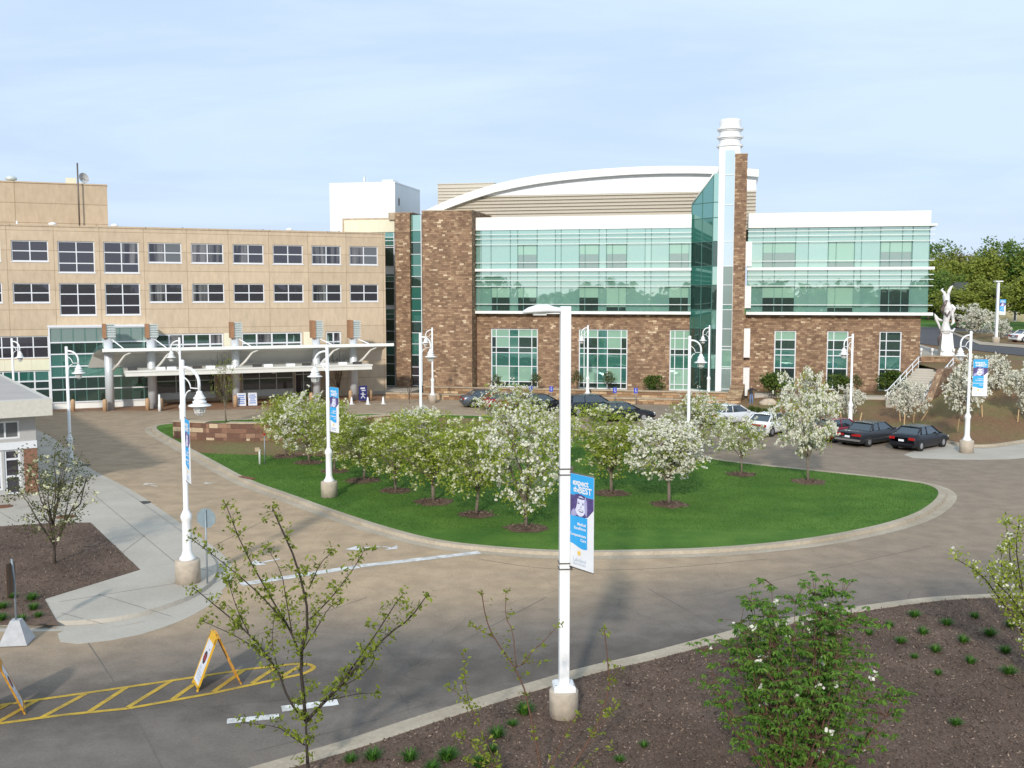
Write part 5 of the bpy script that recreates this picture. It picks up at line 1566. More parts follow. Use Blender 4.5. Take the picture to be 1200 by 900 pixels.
# grass tufts
def tuft(seed):
    rng = np.random.default_rng(seed); n = 110
    a = rng.uniform(0, 2*math.pi, n); r = rng.uniform(0, .07, n); ln = rng.uniform(.12, .26, n); le = rng.uniform(.25, 1.15, n)
    v = []; f = []
    for i in range(n):
        c = Vector((math.cos(a[i])*r[i], math.sin(a[i])*r[i], 0)); o = Vector((math.cos(a[i]), math.sin(a[i]), 0)); s = Vector((-o.y, o.x, 0))*.009
        p1 = c + o*ln[i]*math.sin(le[i])*.5 + Vector((0, 0, ln[i]*math.cos(le[i])*.6)); p2 = c + o*ln[i]*math.sin(le[i])*1.1 + Vector((0, 0, ln[i]*math.cos(le[i])*.85))
        k = len(v); v += [c-s, c+s, p1+s, p1-s, p2]; f += [(k, k+1, k+2, k+3), (k+3, k+2, k+4)]
    mb = MB(); mb.add(v, f); return mb.mesh('grass_tuft', M['tuft'])
TF = [tuft(i) for i in range(3)]
zt8 = [(455,572,1.15),(335,620,1),(240,657,.9),(390,698,1.0),(497,655,1.2),(558,740,1.15),(610,612,1.15),(690,695,1.2),(745,577,1.0),(815,663,1.25),(725,795,1.1),(893,745,1.15),(907,848,1.25),(915,620,1.2),(570,850,.8),(455,770,.7)]
tl = [(960+x/4.09, 580+y/4.09+3, s, 'front') for x, y, s in zt8]
tl += [(500+x/3.46, 640+y/3.46+4, s, 'front') for x, y, s in [(395,665,1.5),(285,760,1.3),(345,715,.8),(80,855,1.3),(265,820,.9),(215,880,1.3),(20,895,1.1),(880,800,.7),(780,860,.7)]]
tl += [(436,890,1.3,'front'),(480,891,1.3,'front'),(525,889,1.2,'front'),(410,893,1.0,'front'),(1010,870,.8,'front'),(1120,850,.9,'front')]
tl += [(x/4, 540+y/4+3, s, 'corner') for x, y, s in [(147,640,1.3),(157,685,1.2),(10,680,1.2),(5,735,1.2),(100,740,1.2),(55,630,1.0),(178,720,.9)]]
for i, (x, y, s, wh) in enumerate(tl):
    if x < 370: wh = 'corner'
    o = link(bpy.data.objects.new('grass_tuft', TF[i % 3]))
    o.location = G(x, y, BZ if wh == 'front' else .14); o.rotation_euler = (0, 0, i*2.1); o.scale = (s, s, s)
    if wh == 'front': tag(o, 'small round tuft of bright green grass on the brown mulch beside the road', 'grass tuft', 'grass tufts dotted over the roadside mulch bed')
    else: tag(o, 'small tuft of green grass in the corner mulch bed by the road sign', 'grass tuft', 'grass tufts in the corner mulch bed')

# bark chips and mown grass
def inside(px, py, poly):
    X = np.array([p.x for p in poly]); Yv = np.array([p.y for p in poly]); r = np.zeros(len(px), bool); n = len(poly); j = n-1
    for i in range(n):
        c = ((Yv[i] > py) != (Yv[j] > py)) & (px < (X[j]-X[i])*(py-Yv[i])/(Yv[j]-Yv[i]+1e-12)+X[i]); r ^= c; j = i
    return r
rg = np.random.default_rng(17)
def scatter(n, x0, x1, y0, y1, poly):
    x = rg.uniform(x0, x1, n); y = rg.uniform(y0, y1, n); k = inside(x, y, poly); return x[k], y[k]
x, y = scatter(52000, -8, 22, 18, 31, bed_poly)
k = np.abs(x)/y < .56; x, y = x[k], y[k]
me = leafmesh('bark_chips', np.stack([x, y, np.full(len(x), BZ+.012)+rg.uniform(0, .02, len(x))], 1), .036, M['chip'], rg, 2.2, .4)
tag(link(bpy.data.objects.new('bark_chips', me)), 'loose brown bark chips covering the roadside bed', 'bark chips', kind='stuff')
x, y = scatter(14000, -26, -13, 29, 43, LB)
me = leafmesh('bark_chips', np.stack([x, y, np.full(len(x), .152)+rg.uniform(0, .015, len(x))], 1), .036, M['chip'], rg, 2.2, .4)
tag(link(bpy.data.objects.new('bark_chips', me)), 'loose dark bark chips in the corner bed by the walk', 'bark chips', kind='stuff')
lp_ = offset(inner, .03, True)
x, y = scatter(300000, -24, 24, 40, 78, lp_)
k = ~inside(x, y, mb_pts)
x, y = x[k], y[k]
for c_ in crabs:
    p = G(c_[0], c_[1], LZ); k = (x-p.x)**2+(y-p.y)**2 > .62; x, y = x[k], y[k]
n = len(x); a = rg.uniform(0, 2*math.pi, n); h = rg.uniform(.03, .07, n); ww = .012
base = np.stack([x, y, np.full(n, LZ)], 1); s_ = np.stack([np.cos(a)*ww, np.sin(a)*ww, np.zeros(n)], 1)
tipv = base + np.stack([rg.normal(0, .022, n), rg.normal(0, .022, n), h], 1)
vv = np.stack([base-s_, base+s_, tipv], 1).reshape(-1, 3)
me = bpy.data.meshes.new('mown_grass'); me.vertices.add(n*3); me.vertices.foreach_set('co', vv.astype(np.float32).ravel())
me.loops.add(n*3); me.loops.foreach_set('vertex_index', np.arange(n*3, dtype=np.int32)); me.polygons.add(n); me.polygons.foreach_set('loop_start', np.arange(0, n*3, 3, dtype=np.int32))
me.materials.append(M['blade']); me.update(calc_edges=True)
tag(link(bpy.data.objects.new('mown_grass', me)), 'short mown green grass of the island lawn', 'grass', kind='stuff')
# ================================================================== street furniture
def text_mesh(body, size, mat, depth=.0025, align='CENTER', width=1.0, bold=0.):
    cu = bpy.data.curves.new('lettering', 'FONT'); cu.body = body; cu.size = size; cu.align_x = align; cu.align_y = 'CENTER'
    cu.extrude = depth/2; cu.resolution_u = 2; cu.offset = bold; cu.space_character = width
    o = bpy.data.objects.new('lettering', cu); COL.objects.link(o)
    dg_ = bpy.context.evaluated_depsgraph_get()
    me = bpy.data.meshes.new_from_object(o.evaluated_get(dg_))
    bpy.data.objects.remove(o); bpy.data.curves.remove(cu)
    me.transform(Matrix.Rotation(R(90), 4, 'X'))
    me.materials.clear(); me.materials.append(mat); me.name = 'lettering'
    return me

def lamp(label, loc, face, s=1.0, base=True, group='white pendant street lamps'):
    t = thing('street_lamp', label, 'street lamp', loc, face, group); t.scale = (s, s, s)
    zb = .75 if base else 0
    if base: MB().lathe([(.40, -.05), (.40, .70), (.38, .75)], n=24).build('base', M['concrete'], t)
    H = zb + 6.5
    MB().lathe([(.26, zb), (.26, zb+.06), (.19, zb+.14), (.15, zb+.3), (.145, zb+1.25), (.17, zb+1.32), (.19, zb+1.42), (.16, zb+1.5), (.13, zb+1.56), (.085, zb+1.66), (.078, H-.02), (.04, H)], n=16).build('pole', M['white'], t)
    zt = H - .25; pts = [(.07, 0, zt)]
    for k in range(9):
        a = math.pi/2*k/8; pts.append((.12+.5*math.sin(a), 0, zt-.5*(1-math.cos(a))))
    pts.append((.62, 0, zt-.75))
    arm = MB(); arm.tube(pts, .05, 8)
    c = [(.05, 0, zt-.32)]
    for k in range(1, 7): a = math.pi/2*k/6; c.append((.05+.25*math.sin(a)*1.0, 0, zt-.32-.33*(math.sin(a)*.2+.8*(1-math.cos(a)))))
    arm.tube(c + [(.62, 0, zt-.66)], .022, 6)
    c = [(.05, 0, zt-1.15)] + [(.05+.24*(1-math.cos(math.pi/2*k/6)), 0, zt-1.15+.42*math.sin(math.pi/2*k/6)) for k in range(1, 7)]
    arm.tube(c, .022, 6)
    arm.build('arm', M['white'], t)
    z = zt - .74
    sh = MB().lathe([(.07, 0), (.09, -.02), (.10, -.10), (.14, -.13), (.14, -.17), (.19, -.2), (.19, -.25), (.165, -.26), (.165, -.30), (.215, -.32), (.215, -.37), (.19, -.38), (.36, -.45), (.36, -.475), (.2, -.47)], (.62, 0, z), 20).build('lamp_shade', M['white'], t)
    MB().lathe([(.14, -.46), (.15, -.55), (.12, -.66), (.05, -.72), (.01, -.73)], (.62, 0, z), 14).build('globe', M['lens'], sh)
    cg = MB()
    for k in range(6):
        a = math.pi*2*k/6
        cg.tube([(.62+r*math.cos(a), r*math.sin(a), z+q) for r, q in ((.19, -.46), (.195, -.58), (.15, -.70), (.06, -.77), (.0, -.78))], .012, 4)
    for r, q in ((.195, -.55), (.165, -.68)):
        cg.tube([(.62+r*math.cos(2*math.pi*k/14), r*math.sin(2*math.pi*k/14), z+q) for k in range(15)], .012, 4)
    cg.build('cage', M['white'], sh)
    return t
LP = {}
def L(key, label, px, py, face, s, base, Z=0.):
    LP[key] = lamp(label, G(px, py, Z), R(face), s, base); return LP[key]
L('A', 'white pendant lamp with a banner at the walk corner, beside the road sign', 220.5, 682, -18, 1.0, True, .12)
L('B', 'white pendant lamp with a banner near the kerb of the lawn, tree crowns behind it', 386, 582, 172, .96, True, LZ)
L('C', 'white pendant lamp without footing before the glazed vestibule at the entrance drive', 83, 545, 0, 1.0, False, .1)
L('D', 'white pendant lamp at the narrow tip of the lawn, just behind the corner lamp', 213.5, 511, 185, .90, True, .05)
L('E', 'white pendant lamp rising out of the flowering trees, arm towards the stone tower', 493.5, 529, 5, .97, True, LZ)
L('F', 'white pendant lamp at the foot of the stone tower, with round concrete footing', 507, 472, 185, .90, True, 0)
L('G', 'white pendant lamp in front of the second big ground floor window', 688.5, 470, 188, .92, True, 0)
L('H', 'white pendant lamp among the flowering trees with its arm pointing at the glass prow', 806, 548, -5, .98, True, LZ)
L('I', 'white pendant lamp before the glass prow, arm turned to the lower neighbouring lamp', 830, 470, 184, .92, True, 0)
pI = BP(998, 497)
LP['J'] = lamp('white pendant lamp without footing on the mulch bank behind the maroon car', pI, R(187), 1.0, False)
L('K', 'white pendant lamp with a banner beside the black car at the parking apron', 1132.5, 530.5, 186, 1.0, True, 0)
LP['M'] = lamp('white pendant lamp standing behind the small flat-roofed lodge', G(18, 497, 0), R(-8), .96, False)

# far plain lamp
f = UG(1167, 402.5)
fl2 = thing('parking_lamp', 'plain white lamp post with a flat head in the far planted strip', 'street lamp', f, 0)
MB().lathe([(.42, -.1), (.42, .7), (.4, .75)], n=18).build('base', M['concrete'], fl2)
MB().box(-.13, .13, -.13, .13, .75, 7.0).build('pole', M['white'], fl2)
b_ = MB(); b_.box(-.42, .42, -.3, .3, 7.0, 7.13); b_.build('lamp_head', M['white'], fl2)

# square lamp post close by
q0 = G(660.5, 838, BZ)
sq = thing('square_lamp_post', 'tall white square lamp post on a round concrete footing in the roadside mulch bed', 'street lamp', q0, R(4))
zt = V(660, 359, q0.y).z - BZ
b_ = MB(); b_.lathe([(.325, -.1), (.325, .56), (.31, .59), (.27, .6)], n=32); b_.build('base', M['concrete'], sq)
b_ = MB(); b_.add([(-.24, -.24, .6), (.24, -.24, .6), (.24, .24, .6), (-.24, .24, .6), (-.24, -.24, .70), (.24, -.24, .70), (.24, .24, .70), (-.24, .24, .70), (-.20, -.20, .75), (.20, -.20, .75), (.20, .20, .75), (-.20, .20, .75)], [(0,1,5,4),(1,2,6,5),(2,3,7,6),(3,0,4,7),(4,5,9,8),(5,6,10,9),(6,7,11,10),(7,4,8,11),(8,9,10,11)])
b_.build('foot_plate', M['white'], sq)
b_ = MB(); w_ = .113
b_.box(-w_, w_, -w_, w_, .7, zt); po = b_.build('pole', M['white'], sq)
bv_ = po.modifiers.new('bevel', 'BEVEL'); bv_.width = .012; bv_.segments = 2
b_ = MB()
for sx_ in (-1, 1):
    for sy_ in (-1, 1): b_.lathe([(.016, .70), (.016, .765), (.004, .77)], (sx_*.19, sy_*.19, 0), 6)
b_.build('anchor_bolt', M['galv'], sq)
b_ = MB(); b_.box(-.05, .05, -w_-.004, -w_-.0005, 1.05, 1.28); b_.build('handhole_cover', M['frame'], sq)
hd = MB()
sec = [(-.10, .10, .10, 0), (-.25, .10, .12, .01), (-.40, .17, .17, .02), (-.62, .19, .17, .01), (-.80, .15, .12, -.01), (-.92, .06, .05, -.03)]
rings_ = []
for x, hw, hh_, dz in sec:
    rings_.append([(x, hw*math.cos(a), zt-.10+dz+ (hh_*.75 if math.sin(a) > 0 else hh_*.42)*math.sin(a)) for a in [2*math.pi*k/14 for k in range(14)]])
hd.add([p for r in rings_ for p in r], [(i*14+k, i*14+(k+1) % 14, (i+1)*14+(k+1) % 14, (i+1)*14+k) for i in range(len(sec)-1) for k in range(14)] + [tuple(range(14))[::-1], tuple((len(sec)-1)*14+k for k in range(14))], 0, True)
hd.build('lamp_head', M['white'], sq)
b_ = MB(); b_.box(-.70, -.42, -.11, .11, zt-.19, zt-.155); b_.build('lens', M['lens'], sq)
b_ = MB(); b_.tube([(-w_-.003, -.03, 1.95), (-w_-.006, -.02, 2.05)], .01, 5)

# ------------------------------------------------------------------ banners
BW, BH = .84, 2.26
def banner(label, loc, rz, s=1.0, detail=True):
    t = thing('street_banner', label, 'banner', loc, rz, 'blue and white banners on the lamp posts'); t.scale = (s, s, s)
    def cur(x): return .005*math.sin(x/BW*math.pi*1.15)
    n = 8
    def patch(mb, x0, x1, z0, z1, off, m=0, zf0=None, zf1=None):
        for k in range(n):
            a, b = x0+(x1-x0)*k/n, x0+(x1-x0)*(k+1)/n
            za0 = zf0(a) if zf0 else z0; za1 = zf0(b) if zf0 else z0
            zb0 = zf1(a) if zf1 else z1; zb1 = zf1(b) if zf1 else z1
            mb.quad((a, -cur(a)-off, za0), (b, -cur(b)-off, za1), (b, -cur(b)-off, zb1), (a, -cur(a)-off, zb0), m)
    c = MB(); patch(c, 0, BW, 0, BH, 0)
    for k in range(n):
        a, b = BW*k/n, BW*(k+1)/n
        c.quad((b, .008-cur(b), 0), (a, .008-cur(a), 0), (a, .008-cur(a), BH), (b, .008-cur(b), BH))
    c.quad((BW, -cur(BW), 0), (BW, .008-cur(BW), 0), (BW, .008-cur(BW), BH), (BW, -cur(BW), BH))
    c.build('cloth', M['banner'], t)
    p = MB(); patch(p, .002, BW-.002, BH*.775, BH-.002, .003); p.build('top_panel', M['cyan'], t)
    p = MB(); wave = lambda x: BH*.235 + .05*math.cos(x/BW*5.2)*(1 if x < .5 else .8)
    patch(p, .002, BW*.74, 0, BH*.555, .003, 0, wave, None); p.build('lower_panel', M['cyan'], t)
    # portrait: a smiling face with dark hair
    p = MB(); hem = lambda x: BH*(.555 + (.10*max(0, x/BW-.72)/.28 if x > .72*BW else 0))
    patch(p, .002, BW-.002, 0, BH*.774, .004, 0, hem, None)
    def oval(cx, cz, rx, rz_, off, m, a=0):
        vs = []
        for k in range(16):
            u = 2*math.pi*k/16; xx, zz = rx*math.cos(u), rz_*math.sin(u)
            x_ = cx + xx*math.cos(a)-zz*math.sin(a); z_ = cz + xx*math.sin(a)+zz*math.cos(a)
            vs.append((x_, -cur(x_)-off, z_))
        p.add(vs, [tuple(range(16))], m)
    fx, fz = BW*.44, BH*.665
    oval(BW*.20, BH*.595, .15, .085, .0055, 2, .5)
    oval(fx+.01, fz+.005, .20, .245, .006, 1, -.12)
    oval(fx-.165, fz+.09, .055, .19, .007, 0, -.2); oval(fx+.0, fz+.235, .22, .06, .007, 0, -.05); oval(fx+.20, fz+.02, .05, .23, .007, 2, .08)
    oval(fx-.06, fz+.07, .036, .015, .008, 0); oval(fx+.10, fz+.06, .036, .015, .008, 0)
    oval(fx-.06, fz+.105, .05, .009, .008, 2); oval(fx+.10, fz+.095, .05, .009, .008, 2)
    oval(fx+.03, fz-.01, .02, .03, .008, 2); oval(fx+.03, fz-.10, .085, .036, .008, 0, -.08); oval(fx+.03, fz-.093, .068, .02, .0095, 3, -.08)
    p.build('portrait', [M['purple'], M['skin_print'], M['purple2'], M['banner']], t)
    p = MB(); lx, lz = BW*.40, BH*.165
    p.add([(lx+.055*math.cos(2*math.pi*k/14), -cur(lx)-.004, lz+.055*math.sin(2*math.pi*k/14)) for k in range(14)], [tuple(range(14))])
    for k in range(10):
        a = 2*math.pi*k/10; r0, r1 = .064, .088; d = .12
        p.add([(lx+r0*math.cos(a-d), -cur(lx)-.004, lz+r0*math.sin(a-d)), (lx+r0*math.cos(a+d), -cur(lx)-.004, lz+r0*math.sin(a+d)), (lx+r1*math.cos(a), -cur(lx)-.004, lz+r1*math.sin(a))], [(0, 1, 2)])
    p.build('sun_emblem', M['sunlogo'], t)
    for me, x, z in TXT:
        o = link(bpy.data.objects.new('lettering', me), t); o.location = (x, -.013, z)
    p = MB()
    for z in (-.02, BH+.02): p.tube([(-.10, 0, z), (BW, -cur(BW)*.5, z)], .014, 6)
    p.build('banner_rod', M['bracket'], t)
    return t
TXT = [(text_mesh('expect', .205, M['banner'], bold=.006), BW*.45, BH*.915), (text_mesh('the', .175, M['banner'], bold=.006), BW*.29, BH*.838), (text_mesh('BEST', .215, M['banner'], bold=.006), BW*.65, BH*.838),
       (text_mesh('Medical', .10, M['banner'], align='RIGHT', bold=.002), BW*.69, BH*.475), (text_mesh('Excellence', .10, M['banner'], align='RIGHT', bold=.002), BW*.69, BH*.43),
       (text_mesh('Compassionate', .094, M['banner'], align='RIGHT', bold=.002), BW*.70, BH*.355), (text_mesh('Care', .10, M['banner'], align='RIGHT', bold=.002), BW*.70, BH*.308),
       (text_mesh('Lakeland', .135, M['logotext']), BW*.42, BH*.088), (text_mesh('HEALTHCARE', .075, M['logotext']), BW*.42, BH*.045)]
zb = V(667, 661, q0.y).z; zt_ = V(667, 553, q0.y).z
an = R(-53); pp = q0 + Vector((math.cos(an), math.sin(an), 0))*.15 + Vector((.03, 0, 0))
bn = banner('large banner on the square white lamp post, its portrait and blue panels clearly readable', Vector((pp.x, pp.y, zb)), an, (zt_-zb)/BH)
cl = sq
for z in (zb-.02*1, zt_+.02):
    b_ = MB()
    zz = z-q0.z
    for dz in (-.065, .065):
        b_.box(-.135, .16, -.135, -.122, zz+dz-.012, zz+dz+.012); b_.box(-.135, .16, .122, .135, zz+dz-.012, zz+dz+.012); b_.box(-.135, -.122, -.12, .12, zz+dz-.012, zz+dz+.012)
    b_.box(.123, .17, -.10, .06, zz-.095, zz+.095)
    b_.build('clamp', M['bracket'], cl)
def on_lamp(key, y0, y1, rz, label, dx=.10):
    lo = LP[key].location; Y = lo.y
    px = project(lo)[0]
    za, zb_ = V(px, y1, Y).z, V(px, y0, Y).z
    a = R(rz); p = Vector((lo.x, lo.y, za)) + Vector((math.cos(a), math.sin(a), 0))*.19
    return banner(label, p, a, (zb_-za)/BH)
on_lamp('A', 489, 562, -62, 'banner on the corner walk lamp, turned nearly edge-on')
on_lamp('B', 453, 505, -50, 'banner on the lamp standing in the lawn, green crowns behind it')
on_lamp('K', 421, 464, -12, 'banner facing forward on the lamp beside the black car')
za = V(1169, 369, f.y).z; zb_ = V(1169, 351, f.y).z
banner('small distant banner on the plain far lamp beyond the bank', Vector((f.x+.25, f.y, za)), R(-15), (zb_-za)/BH)

# ------------------------------------------------------------------ cars
def car(label, loc, heading, paint, L_=4.6, W_=1.76, H_=1.42, kind='sedan', trim='plain'):
    t = thing('parked_car', label, 'car', loc, heading)
    w = W_/2
    if kind == 'sedan':   st = [(0, .34, .62, .80), (.05, .24, .60, .96), (.5, .20, .60, 1.0), (.85, .20, .60, .985), (1.6, .18, .58, .94), (2.9, .18, .58, .93), (3.45, .20, .56, .90), (4.1, .22, .52, .80), (4.45, .26, .48, .70), (4.6, .34, .46, .58)]; gh_ = [(.55, .98), (1.15, H_), (2.55, H_), (3.45, .91)]
    elif kind == 'boxy':  st = [(0, .30, .58, .86), (.06, .24, .58, .94), (.6, .22, .58, .96), (1.2, .20, .58, .96), (1.7, .18, .58, .94), (3.0, .18, .58, .94), (3.5, .20, .58, .93), (4.2, .22, .56, .88), (4.5, .24, .54, .82), (4.6, .30, .52, .72)]; gh_ = [(1.05, .955), (1.45, H_), (2.65, H_), (3.3, .93)]
    elif kind == 'hatch': st = [(0, .34, .62, .84), (.06, .26, .62, .98), (.4, .22, .62, .98), (.9, .20, .60, .97), (1.6, .18, .58, .94), (2.9, .18, .58, .93), (3.4, .20, .56, .90), (4.1, .22, .52, .80), (4.45, .26, .48, .70), (4.6, .34, .46, .58)]; gh_ = [(.2, .98), (.85, H_), (2.55, H_), (3.4, .91)]
    else:                 st = [(0, .40, .70, .95), (.05, .32, .72, 1.08), (.5, .28, .72, 1.10), (.9, .26, .72, 1.10), (1.6, .25, .7, 1.08), (3.0, .25, .7, 1.06), (3.5, .26, .68, 1.02), (4.1, .28, .62, .94), (4.45, .32, .6, .84), (4.6, .40, .56, .70)]; gh_ = [(.12, 1.09), (.4, H_), (2.6, H_), (3.45, 1.04)]
    k = L_/4.6
    b = MB(); rings = []
    for x, z0, zm, z1 in st:
        e = 1.0 if .04 < x/4.6 < .93 else .90
        rings.append([(x*k, -w*.86*e, z0), (x*k, -w*e, z0+.12), (x*k, -w*1.0*e, zm), (x*k, -w*.965*e, z1-.07), (x*k, -w*.90*e, z1-.01), (x*k, -w*.4*e, z1+.015), (x*k, w*.4*e, z1+.015), (x*k, w*.90*e, z1-.01), (x*k, w*.965*e, z1-.07), (x*k, w*e, zm), (x*k, w*e, z0+.12), (x*k, w*.86*e, z0)])
    n = 12
    b.add([p for r in rings for p in r], [(i*n+q, i*n+(q+1) % n, (i+1)*n+(q+1) % n, (i+1)*n+q) for i in range(len(rings)-1) for q in range(n)] + [tuple(range(n)), tuple((len(rings)-1)*n+q for q in range(n))[::-1]], 0, True)
    b.build('body', M[paint], t)
    (xr0, zr0), (xr1, zr1), (xf1, zf1), (xf0, zf0) = [(x*k, z) for x, z in gh_]
    wb, wt = w*.90, w*.70
    g = MB()
    g.add([(xr0, -wb*.92, zr0), (xf0, -wb*.92, zf0), (xf0, wb*.92, zf0), (xr0, wb*.92, zr0), (xr1, -wt, zr1-.03), (xf1, -wt, zf1-.03), (xf1, wt, zf1-.03), (xr1, wt, zr1-.03)], [(0,1,5,4),(1,2,6,5),(2,3,7,6),(3,0,4,7),(4,5,6,7)])
    g.build('windows', M['carglass'], t)
    r = MB()
    c = [(xr1-.08, -wt*.98, zr1-.03), (xr1+.05, -wt*1.02, zr1-.008), (xf1-.05, -wt*1.02, zf1-.008), (xf1+.08, -wt*.98, zf1-.03)]
    r.add([(p[0], p[1], p[2]) for p in c] + [(p[0], 0, p[2]+.03) for p in c] + [(p[0], -p[1], p[2]) for p in c], [(i+j*4, i+1+j*4, i+5+j*4, i+4+j*4) for j in range(2) for i in range(3)], 0, True)
    for s in (-1, 1):
        for x0, z0, x1, z1 in ((xr0, zr0, xr1, zr1-.02), (xf0, zf0, xf1, zf1-.02)):
            r.tube([(x0, s*wb*.925, z0-.01), (x1, s*wt*1.01, z1)], .045, 6)
        xm = (xr1+xf1)/2-.1*k; r.tube([(xm, s*wb*.925, .93 if kind != 'suv' else 1.06), (xm, s*wt*1.01, zr1-.03)], .035, 6)
        if kind in ('sedan', 'suv', 'boxy'): r.tube([(xr1-.12, s*wb*.925, .95 if kind != 'suv' else 1.07), (xr1+.03, s*wt*1.01, zr1-.03)], .05 if kind != 'suv' else .08, 6)
    r.build('roof', M[paint], t)
    rw = .325 if kind != 'suv' else .35
    for x in (.82*k, 3.68*k):
        for s in (-1, 1):
            y = s*(w-.09)
            wh = MB(); prof = [(.18, -.1), (rw, -.1), (rw+.005, 0), (rw, .1), (.18, .1)]
            vs = []; N_ = 20
            for rr_, yy in prof:
                for q in range(N_): a = 2*math.pi*q/N_; vs.append((x+rr_*math.cos(a), y+yy, rw+rr_*math.sin(a)))
            wh.add(vs, [(i*N_+q, i*N_+(q+1) % N_, (i+1)*N_+(q+1) % N_, (i+1)*N_+q) for i in range(4) for q in range(N_)], 0, True)
            wo = wh.build('wheel', M['tyre'], t)
            ri = MB(); vs = [(x+.23*math.cos(2*math.pi*q/N_), y+s*.09, rw+.23*math.sin(2*math.pi*q/N_)) for q in range(N_)]
            ri.add(vs + [(x, y+s*.105, rw)], [(q, (q+1) % N_, N_) for q in range(N_)])
            ri.build('rim', M['rim'], wo)
            ar = MB(); vs = []
            for q in range(13):
                a = math.pi*q/12; vs += [(x+(rw+.02)*math.cos(a), s*(w+.004), rw+(rw+.02)*math.sin(a)), (x+(rw+.075)*math.cos(a), s*(w-.005), rw+(rw+.075)*math.sin(a))]
            ar.add(vs, [(2*q, 2*q+2, 2*q+3, 2*q+1) for q in range(12)]); ar.build('wheel_arch', M['tyre'], t)
    zl = .72 if kind != 'suv' else .85
    for s in (-1, 1):
        b = MB(); b.box(-.015, .10*k, s*w*.50, s*w*.90, zl-.02, zl+.13); b.build('tail_light', M['redlamp'], t)
        b = MB(); b.box(4.42*k, 4.56*k, s*w*.45, s*w*.86, .56, .66); b.build('headlight', M['lamp_clear'], t)
        b = MB(); b.box(3.05*k, 3.2*k, s*(w-.06), s*(w+.12), .92, 1.04); b.build('wing_mirror', M[paint], t)
    if trim == 'chrome':
        b = MB(); b.box(-.07, .02, -w*.95, w*.95, .40, .52); b.build('bumper', M['chrome'], t)
        for s in (-1, 1):
            b = MB(); b.box(.3, 4.3*k, s*(w-.005), s*(w+.012), .46, .50); b.build('side_trim', M['chrome'], t)
            b = MB(); b.box(-.02, .05, s*w*.30, s*w*.92, .70, .82); b.build('light_bar', M['redlamp'], t)
    elif trim == 'redbar':
        b = MB(); b.box(-.02, .05, -w*.86, w*.86, .78, .86); b.build('light_bar', M['redlamp'], t)
    else:
        b = MB(); b.box(-.05, .06, -w*.86, w*.86, .36, .5); b.build('bumper', M[paint], t)
    b = MB(); b.box(-.055 if trim != 'redbar' else -.03, -.035 if trim != 'redbar' else -.005, -.17, .17, .60, .72); b.build('number_plate', M['plate'], t)
    return t
def paint(name, c, coat=.12, rough=.3, metal=0.): M[name] = plain(name, c, rough, metal, .03, 2, .35, 0, coat)
paint('paint_grey', (.10, .12, .145), metal=.4); paint('paint_red', (.26, .012, .02)); paint('paint_black', (.012, .013, .018)); paint('paint_navy', (.014, .018, .032)); paint('paint_white', (.80, .80, .80)); paint('paint_maroon', (.22, .012, .03)); paint('paint_darkgrey', (.035, .038, .045), metal=.2); paint('paint_silver', (.62, .63, .65))
def park(label, rx, ry, heading, pt, **k):
    """rx,ry: where the photograph shows the middle of the rear bumper meet the ground"""
    return car(label, G(rx, ry), R(heading), pt, **k)
park('grey sedan parked at the terrace wall beyond the lawn, beside the small red car', 541, 477, 14, 'paint_grey', L_=4.75)
park('small bright red car partly hidden by the flowering tree, next to the grey sedan', 566, 480.5, 14, 'paint_red', L_=4.2, kind='hatch')
park('dark car almost hidden behind blossom between the bright red car and square lamp post', 602, 483, 16, 'paint_black')
park('dark blue tall estate car parked just past the square lamp post', 662, 487, 14, 'paint_navy', kind='suv', L_=4.6, H_=1.6, W_=1.8)
park('dark green-black sedan with low nose, next to the tall dark car', 692, 494, 12, 'paint_black', L_=4.8)
park('dark blue car hidden under white blossom in front of the stone buttress wall', 817, 497.5, 22, 'paint_navy', L_=4.7)
park('silver-white car half behind the thin tree, its side window showing', 830, 499, 32, 'paint_silver', L_=4.5)
park('white sedan with a red light bar across its boot', 884, 512, 50, 'paint_white', trim='redbar', L_=4.7)
park('maroon hatchback half hidden by the tallest white-blossomed tree', 958, 518, 34, 'paint_maroon', kind='hatch', L_=4.1)
park('old boxy dark grey saloon with chrome bumper between the red and black cars', 993, 523.5, 38, 'paint_darkgrey', kind='boxy', trim='chrome', L_=5.2, W_=1.88, H_=1.40)
park('black sedan with silver wheels, last in the row beside the banner lamp', 1056, 528.5, 40, 'paint_black', L_=4.3)
fw = UG(1187, 402); o = car('small white car in the far parking lot at the photo edge', fw + Vector((0, 0, .08)), R(10), 'paint_white', L_=4.5)
fw = UG(1205, 392); o = car('white car further back in the far parking lot, cut by the photo edge', fw + Vector((0, 0, .08)), R(12), 'paint_white', L_=4.5)

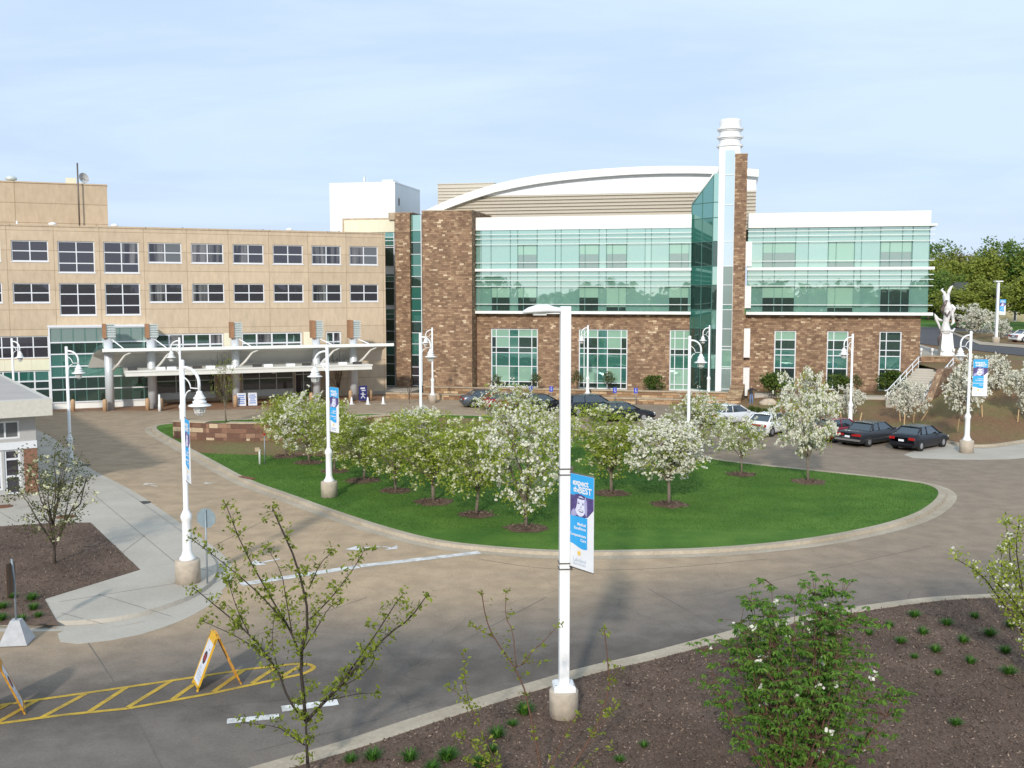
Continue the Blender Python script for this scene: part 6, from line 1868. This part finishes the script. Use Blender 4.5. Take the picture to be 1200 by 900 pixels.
# ------------------------------------------------------------------ signs
def aframe(label, loc, rz, face='board'):
    t = thing('folding_sign', label, 'sign', loc, rz, 'yellow folding signs on the hatched road'); hgt, hw, sp = 1.22, .34, .52
    for s in (-1, 1):
        a = Vector((s*sp, 0, 0)); c = Vector((s*.03, 0, hgt)); d = (c-a).normalized(); nrm = Vector((d.z, 0, -d.x))*s
        def P_(u, v, o): return a + d*u + Vector((0, v, 0)) + nrm*o
        Ln = (c-a).length
        leg = MB()
        def bar(u0, u1, v0, v1, o0=-.018, o1=.018):
            vs = [P_(u, v, o) for o in (o0, o1) for u, v in ((u0, v0), (u1, v0), (u1, v1), (u0, v1))]
            leg.add(vs, [(0,1,2,3),(7,6,5,4),(0,4,5,1),(1,5,6,2),(2,6,7,3),(3,7,4,0)])
        bar(0, Ln, -hw, -hw+.06); bar(0, Ln, hw-.06, hw); bar(Ln-.16, Ln+.03, -hw, hw); bar(.06, .12, -hw, hw)
        bar(Ln-.02, Ln+.06, -.12, .12, -.03, .03)
        lo = leg.build('side_frame', M['yellow'] if s < 0 else M['orange_deep'], t)
        pn = MB(); vs = [P_(u, v, o) for o in (.004, .012) for u, v in ((.10, -hw+.055), (Ln-.15, -hw+.055), (Ln-.15, hw-.055), (.10, hw-.055))]
        pn.add(vs, [(0,1,2,3),(7,6,5,4),(0,4,5,1),(1,5,6,2),(2,6,7,3),(3,7,4,0)])
        po_ = pn.build('panel', M['board'], t)
        pr_ = MB()
        def disc(u, v, ru, rv, o, m): pr_.add([P_(u+ru*math.cos(2*math.pi*k/16), v+rv*math.sin(2*math.pi*k/16), o) for k in range(16)], [tuple(range(16))], m)
        disc(.74, .02, .155, .15, .0145, 0); disc(.74, .02, .085, .145, .016, 1); disc(.97, -.10, .025, .03, .0145, 0)
        for i in range(4):
            for j2 in range(5):
                v = -.20+.085*j2
                if (i*5+j2) % 6 == 4: continue
                vs = [P_(.20+.085*i+du, v+dv, .0145) for du, dv in ((0, 0), (.05, 0), (.05, .06), (0, .06))]
                pr_.quad(*vs, 2)
        pr_.build('lettering', [M['ink'], M['redink'], M['logotext']], po_)
    return t
aframe('yellow folding sign with white panel on the hatched road strip behind the open sapling', G(254, 801), R(27))
aframe('yellow folding sign cut by the photo edge, near the pyramid-footed sign', G(-1, 836), R(27))
sb = G(243, 684, .12)
st_ = thing('road_sign', 'grey back of an eight-sided road sign on a thin post beside the corner lamp', 'sign', sb, R(-8))
MB().tube([(0, 0, -.05), (0, 0, 2.42)], .03, 8).build('post', M['galv'], st_)
b_ = MB(); b_.slab_xz([(.335*math.cos(math.pi/8+k*math.pi/4), 2.15+.335*math.sin(math.pi/8+k*math.pi/4)) for k in range(8)], .035, .042); b_.build('plate', M['sign_back'], st_)
pb = G(20, 752, .02)
ps = thing('pyramid_footed_sign', 'narrow brown sign seen edge-on in a concrete pyramid footing at the road edge', 'sign', pb, R(8))
b_ = MB(); a_, c_ = .37, .12
b_.add([(-a_, -a_, 0), (a_, -a_, 0), (a_, a_, 0), (-a_, a_, 0), (-c_, -c_, .62), (c_, -c_, .62), (c_, c_, .62), (-c_, c_, .62)], [(0,1,5,4),(1,2,6,5),(2,3,7,6),(3,0,4,7),(4,5,6,7)]); b_.build('footing', M['concrete_grey'], ps)
MB().tube([(0, 0, .55), (0, 0, 1.7), (-.05, 0, 2.3)], .03, 8).build('post', M['galv'], ps)
b_ = MB(); b_.add([(-.10+dx, -.35*q, z) for dx in (0, .02) for q, z in ((1, 1.35), (-1, 1.35), (-1, 2.15), (1, 2.25))] , [(0,1,2,3),(7,6,5,4),(0,4,5,1),(1,5,6,2),(2,6,7,3),(3,7,4,0)]); b_.build('plate', M['brown_sign'], ps)
# navy sign and white boards at the doors
nv = bf.world(bf.s(425.5, 6.5, 465), 6.5)
t = thing('navy_notice_board', 'tall navy blue notice board with white shapes under the end of the canopy', 'sign', nv, bf.a)
b_ = MB(); b_.box(-.36, .36, 0, .06, .15, 1.45); b_.build('panel', M['navy'], t)
b_ = MB(); b_.box(-.22, .18, -.004, 0, 1.16, 1.30); b_.box(-.12, .22, -.004, 0, 1.0, 1.09); b_.tube([(0, -.003, .9), (0, -.003, .58)], .05, 4, smooth=False)
b_.tube([(-.2, -.003, .74), (.2, -.003, .68)], .04, 4, smooth=False); b_.tube([(0, -.003, .58), (-.18, -.003, .36)], .04, 4, smooth=False); b_.tube([(0, -.003, .58), (.17, -.003, .36)], .04, 4, smooth=False)
b_.build('lettering', M['board'], t)
for x in (-.3, .3):
    MB().box(x-.03, x+.03, .01, .05, 0, .15).build('leg', M['galv'], t)
for i, px in enumerate((283, 296)):
    p = bf.world(bf.s(px, 5.6, 468), 5.6)
    t = thing('white_notice_board', ['white easel board with blue print leaning beside the column under the canopy', 'second white easel board with blue print, further from the column'][i], 'sign', p, bf.a + R(-6))
    b_ = MB(); b_.add([(x, y+q, z) for q in (0, .05) for x, y, z in ((-.36, -.18, .05), (.36, -.18, .05), (.36, .12, 1.1), (-.36, .12, 1.1))], [(0,1,2,3),(7,6,5,4),(0,4,5,1),(1,5,6,2),(2,6,7,3),(3,7,4,0)]); b_.build('panel', M['board'], t)
    b_ = MB()
    for q in range(5):
        z = .92-.16*q; y = -.18+.3*(z-.05)/1.05-.006; wq = (.26, .22, .28, .2, .25)[(q+i) % 5]
        b_.quad((-wq, y-.015, z-.05), (wq, y-.015, z-.05), (wq, y+.008, z+.03), (-wq, y+.008, z+.03))
    b_.build('lettering', M['inkblue'], t)
    MB().tube([(0, .1, 1.0), (0, .45, 0)], .02, 6).build('leg', M['wood'], t)
# bollards, little white cones, small posts
def bollard(label, px, w_, s=1.0):
    t = thing('bollard', label, 'bollard', bf.world(bf.s(px, w_, 478), w_), 0, 'tan stone bollards along the entrance paving')
    b_ = MB(); b_.lathe([(.17*s, 0), (.17*s, .82), (.15*s, .92), (.08*s, .98), (.01, 1.0)], n=16); b_.build('post', M['bollard'], t)
    b_ = MB(); b_.lathe([(.176*s, .60), (.176*s, .66)], n=16); b_.build('band', M['cap'], t)
for px, w_, lab in ((85.5, 4.2, 'tan stone bollard before the vestibule glass, beside the lamp post'), (123, 5.1, 'tan stone bollard at the first white canopy column'), (173, 5.6, 'tan stone bollard at the second white canopy column'), (189, 6.2, 'tan stone bollard with a white post just beyond the second canopy column'), (276, 6.0, 'tan stone bollard by the two white easel boards'), (365, 6.0, 'tan stone bollard by the fourth canopy column behind tree crowns'), (411, 5.4, 'tan stone bollard at the last canopy column'), (434, 5.6, 'tan stone bollard just beside the navy notice board')):
    bollard(lab, px, w_)
t = thing('white_post', 'slim white marker post in front of a tan bollard by the doors', 'post', bf.world(bf.s(187, 6.8, 478), 6.8)); MB().lathe([(.12, 0), (.12, .5), (.09, .9), (.07, 1.35), (.01, 1.38)], n=12).build('shaft', M['white'], t)
for px, w_, lab in ((412, 7.6, 'small white cone nearest the last canopy column'), (431, 8.2, 'small white cone in front of the navy notice board'), (449, 8.4, 'small white cone at the end of the stone edging by the glass strip')):
    t = thing('white_cone', lab, 'traffic cone', bf.world(bf.s(px, w_, 472), w_), bf.a, 'white cones along the kerb at the doors')
    MB().lathe([(.15, .03), (.12, .1), (.055, .6), (.03, .62)], n=14).build('cone', M['white'], t); MB().box(-.19, .19, -.19, .19, 0, .035).build('base', M['white'], t)
t = thing('lawn_hydrant_post', 'short white post on the lawn in front of the low stone wall', 'post', G(304.5, 544, LZ)); MB().lathe([(.06, -.03), (.06, .75), (.07, .8), (.01, .84)], n=10).build('shaft', M['white'], t); MB().box(-.24, .02, -.07, .07, .72, .92).build('cap', M['cap'], t)
t = thing('marker_stake', 'thin grey stake with a red tip on the lawn beside the low stone wall', 'stake', G(310.5, 544, LZ)); MB().tube([(0, 0, -.05), (0, 0, 1.6)], .028, 6).build('shaft', M['galv'], t); MB().box(-.05, .05, -.05, .05, 1.6, 1.72).build('tip', M['redlamp'], t)
# blue parking signs
for px, lab in ((622, 'small blue parking sign on a post above the hidden dark car'), (646, 'small blue parking sign by the square lamp post'), (720.5, 'small blue parking sign above the tall dark car'), (745, 'small blue parking sign above the nose of the dark sedan')):
    x = mf.s(px, 8.3, 468)
    t = thing('parking_sign', lab, 'sign', mf.world(x, 8.3), mf.a, 'blue parking signs along the terrace wall')
    MB().tube([(0, 0, 0), (0, 0, 1.45)], .025, 6).build('post', M['galv'], t); b_ = MB(); b_.box(-.16, .16, -.04, -.026, .98, 1.45); b_.build('plate', M['hcblue'], t)
    b_ = MB(); b_.lathe([(.04, 0), (.04, .01)], n=10); me_ = b_.mesh('symbol', M['board']); me_.transform(Matrix.Translation((0, -.043, 1.36)) @ Matrix.Rotation(R(90), 4, 'X')); link(bpy.data.objects.new('symbol', me_), t)
    b_ = MB(); b_.box(-.03, .02, -.046, -.041, 1.12, 1.30); b_.box(-.02, .09, -.046, -.041, 1.10, 1.14); b_.build('symbol', M['board'], t)
# stakes
for i, (px, py, tilt) in enumerate([(988, 497, -.1), (1006, 496, .35), (1046, 487, -.25), (1055, 494, .1), (1060, 497, -.4), (1069, 496, .25), (1078, 495, .5), (1122, 506, 0), (1152, 490, .3), (1192, 497, -.05), (915, 494, -.3), (925, 494, .2), (932, 495, -.1)]):
    o = MB().box(-.03, .03, -.03, .03, -.1, .85).build('wooden_stake', M['wood']); o.location = BP(px, py); o.rotation_euler = (.1, tilt, i)
    tag(o, 'short pale wooden stake stuck aslant in the mulch bank behind the cars', 'stake', 'wooden stakes in the mulch bank')
# manholes
for (px, py, r, mt, z, lab) in [(77, 605.5, .42, 'rust', .13, 'rust red round cover in the corner walk by the mulch bed'), (4, 593.5, .4, 'rust', .13, 'rust red round cover in the walk by the lodge door'), (168, 589, .34, 'iron', .006, 'dark round cover in the drive beside the corner walk'), (100, 545, .3, 'iron', .006, 'dark cover at the kerb beside the vestibule lamp')]:
    o = MB().lathe([(r, -.02), (r, .006), (r*.93, .012), (.01, .012)], n=24).build('manhole_cover', M[mt]); o.location = G(px, py, z); tag(o, lab, 'manhole cover')
o = MB(); o.box(-.55, .55, -.32, .0, 0, .16); o = o.build('storm_drain', M['rust']); o.location = G(293, 562.5); o.rotation_euler = (0, 0, R(-42)); tag(o, 'rusty storm drain inlet in the kerb of the lawn by the drive', 'storm drain')
# boulders
for i, (px, py, s, lab) in enumerate([(900, 472, .55, 'pale boulder in the bed beside the person'), (888, 462, .4, 'small pale boulder by the stone fin'), (842, 463, .5, 'grey boulder at the foot of the glass prow')]):
    b_ = bmesh.new(); bmesh.ops.create_icosphere(b_, subdivisions=3, radius=1); r_ = random.Random(i)
    ph = [r_.uniform(0, 6) for _ in range(6)]
    for v in b_.verts:
        c = v.co; k = 1+.14*math.sin(3*c.x+ph[0])+.12*math.sin(4*c.y+ph[1])+.10*math.sin(5*c.z+ph[2]); v.co = Vector((c.x*s*1.2*k, c.y*s*k, c.z*s*.75*k))
    me = bpy.data.meshes.new('boulder'); b_.to_mesh(me); b_.free(); me.materials.append(M['rock'])
    o = link(bpy.data.objects.new('boulder', me)); o.location = G(px, py, .5); tag(o, lab, 'boulder')

# ------------------------------------------------------------------ sculpture
sp_ = UG(1107.5, 417)
sc_ = thing('sculpture', 'tall white twisting sculpture with horn-like tips on a white tapering plinth', 'sculpture', sp_, R(-10))
k = sp_.y*1.0/FOC                               # metres per photo pixel at its distance
X_ = lambda px: (px-1107.5)*k
Z_ = lambda py: (417-py)*k
MB().add([(X_(1100), -.75, -.3), (X_(1116.5), -.75, -.3), (X_(1116.5), .6, -.3), (X_(1100), .6, -.3), (X_(1102.5), -.45, Z_(390)), (X_(1113.5), -.45, Z_(390)), (X_(1113.5), .4, Z_(390)), (X_(1102.5), .4, Z_(390))], [(0,1,5,4),(1,2,6,5),(2,3,7,6),(3,0,4,7),(4,5,6,7)]).build('plinth', M['white'], sc_)
b_ = MB()
b_.tube([(X_(1107), 0, Z_(391)), (X_(1107), 0, Z_(384)), (X_(1107), 0, Z_(377)), (X_(1108), 0, Z_(370)), (X_(1109), 0, Z_(362)), (X_(1107), 0, Z_(354)), (X_(1106), 0, Z_(346))], [.60, .42, .27, .33, .40, .30, .34], 10)
b_.build('body', M['sculpt'], sc_)
def arms(pts, rad, m): MB().tube([(X_(a), y, Z_(c)) for a, y, c in pts], [q*.72 for q in rad], 8).build('limb', M[m], sc_)
arms([(1105, 0, 347), (1104, .1, 343), (1101, .1, 340), (1103, .1, 338)], [.24, .2, .16, .06], 'sculpt')
arms([(1108, 0, 347), (1109, -.1, 341), (1111, -.1, 337), (1113, -.1, 335)], [.26, .22, .17, .05], 'sculpt')
arms([(1106, -.4, 352), (1104, -.5, 356), (1101, -.3, 362), (1103, 0, 368)], [.14, .2, .18, .1], 'sculpt_dark')
arms([(1103, 0, 376), (1098, 0, 374), (1094, 0, 369), (1096, 0, 374), (1100, .1, 382), (1102, .2, 388)], [.16, .2, .22, .2, .16, .1], 'sculpt')
arms([(1112, 0, 358), (1116, .1, 361), (1114, .1, 367), (1115, .2, 372), (1116, .2, 378), (1113, .1, 381)], [.22, .26, .2, .2, .2, .1], 'sculpt')
arms([(1101, -.3, 388), (1107, -.5, 386.5), (1114, -.3, 388), (1117, 0, 385)], [.14, .17, .17, .12], 'sculpt')
arms([(1102, -.2, 391), (1100, .1, 397), (1100.5, .3, 405)], [.12, .16, .05], 'sculpt_dark')
arms([(1110, -.35, 365), (1107, -.5, 370), (1104, -.45, 366)], [.12, .17, .1], 'sculpt_dark')
# light posts on the plaza wall
for px in (1079, 1092, 1104, 1117):
    f_ = (px-1079)/47; p = a_w.lerp(b_w, f_); p = Vector((p.x, p.y, 3.84)); t = thing('post_light', 'short white light post in the row along the brown wall below the sculpture', 'post light', p, 0, 'short white light posts below the sculpture')
    MB().lathe([(.06, -.06), (.06, .35)], n=8).build('post', M['white'], t); MB().lathe([(.12, .35), (.13, .65), (.02, .7)], n=10).build('lamp_head', M['white'], t)

# ------------------------------------------------------------------ far house
hp = UG(1160, 377); hs = thing('distant_house', 'low pale house with a dark hipped roof beyond the far road', 'house', hp, R(-6))
k = hp.y/FOC
def hx(px): return (px-1160)*k
b_ = MB(); b_.wall(0, hx(1152), hx(1250), -.3, 4.2, [(hx(1186), hx(1190), .1, 2.6), (hx(1172), hx(1176), 1.1, 2.8), (hx(1204), hx(1209), 1.1, 2.8)], .2); b_.quad((hx(1152), 9, -.3), (hx(1152), 0, -.3), (hx(1152), 0, 4.2), (hx(1152), 9, 4.2)); b_.build('wall', M['housewall'], hs)
b_ = MB(); b_.wall(-1.5, hx(1110), hx(1150), -.3, 3.2, [(hx(1128), hx(1134), 1.0, 2.4)], .2); b_.quad((hx(1150), -1.5, -.3), (hx(1150), 9, -.3), (hx(1150), 9, 3.2), (hx(1150), -1.5, 3.2)); b_.build('wall', M['housebrick'], hs)
b_ = MB(); x0, x1 = hx(1107), hx(1153)
b_.add([(x0, -2.2, 3.1), (x1, -2.2, 3.1), (x1, 10, 3.1), (x0, 10, 3.1), (x0+3, 4, 6.6), (x1-1.5, 4, 6.6)], [(0,1,5,4),(1,2,5),(2,3,4,5),(3,0,4),(0,3,2,1)]); b_.build('roof', M['shingle'], hs)
b_ = MB(); x0, x1 = hx(1150.5), hx(1255)
b_.add([(x0, -.8, 4.1), (x1, -.8, 4.1), (x1, 10, 4.1), (x0, 10, 4.1), (x0+3, 4.5, 6.0), (x1-3, 4.5, 6.0)], [(0,1,5,4),(1,2,5),(2,3,4,5),(3,0,4),(0,3,2,1)]); b_.build('roof', M['shingle'], hs)
window(hs, hx(1186), hx(1190), .1, 2.6, .15, [], [.7], lambda i, j: 'glass_dark', .08, name='door'); window(hs, hx(1172), hx(1176), 1.1, 2.8, .15, [.5], [.5], lambda i, j: 'glass_dark', .08); window(hs, hx(1204), hx(1209), 1.1, 2.8, .15, [.5], [.5], lambda i, j: 'glass_dark', .08)
window(hs, hx(1128), hx(1134), 1.0, 2.4, -1.35, [.5], [], lambda i, j: 'glass_dark', .08)

# ------------------------------------------------------------------ person
pl = thing('person', 'person in dark jacket and blue jeans standing by the stone fin, one arm held out', 'person', G(880, 474.5, .25), R(-150))
def figure():
    pass
    J = [((0, 0, .90), .115), ((0, 0, 1.08), .115), ((0, -.01, 1.28), .13), ((0, 0, 1.40), .06), ((0, .0, 1.46), .055), ((0, .01, 1.54), .085), ((0, .01, 1.60), .065),
         ((.09, 0, .86), .085), ((.10, .02, .48), .058), ((.10, -.02, .09), .042), ((.11, .12, .03), .035),
         ((-.09, 0, .86), .085), ((-.11, .06, .48), .058), ((-.12, .02, .09), .042), ((-.12, .15, .03), .035),
         ((.18, 0, 1.33), .06), ((.22, -.02, 1.07), .045), ((.20, .10, .86), .034), ((.20, .14, .79), .036),
         ((-.18, 0, 1.33), .06), ((-.36, .08, 1.20), .045), ((-.56, .16, 1.22), .034), ((-.64, .18, 1.23), .034)]
    E = [(0,1),(1,2),(2,3),(3,4),(4,5),(5,6),(0,7),(7,8),(8,9),(9,10),(0,11),(11,12),(12,13),(13,14),(2,15),(15,16),(16,17),(17,18),(2,19),(19,20),(20,21),(21,22)]
    me = bpy.data.meshes.new('body'); me.from_pydata([j[0] for j in J], E, [])
    o = bpy.data.objects.new('body', me); COL.objects.link(o)
    m = o.modifiers.new('skin', 'SKIN'); sv = me.skin_vertices[0].data if me.skin_vertices else None
    if sv is None:
        bm = bmesh.new(); bm.from_mesh(me); bm.verts.layers.skin.verify(); bm.to_mesh(me); bm.free(); sv = me.skin_vertices[0].data
    for i, j in enumerate(J): sv[i].radius = (j[1], j[1]*.85 if i in (0, 1, 2) else j[1])
    sv[0].use_root = True
    s = o.modifiers.new('sub', 'SUBSURF'); s.levels = 2; s.render_levels = 2
    dg_ = bpy.context.evaluated_depsgraph_get(); out = bpy.data.meshes.new_from_object(o.evaluated_get(dg_))
    bpy.data.objects.remove(o)
    for m_ in ('jacket', 'jeans', 'skin', 'hair', 'tyre'): out.materials.append(M[m_])
    for p in out.polygons:
        c = p.center; p.use_smooth = True
        if c.z < .07: p.material_index = 4
        elif c.z < .92 and abs(c.x) < .17: p.material_index = 1
        elif c.z > 1.42: p.material_index = 3 if (c.z > 1.575 or c.y < -.005) else 2
        elif (c.x < -.58) or (c.x > .17 and c.z < .84): p.material_index = 2
        else: p.material_index = 0
    out.name = 'body'
    return out
link(bpy.data.objects.new('body', figure()), pl)
pl['label'] = 'person in dark jacket and blue jeans standing by the stone fin, one arm held out'

# ================================================================== treeline out of view, placed behind the camera for the glass reflections, light, camera
rg2 = np.random.default_rng(23)
P_ = []
for k in range(150):
    a = rg2.uniform(R(188), R(352)); d = rg2.uniform(75, 150)
    c = np.array([math.cos(a)*d, math.sin(a)*d, 0]); h = rg2.uniform(8, 13.5)
    u = rg2.normal(size=(110, 3)); u /= np.linalg.norm(u, axis=1, keepdims=True)
    P_.append(c + np.array([0, 0, h*.55]) + u*np.array([h*.5, h*.5, h*.5])*rg2.uniform(.4, 1, (110, 1)))
me = leafmesh('woods', np.concatenate(P_), 1.3, M['leaf_far2'], rg2, .3, .7)
tag(link(bpy.data.objects.new('woods', me)), 'belt of trees out of view behind the camera, mirrored in the facade glass', 'woods', kind='stuff')

SUN_EL, SUN_AZ = 25.0, 11.0
w = bpy.data.worlds.new('World'); SC.world = w; w.use_nodes = True
nt = w.node_tree; N = nt.nodes; Lk = nt.links
bg = N['Background']
sky = N.new('ShaderNodeTexSky'); sky.sky_type = 'NISHITA'; sky.sun_disc = False
sky.sun_elevation = R(SUN_EL); sky.sun_rotation = R(180+SUN_AZ)
sky.air_density = 1.0; sky.dust_density = .6; sky.ozone_density = 1.6
tc = N.new('ShaderNodeTexCoord'); sp3 = N.new('ShaderNodeSeparateXYZ'); Lk.new(tc.outputs['Generated'], sp3.inputs[0])
def m_(op, a, b):
    n = N.new('ShaderNodeMath'); n.operation = op
    for i, x in enumerate((a, b)):
        if isinstance(x, (int, float)): n.inputs[i].default_value = x
        else: Lk.new(x, n.inputs[i])
    return n.outputs[0]
den = m_('ADD', m_('MAXIMUM', sp3.outputs[2], 0.), .10)
cmb = N.new('ShaderNodeCombineXYZ'); Lk.new(m_('DIVIDE', sp3.outputs[0], den), cmb.inputs[0]); Lk.new(m_('DIVIDE', sp3.outputs[1], den), cmb.inputs[1])
mp = N.new('ShaderNodeMapping'); mp.inputs['Scale'].default_value = (.55, .85, 1); mp.inputs['Rotation'].default_value = (0, 0, R(20)); mp.inputs['Location'].default_value = (1.7, .4, 0)
Lk.new(cmb.outputs[0], mp.inputs['Vector'])
c1 = N.new('ShaderNodeTexNoise'); c1.inputs['Scale'].default_value = .9; c1.inputs['Detail'].default_value = 9; c1.inputs['Roughness'].default_value = .58; c1.inputs['Distortion'].default_value = .4
Lk.new(mp.outputs['Vector'], c1.inputs['Vector'])
cr = N.new('ShaderNodeMapRange'); cr.interpolation_type = 'SMOOTHSTEP'; cr.inputs[1].default_value = .38; cr.inputs[2].default_value = .62; cr.inputs[3].default_value = .05; cr.inputs[4].default_value = .75
Lk.new(c1.outputs['Fac'], cr.inputs[0])
up = N.new('ShaderNodeMapRange'); up.inputs[1].default_value = .0; up.inputs[2].default_value = .28; up.inputs[3].default_value = .45; up.inputs[4].default_value = 1.
Lk.new(sp3.outputs[2], up.inputs[0])
fac = m_('MULTIPLY', cr.outputs[0], up.outputs[0])
# thin high haze evens the sky out; cloud streaks lie over it
hz_ = N.new('ShaderNodeMix'); hz_.data_type = 'RGBA'; hz_.inputs['Factor'].default_value = .8; gr_ = N.new('ShaderNodeValToRGB'); gr_.color_ramp.elements[0].color = (.405, .49, .70, 1); gr_.color_ramp.elements[1].color = (.49, .615, .76, 1); gr_.color_ramp.elements[1].position = .42
Lk.new(sp3.outputs[2], gr_.inputs['Fac'])
gs_ = N.new('ShaderNodeVectorMath'); gs_.operation = 'SCALE'; gs_.inputs['Scale'].default_value = 9.7; Lk.new(gr_.outputs['Color'], gs_.inputs[0]); Lk.new(gs_.outputs['Vector'], hz_.inputs['B'])
Lk.new(sky.outputs[0], hz_.inputs['A'])
mx = N.new('ShaderNodeMix'); mx.data_type = 'RGBA'; mx.inputs['B'].default_value = CLOUD + (1,)
Lk.new(fac, mx.inputs['Factor']); Lk.new(hz_.outputs['Result'], mx.inputs['A'])
Lk.new(mx.outputs['Result'], bg.inputs['Color']); bg.inputs['Strength'].default_value = SKY_STR
sl = bpy.data.lights.new('sun', 'SUN'); sl.energy = SUN_STR; sl.angle = R(3); sl.color = (1, .945, .86)
so = bpy.data.objects.new('sun', sl); COL.objects.link(so); so.rotation_euler = (R(90-SUN_EL), 0, R(-SUN_AZ)); so.location = (-20, -60, 40)

cam = bpy.data.cameras.new('camera'); cam.sensor_width = 36; cam.lens = 36*FOC/1200; cam.clip_start = .1; cam.clip_end = 6000
co_ = bpy.data.objects.new('camera', cam); COL.objects.link(co_); co_.location = (0, 0, EYE); co_.rotation_euler = (R(90)-PITCH, 0, 0)
SC.camera = co_
SC.view_settings.view_transform = 'Standard'; SC.view_settings.look = 'None'; SC.view_settings.gamma = 1; SC.view_settings.use_curve_mapping = False
SC.view_settings.exposure = EXPO
SC.cycles.max_bounces = 6; SC.cycles.diffuse_bounces = 3; SC.cycles.glossy_bounces = 3; SC.cycles.transparent_max_bounces = 4
SC.cycles.use_denoising = True
